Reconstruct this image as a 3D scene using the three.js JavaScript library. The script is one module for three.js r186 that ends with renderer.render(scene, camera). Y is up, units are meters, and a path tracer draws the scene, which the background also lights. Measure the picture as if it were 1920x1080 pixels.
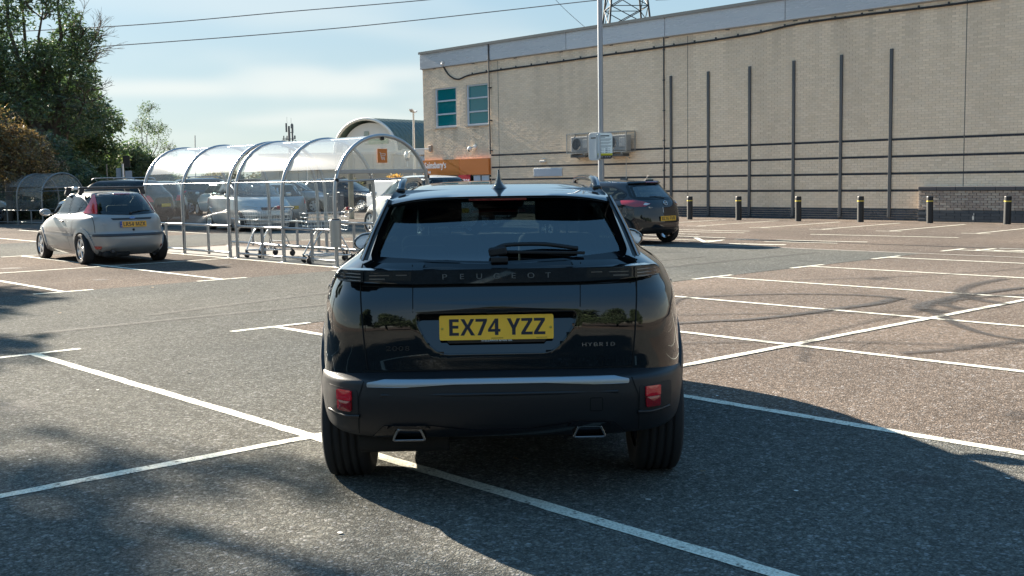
import * as THREE from 'three';
import { mergeGeometries } from 'three/addons/utils/BufferGeometryUtils.js';
import { RoundedBoxGeometry } from 'three/addons/geometries/RoundedBoxGeometry.js';
import { FontLoader } from 'three/addons/loaders/FontLoader.js';
import { TextGeometry } from 'three/addons/geometries/TextGeometry.js';

// ---------------------------------------------------------------- camera, sky, sun, exposure
const scene = new THREE.Scene();
const C0 = (r, g, b) => new THREE.Color().setRGB(r, g, b);
const camera = new THREE.PerspectiveCamera(28.73, 16 / 9, 0.1, 3000);
camera.position.set(-3.469, 1.502, 10.2815);
camera.rotation.order = 'YXZ';
camera.rotation.set(-0.0974, -0.7323, -0.0162);

const renderer = new THREE.WebGLRenderer({ antialias: true });
renderer.setSize(1024, 576);
renderer.shadowMap.enabled = true;
renderer.toneMapping = THREE.LinearToneMapping;
renderer.toneMappingExposure = 5.15;

const SUN = new THREE.Vector3(-0.012, 0.425, -1).normalize();
const sun = new THREE.DirectionalLight(new THREE.Color(1.0, 0.89, 0.74), 5);
sun.position.copy(SUN).multiplyScalar(120);
sun.castShadow = true;
sun.shadow.mapSize.set(4096, 4096);
Object.assign(sun.shadow.camera, { left: -60, right: 60, top: 60, bottom: -60, near: 1, far: 300 });
scene.add(sun); scene.add(sun.target);

// seeded random numbers and value noise
let seed = 12345;
function rnd() { seed = (seed * 1664525 + 1013904223) >>> 0; return seed / 4294967296; }
const rr = (a, b) => a + (b - a) * rnd();
function hash3(x, y, z) {
  let h = Math.imul(x, 374761393) ^ Math.imul(y, 668265263) ^ Math.imul(z, 1274126177);
  h = Math.imul(h ^ (h >>> 13), 1274126177); h ^= h >>> 16;
  return (h >>> 0) / 4294967296;
}
const sm = (t) => t * t * (3 - 2 * t), lerp = (a, b, t) => a + (b - a) * t, clamp = (v, a, b) => Math.min(b, Math.max(a, v));
const smooth = (a, b, v) => sm(clamp((v - a) / (b - a), 0, 1));
function vnoise(x, y, z = 0) {
  const X = Math.floor(x), Y = Math.floor(y), Z = Math.floor(z), u = sm(x - X), v = sm(y - Y), w = sm(z - Z);
  const c = (i, j, k) => hash3(X + i, Y + j, Z + k);
  return lerp(lerp(lerp(c(0, 0, 0), c(1, 0, 0), u), lerp(c(0, 1, 0), c(1, 1, 0), u), v), lerp(lerp(c(0, 0, 1), c(1, 0, 1), u), lerp(c(0, 1, 1), c(1, 1, 1), u), v), w);
}
function fbm(x, y, z = 0, o = 4) { let s = 0, a = 0.5, f = 1, n = 0; for (let i = 0; i < o; i++) { s += a * vnoise(x * f, y * f, z * f + i * 7.3); n += a; a *= 0.5; f *= 2.03; } return s / n; }

{ // clear autumn sky with thin bands of cloud, bright round the low sun
  const W = 1024, H = 512, d = new Float32Array(W * H * 4), v = new THREE.Vector3();
  for (let j = 0; j < H; j++) for (let i = 0; i < W; i++) {
    const ph = ((i + 0.5) / W - 0.5) * 2 * Math.PI, th = ((j + 0.5) / H - 0.5) * Math.PI;
    v.set(Math.cos(ph) * Math.cos(th), Math.sin(th), Math.sin(ph) * Math.cos(th));
    const el = Math.max(v.y, 0), mu = v.dot(SUN), ang = Math.acos(clamp(mu, -1, 1));
    const k = Math.exp(-el * 3.3), k2 = Math.exp(-el * 18);
    let r = lerp(0.028, 0.116, k), g = lerp(0.082, 0.153, k), b = lerp(0.160, 0.155, k);
    r = lerp(r, 0.160, k2 * 0.9); g = lerp(g, 0.164, k2 * 0.9); b = lerp(b, 0.140, k2 * 0.9);
    const gl = Math.exp(-ang * 3.4) * 0.13 + Math.exp(-ang * 10) * 0.5;
    const side = 0.86 + 0.14 * (0.5 + 0.5 * mu);
    r = r * side + gl * 0.9; g = g * side + gl * 0.88; b = b * side + gl * 0.78;
    const anti = Math.max(0, -mu) * Math.exp(-el * 4.5); r += 0.075 * anti; g += 0.045 * anti; b += 0.02 * anti; // warm haze low opposite the sun
    // cirrus: streaks long across the sky, thin in height
    const cx = v.x / (el + 0.12), cz = v.z / (el + 0.12);
    let c = fbm(cx * 0.55 + 3.1, cz * 1.2 + 9.7, 2.5, 5);
    c = smooth(0.52, 0.8, c) * smooth(0.02, 0.07, el) * (1 - smooth(0.25, 0.75, el));
    let s = fbm(ph * 7 + 2, el * 75, 4.2, 4);
    s = smooth(0.47, 0.72, s) * smooth(0.03, 0.055, el) * (1 - smooth(0.085, 0.12, el));
    const cl = clamp(c * 0.3 + s * 0.6, 0, 1);
    r = lerp(r, 0.20, cl); g = lerp(g, 0.202, cl); b = lerp(b, 0.19, cl);
    if (v.y < 0) { r = 0.05; g = 0.05; b = 0.045; }
    const o = (j * W + i) * 4; d[o] = r; d[o + 1] = g; d[o + 2] = b; d[o + 3] = 1;
  }
  const sky = new THREE.DataTexture(d, W, H, THREE.RGBAFormat, THREE.FloatType);
  sky.mapping = THREE.EquirectangularReflectionMapping; sky.magFilter = THREE.LinearFilter; sky.minFilter = THREE.LinearFilter;
  sky.wrapS = THREE.RepeatWrapping; sky.needsUpdate = true;
  scene.background = sky; scene.environment = sky;
}

// ---------------------------------------------------------------- helpers
const V3 = (x, y, z) => new THREE.Vector3(x, y, z);
const C = (r, g, b) => new THREE.Color().setRGB(r, g, b);
const names = {};
function numbered(n) { if (!(n in names)) { names[n] = 0; return n; } names[n]++; return n + '_' + String(names[n]).padStart(3, '0'); }
function mat(r, g, b, rough = 0.7, metal = 0, extra = {}) {
  const P = extra.clearcoat !== undefined || extra.transmission !== undefined || extra.sheen !== undefined || extra.specularIntensity !== undefined;
  return new (P ? THREE.MeshPhysicalMaterial : THREE.MeshStandardMaterial)({ color: C(r, g, b), roughness: rough, metalness: metal, side: THREE.DoubleSide, ...extra });
}
function bare(g) { // geometry with just position, normal, uv, not indexed
  let q = g.index ? g.toNonIndexed() : g.clone();
  if (!q.attributes.normal) q.computeVertexNormals();
  if (!q.attributes.uv) q.setAttribute('uv', new THREE.BufferAttribute(new Float32Array(q.attributes.position.count * 2), 2));
  for (const k of Object.keys(q.attributes)) if (!['position', 'normal', 'uv'].includes(k)) q.deleteAttribute(k);
  q.morphAttributes = {}; q.clearGroups(); return q;
}
const merge = (list) => list.length === 1 ? list[0] : mergeGeometries(list.map(bare), false);
function mesh(name, geos, m, parent, top) {
  const o = new THREE.Mesh(Array.isArray(geos) ? merge(geos) : geos, m);
  o.name = top ? numbered(name) : name; o.castShadow = true; o.receiveShadow = true;
  (parent || scene).add(o); return o;
}
function each(name, geos, m, parent) { return geos.map((g) => mesh(name, g, m, parent)); }
function thing(name, label, category, pos = [0, 0, 0], turn = 0, group) {
  const o = new THREE.Group(); o.name = numbered(name); o.position.set(...pos); o.rotation.y = turn; scene.add(o);
  o.userData.label = label; o.userData.category = category; if (group) o.userData.group = group; return o;
}
function tag(o, label, category, group) { o.userData.label = label; o.userData.category = category; if (group) o.userData.group = group; return o; }
function struct(name, geos, m) { const o = mesh(name, geos, m, scene, true); o.userData.kind = 'structure'; return o; }
function part(name, parent) { const o = new THREE.Group(); o.name = name; parent.add(o); return o; }
function copyThing(src, name, label, pos, turn) {
  const o = src.clone(); o.name = numbered(name); scene.add(o); if (pos) o.position.set(...pos); if (turn !== undefined) o.rotation.y = turn;
  if (label) o.userData = { ...o.userData, label }; return o;
}
const mv = (g, x, y, z) => g.translate(x, y, z);
const box = (w, h, d, x = 0, y = 0, z = 0) => new THREE.BoxGeometry(w, h, d).translate(x, y, z);
const rbox = (w, h, d, r, x = 0, y = 0, z = 0, s = 2) => new RoundedBoxGeometry(w, h, d, s, Math.min(r, w / 2.01, h / 2.01, d / 2.01)).translate(x, y, z);
const cyl = (r0, r1, h, x = 0, y = 0, z = 0, n = 16) => new THREE.CylinderGeometry(r0, r1, h, n).translate(x, y, z);
function bar(a, b, r, n = 8, r2 = r) { // round bar from a to b
  const A = V3(...a), B = V3(...b), d = B.clone().sub(A), L = d.length();
  const g = new THREE.CylinderGeometry(r2, r, L, n); g.translate(0, L / 2, 0);
  g.applyQuaternion(new THREE.Quaternion().setFromUnitVectors(V3(0, 1, 0), d.normalize())); return g.translate(A.x, A.y, A.z);
}
function tube(pts, r, n = 8, seg, closed = false) {
  const c = new THREE.CatmullRomCurve3(pts.map((p) => V3(...p)), closed, 'catmullrom', 0.4);
  return new THREE.TubeGeometry(c, seg || pts.length * 6, r, n, closed);
}
function ptube(pts, r, n = 8) { const g = []; for (let i = 0; i + 1 < pts.length; i++) { g.push(bar(pts[i], pts[i + 1], r, n)); if (i) g.push(new THREE.SphereGeometry(r, n, 6).translate(...pts[i])); } return merge(g); }

// ---------------------------------------------------------------- textures
function pixTex(n, fn, srgb) {
  const d = new Uint8Array(n * n * 4);
  for (let j = 0; j < n; j++) for (let i = 0; i < n; i++) { const c = fn(i, j), o = (j * n + i) * 4; for (let k = 0; k < 3; k++) d[o + k] = clamp(Math.round(c[k] * 255), 0, 255); d[o + 3] = c.length > 3 ? clamp(c[3] * 255, 0, 255) : 255; }
  const t = new THREE.DataTexture(d, n, n, THREE.RGBAFormat); t.wrapS = t.wrapT = THREE.RepeatWrapping; t.magFilter = THREE.LinearFilter; t.minFilter = THREE.LinearMipmapLinearFilter; t.generateMipmaps = true;
  if (srgb) t.colorSpace = THREE.SRGBColorSpace; t.needsUpdate = true; return t;
}
// asphalt: a tiling field of stones by scattered cells, two sizes, over n pixels
function stones(n, cell, sd) {
  const g = Math.round(n / cell), px = new Float32Array(g * g * 3);
  for (let i = 0; i < g * g; i++) { px[i * 3] = hash3(i, 1, sd); px[i * 3 + 1] = hash3(i, 2, sd); px[i * 3 + 2] = hash3(i, 3, sd); }
  return (x, y) => {
    const cx = Math.floor(x / cell), cy = Math.floor(y / cell); let b = 9, b2 = 9, t = 0;
    for (let j = -1; j <= 1; j++) for (let i = -1; i <= 1; i++) {
      const k = (((cy + j) % g + g) % g) * g + (((cx + i) % g + g) % g), dx = cx + i + px[k * 3] - x / cell, dy = cy + j + px[k * 3 + 1] - y / cell, d = dx * dx + dy * dy;
      if (d < b) { b2 = b; b = d; t = px[k * 3 + 2]; } else if (d < b2) b2 = d;
    }
    return [t, Math.sqrt(b2) - Math.sqrt(b)];
  };
}
const N = 1024, sA = stones(N, 4, 11), sB = stones(N, 8, 23);
const field = new Float32Array(N * N * 2);
for (let j = 0; j < N; j++) for (let i = 0; i < N; i++) {
  const a = sA(i, j), b = sB(i, j);
  const big = b[0] > 0.55, tone = big ? b[0] : a[0], edge = big ? Math.min(1, b[1] * 2.2) : Math.min(1, a[1] * 2.2);
  field[(j * N + i) * 2] = tone; field[(j * N + i) * 2 + 1] = edge;
}
const sC = stones(N, 16, 41), clump = (i, j) => { const c = sC(i, j); return 0.8 + 0.42 * c[0] * (0.6 + 0.4 * Math.min(1, c[1] * 2)); };
function tarmac(dark, mid, light, tint) { // 4 m across at 1024
  return pixTex(N, (i, j) => {
    const o = (j * N + i) * 2, t = field[o], e = field[o + 1];
    let k = t < 0.5 ? lerp(dark, mid, t * 2) : lerp(mid, light, Math.pow((t - 0.5) * 2, 2.2));
    k *= (0.5 + 0.5 * e) * clump(i, j);
    const w = t > 0.93 ? 0.4 : 1, q = hash3(i >> 2, j >> 2, 5) * 0.08 - 0.04;
    return [Math.pow(k * lerp(1, tint[0], w) * (1 + q), 1 / 2.2), Math.pow(k * lerp(1, tint[1], w), 1 / 2.2), Math.pow(k * lerp(1, tint[2], w) * (1 - q), 1 / 2.2)];
  }, true);
}
const bumpStone = pixTex(N, (i, j) => { const o = (j * N + i) * 2, h = field[o + 1] * (0.45 + 0.55 * field[o]); return [h, h, h]; });
const tGrey = tarmac(0.068, 0.118, 0.225, [0.99, 1.0, 0.91]);
const tBrown = tarmac(0.066, 0.130, 0.27, [1.2, 0.99, 0.83]);
const noiseTex = pixTex(512, (i, j) => { const w = (x, y) => fbm(x, y, 3, 5); const u = i / 512, v = j / 512; const a = w(u * 8, v * 8), b = w((u - 1) * 8, v * 8), c = w(u * 8, (v - 1) * 8), d = w((u - 1) * 8, (v - 1) * 8); const h = lerp(lerp(a, b, u), lerp(c, d, u), v); return [h, h, h]; });

// a flat sheet with its own grid; tone noise lives in vertex colours so that the stone pattern never shows its tiling
function sheet(x0, x1, z0, z1, y, step, toneFn) {
  const nx = Math.max(1, Math.round((x1 - x0) / step)), nz = Math.max(1, Math.round((z1 - z0) / step));
  const g = new THREE.PlaneGeometry(x1 - x0, z1 - z0, nx, nz); g.rotateX(-Math.PI / 2); g.translate((x0 + x1) / 2, y, (z0 + z1) / 2);
  const p = g.attributes.position, uv = g.attributes.uv, col = new Float32Array(p.count * 3);
  for (let i = 0; i < p.count; i++) {
    const x = p.getX(i), z = p.getZ(i); uv.setXY(i, x / 2.3, z / 2.3);
    const t = toneFn(x, z); col[i * 3] = t[0]; col[i * 3 + 1] = t[1]; col[i * 3 + 2] = t[2];
  }
  g.setAttribute('color', new THREE.BufferAttribute(col, 3)); return g;
}
// ---------------------------------------------------------------- ground, aisle, markings
const W0 = 2.45, Z1 = 4.637, Z3 = -5.72, Z4 = -10.11;
const tone = (s, amp) => (x, z) => {
  const a = fbm(x * 0.35 + s, z * 0.35, s, 4), b = fbm(x * 1.7, z * 1.7 + s, s + 4, 3), c = fbm(x * 0.08, z * 0.08, s + 9, 3);
  const k = 1 + amp * ((a - 0.5) * 1.1 + (b - 0.5) * 0.7 + (c - 0.5) * 1.2), t = (a - 0.5) * 0.10;
  return [k * (1 + t), k, k * (1 - t)];
};
const groundMat = (map) => new THREE.MeshPhysicalMaterial({ map, bumpMap: bumpStone, bumpScale: 0.0035, roughness: 1, specularIntensity: 0.03, vertexColors: true });
{
  const far = [ // brown tarmac in fine sheets near by, one coarse ring out to the horizon
    sheet(-30, 60, -60, 40, 0, 0.6, tone(1.7, 0.55)),
    sheet(-1500, -30, -1500, 1500, 0, 300, () => [1, 1, 1]), sheet(60, 1500, -1500, 1500, 0, 300, () => [1, 1, 1]),
    sheet(-30, 60, -1500, -60, 0, 300, () => [1, 1, 1]), sheet(-30, 60, 40, 1500, 0, 300, () => [1, 1, 1]),
  ].map((g) => g.toNonIndexed());
  struct('ground', [mergeGeometries(far, false)], groundMat(tBrown));
  const grey = [
    sheet(-28, 15.85, Z3, 0, 0.003, 0.5, tone(5.1, 0.4)),
    sheet(-28, W0, 0, 13.6, 0.003, 0.5, tone(5.1, 0.4)),
    sheet(-28, 26, 13.6, 19.4, 0.003, 1.2, tone(5.1, 0.4)),
    sheet(W0, 6 * W0, Z1 - 2, Z1 - 2.001, 0.003, 1, tone(5.1, 0.4)),
    sheet(-28, 24, -20.6, -14.75, 0.003, 1, tone(5.1, 0.4)),
  ].filter((_, i) => i !== 3).map((g) => g.toNonIndexed());
  struct('aisle_road', [mergeGeometries(grey, false)], groundMat(tGrey));
}
// near bays right of the second line keep a greyer tarmac below the first line only
// worn paint: alpha cut by noise so that the stones show through in places
const paintTex = pixTex(512, (i, j) => {
  const e = fbm(i / 22, j / 22, 2, 4), f = fbm(i / 5, j / 5, 8, 3), g = field[((j * 2) * N + i * 2) * 2];
  const wear = smooth(0.58, 0.8, e) * smooth(0.44, 0.6, f) * 0.6 + (g > 0.76 ? 0.2 : 0) + (f - 0.5) * 0.3;
  const k = 1 - wear * 0.8; return [k, k, k * 0.985];
}, true);
const paint = new THREE.MeshStandardMaterial({ map: paintTex, color: C(0.68, 0.67, 0.58), roughness: 0.8, bumpMap: bumpStone, bumpScale: 0.002, side: THREE.DoubleSide });
const oldPaint = new THREE.MeshStandardMaterial({ map: paintTex, color: C(0.42, 0.40, 0.36), roughness: 0.7, side: THREE.DoubleSide });
const marks = new THREE.Group(); marks.name = 'parking_markings'; marks.userData.kind = 'structure'; scene.add(marks);
function strip(x0, z0, x1, z1, w, y = 0.0065, m = paint, name = 'painted_line') {
  const dx = x1 - x0, dz = z1 - z0, L = Math.hypot(dx, dz), ux = dx / L, uz = dz / L, n = Math.max(1, Math.ceil(L / 0.12));
  const pos = [], uv = [], idx = [], o = rnd() * 50;
  for (let i = 0; i <= n; i++) {
    const t = i / n, ja = (hash3(i, Math.round(x0 * 9), 3) - 0.5) * 0.012, jb = (hash3(i, Math.round(z0 * 9), 4) - 0.5) * 0.012;
    const cx = x0 + dx * t, cz = z0 + dz * t, a = w / 2 + ja, b = w / 2 + jb;
    pos.push(cx - uz * a, y, cz + ux * a, cx + uz * b, y, cz - ux * b); uv.push(o, L * t / 1.2, o + w / 1.2, L * t / 1.2);
    if (i) { const k = i * 2; idx.push(k - 2, k, k - 1, k - 1, k, k + 1); }
  }
  const g = new THREE.BufferGeometry(); g.setAttribute('position', new THREE.Float32BufferAttribute(pos, 3)); g.setAttribute('uv', new THREE.Float32BufferAttribute(uv, 2)); g.setIndex(idx); g.computeVertexNormals();
  return mesh(name, g, m, marks);
}
const LW = 0.088;
for (let k = -1; k <= 7; k++) {
  const x = k * W0;
  strip(x, 0.045, x, Z1 - 0.045, LW); strip(x, Z1 + 0.045, x, 9.3, LW);
  strip(x - 0.5, 0, x + 0.42, 0, LW);
}
strip(-7, Z1, 19.5, Z1, LW);
strip(-7, 0, -2.9, 0, LW);
for (let k = -2; k <= 7; k++) { // bays across the aisle
  const x = k * W0 - 0.05;
  if (k === 4) continue;
  strip(x, Z3 - 0.045, x, Z4 + 0.045, LW); strip(x, Z4 - 0.045, x, -14.7, LW);
  strip(x - 0.42, Z3, x + 0.42, Z3, LW); strip(x - 0.42, -14.75, x + 0.42, -14.75, LW);
}
strip(-6, Z4, 7.3, Z4, 0.08); strip(10.2, Z4, 17.1, Z4, 0.08);
for (let k = -2; k <= 9; k++) { const x = k * W0 - 0.05; strip(x, -20.6, x, -29.6, LW); }
strip(15.87, -5, 15.95, 6, 0.07, 0.0065, oldPaint);
// bays along the store wall
for (const z of [-14.9, -12.85, -10.74, -8.5, -6.53, -4.56, -2.28, -0.1, 2, 4]) { strip(22.85, z, 27.1, z - 0.1, 0.08); strip(22.75, z - 0.34, 22.8, z + 0.34, 0.08); }
for (const [a, b, c, d, w] of [[20.55, -5.4, 20.95, -1.8, 0.1], [20.75, -10.6, 21.1, -7.6, 0.1], [19.9, -10, 20.3, -7.2, 0.09], [19.1, -9.6, 19.1, -7.7, 0.09], [18.0, -6.95, 16.55, -5.5, 0.11],
  [16.6, -5.5, 17.35, -5.65, 0.11], [16.4, -4.75, 16.72, -3.5, 0.17], [17.9, -5.7, 17.95, -5.05, 0.12], [18.1, -4.7, 18.45, -2.6, 0.1], [17.5, -4.6, 17.75, -2.9, 0.08], [18.3, -9.6, 18.2, -6.2, 0.09],
  [17.2, 0.4, 17.9, 0.45, 0.1], [17.3, 0.7, 17.7, 1.4, 0.1], [17.95, 0.5, 18.0, 1.5, 0.1], [17.4, 0.3, 17.45, 2.2, 0.08]]) strip(a, b, c, d, w);
// tyre marks: thin rubber films with ragged alpha
const rubberTex = pixTex(256, (i, j) => {
  const u = i / 255, e = Math.min(1, 3.2 * Math.min(u, 1 - u)), f = fbm(i / 26, j / 9, 4, 4), g = fbm(i / 4, j / 30, 7, 3);
  const a = clamp(e * (0.45 + smooth(0.3, 0.6, f) * 0.6) * (0.6 + g * 0.8), 0, 1); return [a, a, a];
});
const rubberMat = (op) => new THREE.MeshStandardMaterial({ color: C(0.016, 0.0155, 0.016), roughness: 0.85, transparent: true, opacity: op, alphaMap: rubberTex, depthWrite: false, side: THREE.DoubleSide });
const rub = [rubberMat(0.95), rubberMat(0.7), rubberMat(0.36)];
const skids = new THREE.Group(); skids.name = 'tyre_marks'; skids.userData.kind = 'structure'; scene.add(skids);
function skid(pts, w, m, w2 = w) {
  const c = new THREE.CatmullRomCurve3(pts.map(([x, z]) => V3(x, 0, z))), n = pts.length * 10, pos = [], uv = [], idx = [], L = c.getLength();
  for (let i = 0; i <= n; i++) {
    const p = c.getPointAt(i / n), t = c.getTangentAt(i / n), k = lerp(w, w2, i / n) / 2;
    pos.push(p.x - t.z * k, 0.0098, p.z + t.x * k, p.x + t.z * k, 0.0098, p.z - t.x * k); uv.push(0, L * i / n, 1, L * i / n);
    if (i) { const q = i * 2; idx.push(q - 2, q - 1, q, q - 1, q + 1, q); }
  }
  const g = new THREE.BufferGeometry(); g.setAttribute('position', new THREE.Float32BufferAttribute(pos, 3)); g.setAttribute('uv', new THREE.Float32BufferAttribute(uv, 2)); g.setIndex(idx); g.computeVertexNormals();
  mesh('tyre_mark', g, m, skids).castShadow = false;
}
skid([[6.57, 1.87], [7.23, 1.5], [7.67, 1.65], [8.15, 1.94], [8.53, 2.3], [8.8, 2.74], [8.9, 3.13], [8.81, 3.55]], 0.12, rub[1], 0.2);
skid([[8.85, 3.45], [8.18, 3.54], [7.38, 3.48], [6.64, 3.43], [6.06, 3.31], [5.75, 3.14], [5.2, 2.9]], 0.24, rub[0], 0.14);
skid([[7.9, 4.5], [8.04, 4.19], [8.4, 4.02], [8.9, 3.95], [9.4, 3.9], [10.2, 3.95], [10.95, 4.03]], 0.3, rub[0], 0.18);
skid([[8.3, 4.5], [8.6, 4.15], [9.1, 4.05], [9.74, 4.2], [10.4, 4.6]], 0.2, rub[1]);
skid([[8.04, 4.25], [7.5, 4.71], [6.99, 5.14], [6.6, 5.59], [6.43, 6.0]], 0.2, rub[1], 0.1);
skid([[5.08, 5.58], [5.52, 5.77], [5.98, 5.88], [6.43, 6.0], [7.2, 6.1]], 0.14, rub[1], 0.24);
skid([[9.0, 4.7], [9.3, 4.2], [9.9, 3.7], [10.8, 3.4], [12, 3.3]], 0.22, rub[1]);
skid([[4.2, 5.2], [5.5, 4.5], [7, 4.3], [8, 4.25]], 0.14, rub[2]);
skid([[4.6, 1.7], [6, 2.6], [7.4, 3.9], [8.8, 4.8]], 0.16, rub[2]);
skid([[3.2, 3.4], [4.5, 4.0], [5.6, 5.3], [6.4, 7.2]], 0.16, rub[2]);
skid([[7, -1.3], [9.5, -1.6], [12, -1.7], [15, -1.6]], 0.2, rub[2]); skid([[2, -2], [5, -2.6], [8, -2.7], [13, -2.7]], 0.2, rub[2]);
skid([[-2, -1.2], [1, -1.4], [4, -1.35], [6, -1.3]], 0.2, rub[2]); skid([[3.0, 0.4], [3.6, -0.1], [4.2, -0.35]], 0.1, rub[1]);
skid([[4.2, 8.2], [6, 7.3], [8.2, 6.9], [11, 6.8]], 0.18, rub[2]); skid([[10, 1.2], [12, 2.3], [14.4, 2.9], [17, 3]], 0.16, rub[2]);
const blotTex = pixTex(256, (i, j) => { const x = i / 127.5 - 1, y = j / 127.5 - 1, r = Math.hypot(x, y) + (fbm(i / 30, j / 30, 5, 4) - 0.5) * 0.7, a = clamp(1 - smooth(0.25, 0.85, r), 0, 1) * (0.4 + 0.6 * fbm(i / 12, j / 12, 9, 3)); return [a, a, a]; });
const stains = new THREE.Group(); stains.name = 'oil_stains'; stains.userData.kind = 'structure'; scene.add(stains);
const blotM = [0.55, 0.35, 0.22].map((op) => new THREE.MeshStandardMaterial({ color: C(0.022, 0.021, 0.021), roughness: 0.6, transparent: true, opacity: op, alphaMap: blotTex, depthWrite: false, side: THREE.DoubleSide }));
const blot = (x, z, a, b, r, m) => { const o = mesh('oil_stain', new THREE.PlaneGeometry(a, b).rotateX(-Math.PI / 2).rotateY(r).translate(x, 0.0044 + rnd() * 0.0006, z), m, stains); o.castShadow = false; };
for (let k = -2; k < 7; k++) for (let q = 0; q < 4; q++) blot((k + rr(0.35, 0.65)) * W0, [rr(0.8, 4), rr(5.2, 9), rr(-9.6, -6.4), rr(-14, -10.8)][q], rr(0.2, 0.8), rr(0.2, 0.9), rr(0, 3), blotM[Math.floor(rnd() * 3)]);
for (let i = 0; i < 16; i++) blot(rr(-8, 14), rr(-5, -0.5), rr(0.15, 1.6), rr(0.15, 0.8), rr(0, 3), blotM[1 + Math.floor(rnd() * 2)]);
blot(-1.6, 5.9, 0.5, 0.4, 0.4, blotM[2]); blot(-0.9, 2.4, 0.7, 0.5, 1, blotM[2]); blot(1.6, 7.6, 0.5, 0.35, 2, blotM[1]);
// fine cracks wandering over the tarmac
const crackM = new THREE.MeshStandardMaterial({ color: C(0.02, 0.02, 0.02), roughness: 0.95, side: THREE.DoubleSide });
const cracks = new THREE.Group(); cracks.name = 'tarmac_cracks'; cracks.userData.kind = 'structure'; scene.add(cracks);
function crack(x, z, a, n, w) { const P = [[x, z]]; for (let i = 0; i < n; i++) { a += rr(-0.55, 0.55); const l = rr(0.06, 0.22); P.push([P[i][0] + Math.cos(a) * l, P[i][1] + Math.sin(a) * l]); } const pos = [], idx = []; P.forEach((p, i) => { const q = P[Math.min(i + 1, n)], o = P[Math.max(i - 1, 0)], L = Math.hypot(q[0] - o[0], q[1] - o[1]), k = w * rr(0.3, 1) * (i === 0 || i === n ? 0.1 : 1) / 2, nx = -(q[1] - o[1]) / L * k, nz = (q[0] - o[0]) / L * k; pos.push(p[0] + nx, 0.0056, p[1] + nz, p[0] - nx, 0.0056, p[1] - nz); if (i) { const c = i * 2; idx.push(c - 2, c, c - 1, c - 1, c, c + 1); } }); const g = new THREE.BufferGeometry(); g.setAttribute('position', new THREE.Float32BufferAttribute(pos, 3)); g.setIndex(idx); g.computeVertexNormals(); mesh('crack', g, crackM, cracks).castShadow = false; }
for (const [x, z, a, n, w] of [[2.2, 7.9, 0.5, 5, 0.008], [-0.6, 1.0, 2.5, 7, 0.008], [0.6, -2.6, 0.1, 9, 0.012], [3.2, -3.6, 0.3, 14, 0.014], [-2, -4.4, 0.2, 16, 0.014], [6, 8.1, -0.6, 18, 0.01], [4.8, 5.2, -0.2, 14, 0.008], [9, 6.3, 0.4, 20, 0.012], [8.6, -2.1, 0.1, 14, 0.014], [-2.6, 5.6, 1.0, 8, 0.006]]) crack(x, z, a, n, w);
{ // a few fallen leaves
  const g = []; for (let i = 0; i < 46; i++) { const near = i < 9, x = near ? rr(-2.6, 4.5) : rr(-3, 12), z = near ? rr(2.5, 8) : rr(-14, 2), q = new THREE.CircleGeometry(rr(0.012, 0.026), 5); q.scale(1.5, 0.9, 1); q.rotateX(-Math.PI / 2 + rr(-0.35, 0.35)); q.rotateY(rr(0, 6)); q.translate(x, 0.02, z); g.push(q); }
  const o = mesh('fallen_leaves', g, mat(0.16, 0.10, 0.04, 0.85), scene, true); tag(o, 'small brown fallen leaves scattered over the car park', 'leaves'); o.userData.kind = 'stuff';
}
{ // pale flecks of chipped paint and small litter on the tarmac
  const g = [], spots = [[-1.55, 6.5], [-1.2, 6.9], [-0.9, 6.3], [-2.2, 3.8], [-2.0, 3.3], [-1.4, 4.0], [0.4, 6.9], [1.0, 7.3], [1.3, 6.9], [0.0, 7.6], [3.0, 7.3], [3.3, 6.9], [-0.3, 2.2], [0.9, 1.2], [-2.4, 2.2], [2.2, 6.3], [1.9, 7.9], [2.6, 5.6]];
  for (const [x, z] of spots) { const s = rr(0.006, 0.014), q = new THREE.CircleGeometry(s, 7).rotateX(-Math.PI / 2).scale(rr(0.7, 1.9), 1, rr(0.5, 1)).rotateY(rr(0, 6)).translate(x, 0.0085, z); g.push(q); }
  for (let i = 0; i < 26; i++) { const x = rr(4.6, 5.5), z = rr(7.0, 7.5); g.push(new THREE.CircleGeometry(rr(0.005, 0.03), 6).rotateX(-Math.PI / 2).scale(1.8, 1, 0.7).translate(x, 0.0085, z)); }
  const o = mesh('paint_flecks', g, mat(0.55, 0.54, 0.5, 0.8), scene, true); o.userData.kind = 'stuff'; tag(o, 'pale flecks of chipped paint scattered on the tarmac', 'paint flecks'); o.userData.kind = 'stuff';
}
// ---------------------------------------------------------------- car building kit (local axes: x right, y up, z to the rear, origin on the ground under the rear axle)
function curve(pts) { // monotone cubic through [y, value]
  const n = pts.length, h = [], d = [], m = [];
  for (let i = 0; i < n - 1; i++) { h[i] = pts[i + 1][0] - pts[i][0]; d[i] = (pts[i + 1][1] - pts[i][1]) / h[i]; }
  m[0] = d[0]; m[n - 1] = d[n - 2];
  for (let i = 1; i < n - 1; i++) m[i] = d[i - 1] * d[i] <= 0 ? 0 : 3 * (h[i - 1] + h[i]) / ((2 * h[i] + h[i - 1]) / d[i - 1] + (h[i] + 2 * h[i - 1]) / d[i]);
  return (y) => {
    if (y <= pts[0][0]) return pts[0][1]; if (y >= pts[n - 1][0]) return pts[n - 1][1];
    let i = 0; while (y > pts[i + 1][0]) i++;
    const t = (y - pts[i][0]) / h[i], t2 = t * t, t3 = t2 * t;
    return (2 * t3 - 3 * t2 + 1) * pts[i][1] + (t3 - 2 * t2 + t) * h[i] * m[i] + (-2 * t3 + 3 * t2) * pts[i + 1][1] + (t3 - t2) * h[i] * m[i + 1];
  };
}
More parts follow.
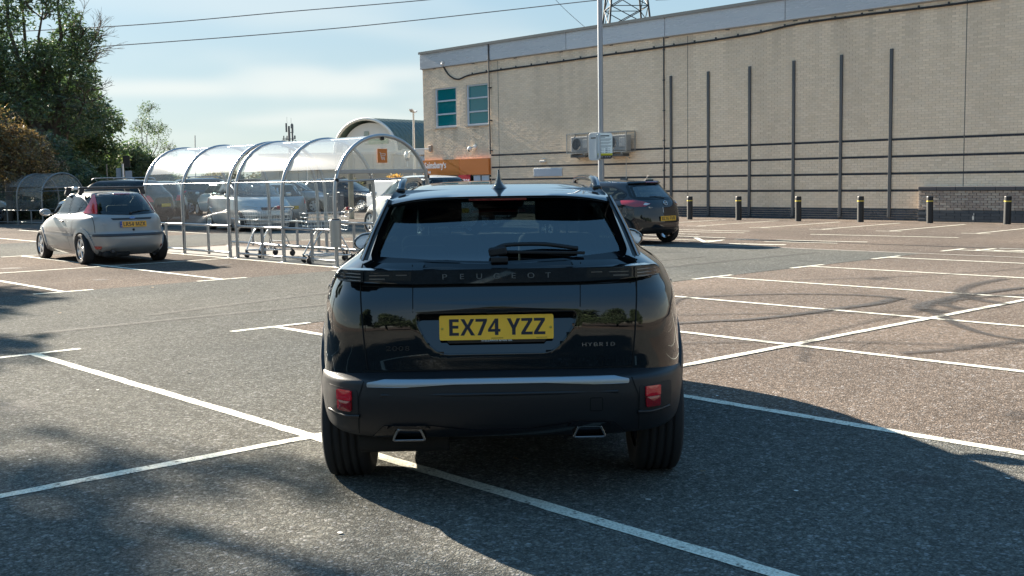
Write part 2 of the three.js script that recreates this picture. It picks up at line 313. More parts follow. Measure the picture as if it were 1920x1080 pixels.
function inPoly(p, x, y) { let c = false; for (let i = 0, j = p.length - 1; i < p.length; j = i++) if ((p[i][1] > y) !== (p[j][1] > y) && x < (p[j][0] - p[i][0]) * (y - p[i][1]) / (p[j][1] - p[i][1]) + p[i][0]) c = !c; return c; }
function roundPoly(p, r, seg = 5) {
  const out = [], n = p.length;
  for (let i = 0; i < n; i++) {
    const a = p[(i + n - 1) % n], b = p[i], c = p[(i + 1) % n], R = Array.isArray(r) ? r[i] : r;
    const la = Math.hypot(a[0] - b[0], a[1] - b[1]), lc = Math.hypot(c[0] - b[0], c[1] - b[1]), k = Math.min(R, la * 0.45, lc * 0.45);
    const s = [b[0] + (a[0] - b[0]) * k / la, b[1] + (a[1] - b[1]) * k / la], e = [b[0] + (c[0] - b[0]) * k / lc, b[1] + (c[1] - b[1]) * k / lc];
    for (let q = 0; q <= seg; q++) { const t = q / seg, u = 1 - t; out.push([u * u * s[0] + 2 * u * t * b[0] + t * t * e[0], u * u * s[1] + 2 * u * t * b[1] + t * t * e[1]]); }
  }
  return out;
}
function dense(p, step) {
  const out = [];
  for (let i = 0; i < p.length; i++) { const a = p[i], b = p[(i + 1) % p.length], L = Math.hypot(b[0] - a[0], b[1] - a[1]), n = Math.max(1, Math.ceil(L / step)); if (L < 1e-6) continue; for (let k = 0; k < n; k++) out.push([lerp(a[0], b[0], k / n), lerp(a[1], b[1], k / n)]); }
  return out;
}
function grow(p, d) { // move an outline outwards by d
  let A = 0; for (let i = 0, j = p.length - 1; i < p.length; j = i++) A += p[j][0] * p[i][1] - p[i][0] * p[j][1];
  const s = A > 0 ? 1 : -1;
  return p.map((b, i) => {
    const a = p[(i + p.length - 1) % p.length], c = p[(i + 1) % p.length]; let n1 = [b[1] - a[1], a[0] - b[0]], n2 = [c[1] - b[1], b[0] - c[0]];
    const l1 = Math.hypot(...n1) || 1, l2 = Math.hypot(...n2) || 1; let nx = n1[0] / l1 + n2[0] / l2, ny = n1[1] / l1 + n2[1] / l2; const l = nx * nx + ny * ny || 1;
    return [b[0] + s * d * 2 * nx / Math.max(l, 0.8), b[1] + s * d * 2 * ny / Math.max(l, 0.8)];
  });
}
// S(a, b) -> Vector3; normal by differences, facing away from 'mid'
function frame(S, mid) {
  return (a, b) => {
    const e = 0.004, p = S(a, b), u = S(a + e, b).sub(S(a - e, b)), v = S(a, b + e).sub(S(a, b - e)), n = u.cross(v).normalize();
    if (n.dot(p.clone().sub(mid)) < 0) n.negate(); return [p, n];
  };
}
function gridGeo(rows, closed = false, uvs) { // rows of Vector3 -> smooth indexed surface
  const R = rows.length, K = rows[0].length, pos = [], idx = [], uv = [];
  rows.forEach((r, i) => r.forEach((p, j) => { pos.push(p.x, p.y, p.z); uv.push(j / (K - 1), i / (R - 1)); }));
  for (let i = 0; i + 1 < R; i++) for (let j = 0; j < (closed ? K : K - 1); j++) { const a = i * K + j, b = i * K + (j + 1) % K, c = a + K, d = b + K; idx.push(a, b, c, b, d, c); }
  const g = new THREE.BufferGeometry(); g.setAttribute('position', new THREE.Float32BufferAttribute(pos, 3)); g.setAttribute('uv', new THREE.Float32BufferAttribute(uv, 2)); g.setIndex(idx); g.computeVertexNormals(); return g;
}
function patch(poly, F, { off = 0.004, skirt = 0.01, rings = 6, dome = 0, step = 0.04, hub } = {}) {
  const p = dense(poly, step); let cx = 0, cy = 0; if (hub) [cx, cy] = hub; else { let A = 0; for (let i = 0, j = p.length - 1; i < p.length; j = i++) { const k = p[j][0] * p[i][1] - p[i][0] * p[j][1]; A += k; cx += (p[i][0] + p[j][0]) * k; cy += (p[i][1] + p[j][1]) * k; } cx /= 3 * A; cy /= 3 * A; }
  const rows = [];
  for (let r = 0; r <= rings; r++) { const s = r === 0 ? 0.001 : r / rings; rows.push(p.map((q) => { const [P, n] = F(cx + (q[0] - cx) * s, cy + (q[1] - cy) * s); return P.addScaledVector(n, off + dome * (1 - s * s)); })); }
  const out = [gridGeo(rows, true)];
  if (skirt) out.push(gridGeo([rows[rings].map((v) => v.clone()), p.map((q) => { const [P, n] = F(q[0], q[1]); return P.addScaledVector(n, off - skirt); })], true));
  return merge(out);
}
function ribbon(poly, F, dOut, dIn, off, step = 0.03, skirt = 0) { // band along a closed outline
  const p = dense(poly, step), a = grow(p, dOut), b = grow(p, -dIn), f = (q, o) => { const [P, n] = F(q[0], q[1]); return P.addScaledVector(n, o); };
  const rows = []; if (skirt) rows.push(a.map((q) => f(q, off - skirt))); rows.push(a.map((q) => f(q, off)), b.map((q) => f(q, off))); if (skirt) rows.push(b.map((q) => f(q, off - skirt)));
  return rows.length === 2 ? gridGeo(rows, true) : merge(rows.slice(0, -1).map((r, i) => gridGeo([r.map((v) => v.clone()), rows[i + 1].map((v) => v.clone())], true)));
}
function seam(line, F, w, off = 0.0015) { // thin open band along a polyline
  const pts = []; for (let i = 0; i + 1 < line.length; i++) { const a = line[i], b = line[i + 1], n = Math.max(1, Math.ceil(Math.hypot(b[0] - a[0], b[1] - a[1]) / 0.03)); for (let k = 0; k < n + (i + 2 === line.length ? 1 : 0); k++) pts.push([lerp(a[0], b[0], k / n), lerp(a[1], b[1], k / n)]); }
  const A = [], B = [];
  pts.forEach((q, i) => { const a = pts[Math.max(0, i - 1)], b = pts[Math.min(pts.length - 1, i + 1)], L = Math.hypot(b[0] - a[0], b[1] - a[1]), nx = -(b[1] - a[1]) / L * w / 2, ny = (b[0] - a[0]) / L * w / 2; for (const [s, arr] of [[1, A], [-1, B]]) { const [P, n] = F(q[0] + nx * s, q[1] + ny * s); arr.push(P.addScaledVector(n, off)); } });
  return gridGeo([A, B]);
}
function shell(sp) {
  const W = curve(sp.W), R = curve(sp.R), F = curve(sp.F), zc = sp.zc, nR = sp.nR || 5, nF = sp.nF || 4, mid = V3(0, 0.7, zc);
  const sideX = (z, y) => { const L = z > zc ? R(y) - zc : zc - F(y), n = z > zc ? nR : nF, t = clamp(Math.abs(z - zc) / L, 0, 0.9999); return W(y) * Math.pow(1 - Math.pow(t, n), 1 / n); };
  const rearZ = (x, y) => zc + (R(y) - zc) * Math.pow(1 - Math.pow(clamp(Math.abs(x / W(y)), 0, 0.9995), nR), 1 / nR);
  const frontZ = (x, y) => zc - (zc - F(y)) * Math.pow(1 - Math.pow(clamp(Math.abs(x / W(y)), 0, 0.9995), nF), 1 / nF);
  const cen = (y) => V3(0, y, zc);
  const mk = (S) => frame(S, mid);
  const s = { W, R, F, zc, sideX, rearZ, frontZ };
  s.rear = mk((x, y) => V3(x, y, rearZ(x, y))); s.front = mk((x, y) => V3(x, y, frontZ(x, y)));
  s.right = mk((z, y) => V3(sideX(z, y), y, z)); s.left = mk((z, y) => V3(-sideX(z, y), y, z));
  s.corn = (q) => mk((t, y) => V3(q * W(y) * Math.pow(Math.sin(clamp(t, 0.001, 1.569)), 2 / nR), y, zc + (R(y) - zc) * Math.pow(Math.cos(clamp(t, 0.001, 1.569)), 2 / nR)));
  const Nu = sp.Nu || 200;
  const contour = (y) => {
    const M = 480, fine = [];
    for (let i = 0; i < M; i++) {
      const t = i / M * 2 * Math.PI, c = Math.cos(t), q = Math.sin(t); // t=0 rear centre, then right, front, left
      const n = c > 0 ? nR : nF, L = c > 0 ? R(y) - zc : zc - F(y);
      fine.push([W(y) * Math.sign(q) * Math.pow(Math.abs(q), 2 / n), zc + L * Math.sign(c) * Math.pow(Math.abs(c), 2 / n)]);
    }
    const acc = [0]; for (let i = 1; i <= M; i++) { const a = fine[i - 1], b = fine[i % M]; acc.push(acc[i - 1] + Math.hypot(a[0] - b[0], a[1] - b[1])); }
    const out = []; let k = 0;
    for (let i = 0; i < Nu; i++) { const L = acc[M] * i / Nu; while (acc[k + 1] < L) k++; const t = (L - acc[k]) / (acc[k + 1] - acc[k] || 1), a = fine[k], b = fine[(k + 1) % M]; out.push(V3(lerp(a[0], b[0], t), y, lerp(a[1], b[1], t))); }
    return out;
  };
  s.build = () => {
    const rows = sp.levels.map(contour), pos = [], idx = [];
    rows.forEach((r) => r.forEach((p) => pos.push(p.x, p.y, p.z)));
    for (const h of sp.holes || []) h.grown = grow(dense(h.poly, 0.05), 0.011);
    const hole = (x, y, z) => {
      const wy = W(y);
      for (const a of sp.arches || []) if (Math.abs(x) > wy * 0.7 && Math.hypot(z - a.z, y - a.y) < a.r) return true;
      for (const h of sp.holes || []) {
        if (h.on === 'side') { if (Math.abs(x) > wy * 0.72 && inPoly(h.grown, z, y)) return true; }
        else if (h.on === 'rear') { if (z > zc + (R(y) - zc) * 0.55 && inPoly(h.grown, x, y)) return true; }
        else if (z < zc && inPoly(h.grown, x, y)) return true;
      }
      return false;
    };
    for (let i = 0; i + 1 < rows.length; i++) for (let j = 0; j < Nu; j++) {
      const j2 = (j + 1) % Nu, a = rows[i][j], b = rows[i + 1][j2];
      if (hole((a.x + b.x) / 2, (a.y + b.y) / 2, (a.z + b.z) / 2)) continue;
      const A = i * Nu + j, B = i * Nu + j2; idx.push(A, B, A + Nu, B, B + Nu, A + Nu);
    }
    const capAt = (r, y) => { const k = pos.length / 3, base = r * Nu; pos.push(0, y, zc); for (let j = 0; j < Nu; j++) idx.push(k, base + j, base + (j + 1) % Nu); };
    capAt(rows.length - 1, sp.top || sp.levels[sp.levels.length - 1]);
    const g = new THREE.BufferGeometry(); g.setAttribute('position', new THREE.Float32BufferAttribute(pos, 3)); g.setIndex(idx); g.computeVertexNormals(); return g;
  };
  s.floor = () => { const r = contour(sp.levels[0]), g = new THREE.BufferGeometry(), pos = [0, sp.levels[0], zc], idx = []; r.forEach((p) => pos.push(p.x * 0.93, p.y, p.z * 0.985)); for (let j = 0; j < Nu; j++) idx.push(0, 1 + j, 1 + (j + 1) % Nu); g.setAttribute('position', new THREE.Float32BufferAttribute(pos, 3)); g.setIndex(idx); g.computeVertexNormals(); return g; };
  // band round a wheel arch on one side: from radius r0 to r1, standing off proud by off
  s.arch = (sgn, a, r0, r1, off, skirt = 0.03, y0 = sp.levels[0]) => {
    const Fr = sgn > 0 ? s.right : s.left, rows = [[], [], [], []], n = 40;
    const lim = Math.asin(clamp((y0 - a.y) / r0, -1, 1));
    for (let i = 0; i <= n; i++) { const t = lerp(lim, Math.PI - lim, i / n); const f = (r, o) => { const y = Math.max(y0, a.y + r * Math.sin(t)), [P, nn] = Fr(a.z + r * Math.cos(t), y); return P.addScaledVector(nn, o); }; rows[0].push(f(r0, off - skirt - 0.04)); rows[1].push(f(r0, off)); rows[2].push(f(r1, off * 0.7)); rows[3].push(f(r1 + 0.004, -0.004)); }
    return merge([gridGeo([rows[0], rows[1].map((v) => v.clone())]), gridGeo([rows[1], rows[2]]), gridGeo([rows[2].map((v) => v.clone()), rows[3]])]);
  };
  s.liner = (sgn, a) => { const g = new THREE.CylinderGeometry(a.r, a.r, 0.34, 28, 1, true, 0, Math.PI); g.rotateZ(Math.PI / 2); g.translate(sgn * (W(a.y) - 0.22), a.y, a.z); const d = new THREE.CircleGeometry(a.r, 28, 0, Math.PI).rotateY(Math.PI / 2).translate(sgn * (W(a.y) - 0.39), a.y, a.z); return merge([g, d]); };
  return s;
}
function levels(a, list) { const out = [a]; for (const [to, step] of list) { const n = Math.max(1, Math.round((to - out[out.length - 1]) / step)), s = out[out.length - 1]; for (let i = 1; i <= n; i++) out.push(s + (to - s) * i / n); } return out; }

const M = {
  black: mat(0.003, 0.0035, 0.0045, 0.03, 0, { ior: 1.42, clearcoat: 1, clearcoatRoughness: 0.015 }),
  gloss: mat(0.006, 0.006, 0.007, 0.02),
  plastic: mat(0.006, 0.0065, 0.0085, 0.46),
  plasticDark: mat(0.006, 0.006, 0.007, 0.6),
  under: mat(0.012, 0.012, 0.012, 0.9),
  rubber: mat(0.014, 0.014, 0.015, 0.85),
  chrome: mat(0.72, 0.73, 0.75, 0.14, 1), satin: mat(0.33, 0.33, 0.34, 0.3, 1), alu: mat(0.62, 0.63, 0.65, 0.35, 1), darkMetal: mat(0.06, 0.06, 0.065, 0.45, 0.6),
  silver: mat(0.25, 0.25, 0.245, 0.4, 0.2, { clearcoat: 0.8, clearcoatRoughness: 0.05 }),
  glass: mat(0.30, 0.36, 0.37, 0.0, 0, { transmission: 1, thickness: 0, ior: 1.5 }),
  clearGlass: mat(0.62, 0.70, 0.70, 0.0, 0, { transmission: 1, thickness: 0, ior: 1.5 }),
  privacy: mat(0.10, 0.14, 0.15, 0.0, 0, { transmission: 1, thickness: 0, ior: 2.05 }),
  darkGlass: mat(0.012, 0.016, 0.018, 0.02),
  frit: mat(0.005, 0.005, 0.006, 0.1),
  seat: mat(0.022, 0.022, 0.024, 0.9), cabin: mat(0.02, 0.02, 0.021, 0.9),
  red: mat(0.62, 0.006, 0.02, 0.12, 0, { clearcoat: 1, clearcoatRoughness: 0.03 }), redDark: mat(0.26, 0.004, 0.010, 0.1, 0, { clearcoat: 1 }),
  lampClear: mat(0.5, 0.52, 0.52, 0.1, 0.2, { clearcoat: 1 }), smoke: mat(0.012, 0.012, 0.013, 0.03, 0, { clearcoat: 1, clearcoatRoughness: 0.0 }),
};
function tyreGeo(r, w, grooves) {
  const p = [], h = w / 2, ri = r * 0.66; p.push([ri, -h * 0.86], [r * 0.8, -h], [r * 0.92, -h * 1.0], [r * 0.985, -h * 0.86]);
  if (grooves) for (const c of [-0.52, -0.19, 0.16, 0.5]) { const g = c * h * 1.0; p.push([r, g - 0.008], [r - 0.009, g - 0.006], [r - 0.009, g + 0.006], [r, g + 0.008]); }
  else p.push([r, -h * 0.6], [r, h * 0.6]);
  p.push([r * 0.985, h * 0.86], [r * 0.92, h], [r * 0.8, h], [ri, h * 0.86]);
  const g = new THREE.LatheGeometry(p.map(([a, b]) => new THREE.Vector2(a, b)), 56); g.rotateZ(-Math.PI / 2); return g;
}
function rimGeo(r, w, spokes) {
  const g = [], q = r * 0.67, h = w / 2;
  const l = new THREE.LatheGeometry([[q, -h * 0.8], [q * 0.96, -h * 0.7], [q * 0.93, h * 0.6], [q * 0.99, h * 0.84], [q * 0.9, h * 0.86], [q * 0.88, h * 0.66]].map(([a, b]) => new THREE.Vector2(a, b)), 40); g.push(l);
  for (let i = 0; i < spokes; i++) { const s = new THREE.Shape(), a0 = 0.11 * 5 / spokes * 3, a1 = 0.06; s.moveTo(-0.03, 0.02); s.lineTo(-0.026 - a1 * 0.25, q * 0.92); s.lineTo(0.026 + a1 * 0.25, q * 0.92); s.lineTo(0.03, 0.02); const e = new THREE.ExtrudeGeometry(s, { depth: 0.025, bevelEnabled: true, bevelSize: 0.006, bevelThickness: 0.006, bevelSegments: 1 }); e.rotateX(-Math.PI / 2); e.translate(0, h * 0.55, 0); e.rotateY(i / spokes * 2 * Math.PI); g.push(e); }
  g.push(new THREE.CylinderGeometry(0.06, 0.075, 0.03, 20).translate(0, h * 0.68, 0));
  const m = merge(g); m.rotateZ(-Math.PI / 2); return m; // outer face towards +x
}
const discGeo = (r, w) => new THREE.CylinderGeometry(r * 0.5, r * 0.5, 0.03, 24).rotateZ(Math.PI / 2);
function addWheels(t, o) { // o: {r, w, track, zs, spokes, rim, grooves}
  const tg = tyreGeo(o.r, o.w, o.grooves), rg = rimGeo(o.r, o.w, o.spokes || 5), dg = discGeo(o.r, o.w);
  for (const z of o.zs) for (const s of [1, -1]) {
    const w = part('wheel', t); w.position.set(s * (o.track / 2 - o.w / 2), o.r - 0.004, z); if (s < 0) w.rotation.y = Math.PI;
    w.rotation.x = z * 1.7; mesh('tyre', tg, M.rubber, w); mesh('rim', rg, o.rim || M.alu, w); mesh('brake_disc', dg, M.darkMetal, w);
  }
}
function seatGeo(w = 0.5, h = 0.62) { return merge([rbox(w, 0.14, 0.5, 0.05, 0, 0.07, 0), rbox(w * 0.96, h, 0.13, 0.05, 0, 0.12 + h / 2, 0.26).translate(0, 0, 0), rbox(0.27, 0.19, 0.1, 0.045, 0, 0.17 + h + 0.1, 0.3), bar([-0.06, 0.1 + h, 0.3], [-0.06, 0.2 + h, 0.3], 0.008, 6), bar([0.06, 0.1 + h, 0.3], [0.06, 0.2 + h, 0.3], 0.008, 6)]); }
function cabin(t, zf, zr, y, w, dash) { // seats, dashboard, wheel and parcel shelf seen through the glass
  for (const s of [-1, 1]) mesh('front_seat', mv(seatGeo(), s * w * 0.5, y, zf), M.seat, t);
  mesh('rear_seat', [rbox(w * 1.8, 0.14, 0.5, 0.05, 0, y + 0.07, zr), rbox(w * 1.8, 0.5, 0.14, 0.05, 0, y + 0.36, zr + 0.27), rbox(0.25, 0.15, 0.09, 0.04, -w * 0.55, y + 0.66, zr + 0.3), rbox(0.25, 0.15, 0.09, 0.04, w * 0.55, y + 0.66, zr + 0.3)], M.seat, t);
  mesh('dashboard', [rbox(w * 1.9, 0.26, 0.42, 0.08, 0, y + 0.36, dash), rbox(w * 2, 0.04, 1.2, 0.02, 0, y - 0.02, (zf + zr) / 2)], M.cabin, t);
  const st = new THREE.TorusGeometry(0.18, 0.016, 8, 28).rotateX(-0.4).translate(w * 0.5, y + 0.52, dash + 0.35); mesh('steering_wheel', st, M.cabin, t);
}
// canvas prints
function canvasTex(w, h, draw) { const c = document.createElement('canvas'); c.width = w; c.height = h; const x = c.getContext('2d'); draw(x, w, h); const t = new THREE.CanvasTexture(c); t.colorSpace = THREE.SRGBColorSpace; return t; }
function plateMat(text, opt = {}) {
  return new THREE.MeshStandardMaterial({ roughness: 0.35, map: canvasTex(1040, 240, (x, w, h) => {
    x.fillStyle = opt.bg || '#f2c21c'; x.fillRect(0, 0, w, h);
    let left = 40; if (opt.band) { x.fillStyle = '#1d3f94'; x.fillRect(0, 0, 90, h); x.fillStyle = '#e8c840'; x.font = 'bold 46px sans-serif'; x.textAlign = 'center'; x.fillText('GB', 45, 200); x.beginPath(); x.arc(45, 80, 26, 0, 7); x.strokeStyle = '#e8c840'; x.lineWidth = 7; x.setLineDash([7, 7]); x.stroke(); x.setLineDash([]); left = 100; }
    x.fillStyle = opt.fg || '#16181e'; x.textAlign = 'center'; x.textBaseline = 'alphabetic'; x.font = 'bold 218px sans-serif';
    const m = x.measureText(text).width, room = w - left - 60 - (opt.band ? 0 : 40); x.save(); x.translate(left + (w - left - (opt.band ? 30 : 40)) / 2, 196); x.scale(Math.min(1, room / m), 1.03); x.fillText(text, 0, 0); x.restore();
    if (opt.screws) { x.fillStyle = '#a8861e'; for (const sx of [26, w - 26]) { x.beginPath(); x.arc(sx, h / 2 + 8, 12, 0, 7); x.fill(); } x.fillStyle = '#5a4a16'; x.fillRect(470, 222, 110, 6); x.fillRect(880, 222, 100, 5); }
  }) });
}
function plate(t, m, w, h, F, a, b, off = 0.012, tilt = 0) {
  const [P, n] = F(a, b), g = part('number_plate', t); g.position.copy(P).addScaledVector(n, off); g.rotation.y = 0; g.rotation.x = tilt;
  const s = roundRect(w, h, 0.012), face = new THREE.ShapeGeometry(s, 6); const uv = face.attributes.uv, ps = face.attributes.position; for (let i = 0; i < uv.count; i++) uv.setXY(i, ps.getX(i) / w + 0.5, ps.getY(i) / h + 0.5);
  mesh('plate_face', face.translate(0, 0, 0.0042), m, g); mesh('plate_back', new THREE.ExtrudeGeometry(s, { depth: 0.003, bevelEnabled: false }), M.plasticDark, g); return g;
}
function roundRect(w, h, r) { const s = new THREE.Shape(), x = -w / 2, y = -h / 2; s.moveTo(x + r, y); s.lineTo(x + w - r, y); s.quadraticCurveTo(x + w, y, x + w, y + r); s.lineTo(x + w, y + h - r); s.quadraticCurveTo(x + w, y + h, x + w - r, y + h); s.lineTo(x + r, y + h); s.quadraticCurveTo(x, y + h, x, y + h - r); s.lineTo(x, y + r); s.quadraticCurveTo(x, y, x + r, y); return s; }
function textGeo(font, text, size, depth, stretch = 1, spacing = 0) {
  let g; if (!spacing) g = new TextGeometry(text, { font, size, depth, curveSegments: 4 });
  else { const list = []; [...text].forEach((c, i) => { if (c === ' ') return; const q = new TextGeometry(c, { font, size, depth, curveSegments: 4 }); q.computeBoundingBox(); q.translate(-(q.boundingBox.min.x + q.boundingBox.max.x) / 2 + i * spacing / stretch, 0, 0); list.push(q); }); g = merge(list); }
  g.scale(stretch, 1, 1); g.computeBoundingBox(); const b = g.boundingBox; g.translate(-(b.min.x + b.max.x) / 2, -(b.min.y + b.max.y) / 2, 0); return g;
}
const font = await new FontLoader().loadAsync('fonts/droid/droid_sans_regular.typeface.json');
const fontBold = await new FontLoader().loadAsync('fonts/droid/droid_sans_bold.typeface.json');
// ---------------------------------------------------------------- the black crossover in the middle
{
  const t = thing('crossover_car', 'glossy black crossover car seen from behind with a yellow rear number plate, nearest the camera', 'car', [0.312, 0, 5.988], -0.7177);
  const AR = { z: 0.0, y: 0.36, r: 0.385 }, AF = { z: -2.63, y: 0.36, r: 0.385 };
  const glassR = roundPoly([[-0.588, 1.137], [-0.3, 1.118], [0, 1.110], [0.3, 1.118], [0.578, 1.145], [0.488, 1.425], [-0.498, 1.425]], [0.03, 0, 0, 0, 0.03, 0.03, 0.03], 4);
  const glassF = [[-0.66, 1.06], [0.66, 1.06], [0.53, 1.405], [-0.53, 1.405]];
  const sideF = roundPoly([[-1.98, 1.065], [-1.38, 1.385], [-0.86, 1.40], [-0.86, 1.065]], 0.03), sideB = roundPoly([[-0.80, 1.07], [-0.80, 1.40], [-0.18, 1.385], [0.02, 1.27], [-0.02, 1.10]], 0.03);
  const recess = roundPoly([[-0.388, 0.893], [0.342, 0.893], [0.335, 0.84], [0.285, 0.765], [0.24, 0.722], [0.2, 0.708], [-0.26, 0.708], [-0.30, 0.722], [-0.345, 0.765], [-0.385, 0.845]], 0.02, 3);
  const sp = {
    W: [[0.2, 0.78], [0.3, 0.85], [0.4, 0.882], [0.5, 0.905], [0.62, 0.91], [0.72, 0.90], [0.84, 0.890], [0.92, 0.882], [0.98, 0.868], [1.03, 0.848], [1.07, 0.825], [1.10, 0.785], [1.135, 0.735], [1.15, 0.715], [1.25, 0.655], [1.35, 0.592], [1.40, 0.555], [1.425, 0.53], [1.445, 0.50], [1.462, 0.455], [1.475, 0.40], [1.484, 0.31], [1.489, 0.18]],
    R: [[0.2, -0.3], [0.26, 0.0], [0.33, 0.52], [0.4, 0.63], [0.58, 0.64], [0.62, 0.638], [0.7, 0.645], [0.8, 0.646], [0.9, 0.636], [0.96, 0.620], [1.015, 0.590], [1.05, 0.584], [1.09, 0.582], [1.115, 0.565], [1.135, 0.535], [1.15, 0.52], [1.25, 0.452], [1.35, 0.383], [1.405, 0.345], [1.425, 0.32], [1.445, 0.24], [1.462, 0.06], [1.475, -0.12], [1.484, -0.38], [1.489, -0.65]],
    F: [[0.2, -3.2], [0.4, -3.42], [0.6, -3.45], [0.75, -3.4], [0.86, -3.2], [0.93, -2.85], [0.98, -2.55], [1.03, -2.25], [1.06, -2.12], [1.15, -1.98], [1.3, -1.68], [1.4, -1.45], [1.44, -1.32], [1.462, -1.18], [1.475, -1.08], [1.484, -0.98], [1.489, -0.85]],
    zc: -1.3, nR: 7, nF: 3.4, Nu: 320, levels: levels(0.2, [[0.84, 0.04], [1.0, 0.016], [1.1, 0.014], [1.4, 0.022], [1.489, 0.0055]]), top: 1.4900,
    arches: [AR, AF], holes: [{ on: 'rear', poly: glassR }, { on: 'rear', poly: recess }, { on: 'front', poly: glassF }, { on: 'side', poly: sideF }, { on: 'side', poly: sideB }],
  };
  const s = shell(sp);
  mesh('body', s.build(), M.black, t);
  mesh('underside', [s.floor(), rbox(1.0, 0.1, 0.5, 0.04, 0, 0.24, -0.35), rbox(1.1, 0.12, 0.12, 0.05, 0, 0.3, 0.0), bar([-0.7, 0.3, 0], [0.7, 0.3, 0], 0.045), rbox(0.9, 0.08, 1.2, 0.03, 0, 0.2, -1.6)], M.under, t);
  mesh('silencer', [new THREE.CylinderGeometry(0.1, 0.1, 0.42, 20).rotateZ(Math.PI / 2).scale(1, 0.75, 1).translate(-0.47, 0.285, 0.42), bar([-0.42, 0.29, 0.42], [-0.43, 0.33, 0.6], 0.03), bar([-0.3, 0.28, 0.42], [0.36, 0.3, 0.45], 0.025), bar([0.36, 0.3, 0.45], [0.38, 0.335, 0.6], 0.03)], M.under, t);
  each('wheel_arch_liner', [s.liner(1, AR), s.liner(-1, AR), s.liner(1, AF), s.liner(-1, AF)], M.under, t);
  for (const a of [AR, AF]) for (const q of [1, -1]) mesh('arch_cladding', s.arch(q, a, 0.365, 0.44, 0.014, 0.03, 0.25), M.plastic, t);
  for (const F of [s.right, s.left]) mesh('sill_cladding', patch(roundPoly([[-2.2, 0.21], [-0.42, 0.21], [-0.42, 0.36], [-2.2, 0.36]], 0.02), F, { off: 0.012, rings: 4 }), M.plastic, t);
  addWheels(t, { r: 0.345, w: 0.225, track: 1.775, zs: [0.0, -2.63], spokes: 5, grooves: true, rim: M.alu });
  // glazing
  const FG = frame((x, y) => V3(x, y, s.R(y) + 0.004 - 0.055 * (x / 0.58) * (x / 0.58)), V3(0, 0.7, sp.zc));
  const pane = mesh('rear_window', patch(glassR, FG, { off: 0.002, skirt: 0, rings: 10, step: 0.05 }), M.privacy, t);
  mesh('window_border', ribbon(glassR, FG, 0.022, 0.009, 0.0045), M.frit, pane);
  each('heater_line', [1.16, 1.2, 1.24, 1.28, 1.32, 1.36].map((y) => seam([[-0.52 + (y - 1.16) * 0.4, y], [0.51 - (y - 1.16) * 0.4, y]], FG, 0.0018, -0.001)), M.frit, pane);
  mesh('windscreen', patch(glassF, s.front, { off: 0.002, skirt: 0, rings: 8 }), M.clearGlass, t); mesh('windscreen_border', ribbon(glassF, s.front, 0.03, 0.045, 0.004), M.frit, t);
  for (const F of [s.right, s.left]) { for (const q of [sideF, sideB]) { mesh('side_window', patch(q, F, { off: 0.002, skirt: 0, rings: 5 }), M.privacy, t); mesh('window_trim', ribbon(q, F, 0.03, 0.02, 0.005), M.gloss, t); } }
  cabin(t, -1.5, -0.55, 0.42, 0.72, -2.1);
  mesh('headlining', new THREE.PlaneGeometry(0.95, 1.5).rotateX(Math.PI / 2).translate(0, 1.40, -0.62), M.cabin, t);
  mesh('parcel_shelf', rbox(1.1, 0.02, 0.5, 0.008, 0, 1.02, 0.12), M.cabin, t);
  mesh('rear_view_mirror', [rbox(0.26, 0.07, 0.03, 0.02, 0, 1.3, -1.55), rbox(0.34, 0.1, 0.1, 0.04, 0, 1.36, -1.6)], M.cabin, t);
  mesh('infotainment_screen', rbox(0.3, 0.13, 0.02, 0.01, 0.02, 1.06, -1.98), M.gloss, t);
  // roof spoiler with the high stop lamp
  {
    const U = [], n = 34;
    const prof = (x) => { const e = Math.abs(x) / 0.52, dip = Math.pow(e, 4), notch = smooth(0.36, 0.5, e) * (1 - smooth(0.5, 0.62, e)); return [[0.06, 1.4665 - dip * 0.03], [0.28, 1.4475 - dip * 0.03], [0.395, 1.4345 - dip * 0.034 + (e < 0.42 ? -0.003 : 0)], [0.452 - dip * 0.05, 1.4265 - dip * 0.036 - (e < 0.42 ? 0.004 : 0)], [0.466 - dip * 0.05, 1.4205 - dip * 0.036], [0.464 - dip * 0.05, 1.413 - dip * 0.036], [0.445 - dip * 0.05, 1.409 - dip * 0.034], [0.39 - dip * 0.03, 1.405 - dip * 0.03], [0.345, 1.40 - dip * 0.028], [0.32, 1.39 - dip * 0.02]]; };
    const k = prof(0).length; for (let j = 0; j < k; j++) U.push([]);
    for (let i = 0; i <= n; i++) { const x = lerp(-0.525, 0.52, i / n); prof(x).forEach(([z, y], j) => U[j].push(V3(x, y, z))); }
    const ends = [0, n].map((i) => { const P = U.map((r) => r[i]), c = P.reduce((a, b) => a.clone().add(b), V3(0, 0, 0)).divideScalar(k), idx = []; const g = new THREE.BufferGeometry(); const pos = [c, ...P].flatMap((v) => [v.x, v.y, v.z]); for (let j = 0; j + 1 < k; j++) idx.push(0, j + 1, j + 2); idx.push(0, k, 1); g.setAttribute('position', new THREE.Float32BufferAttribute(pos, 3)); g.setIndex(idx); g.computeVertexNormals(); return g; });
    const spo = mesh('roof_spoiler', [gridGeo(U.slice(0, 5)), gridGeo(U.slice(4).map((r) => r.map((v) => v.clone()))), ...ends], M.black, t);
    mesh('high_stop_lamp', rbox(0.272, 0.011, 0.012, 0.004, -0.008, 1.404, 0.412), M.redDark, spo);
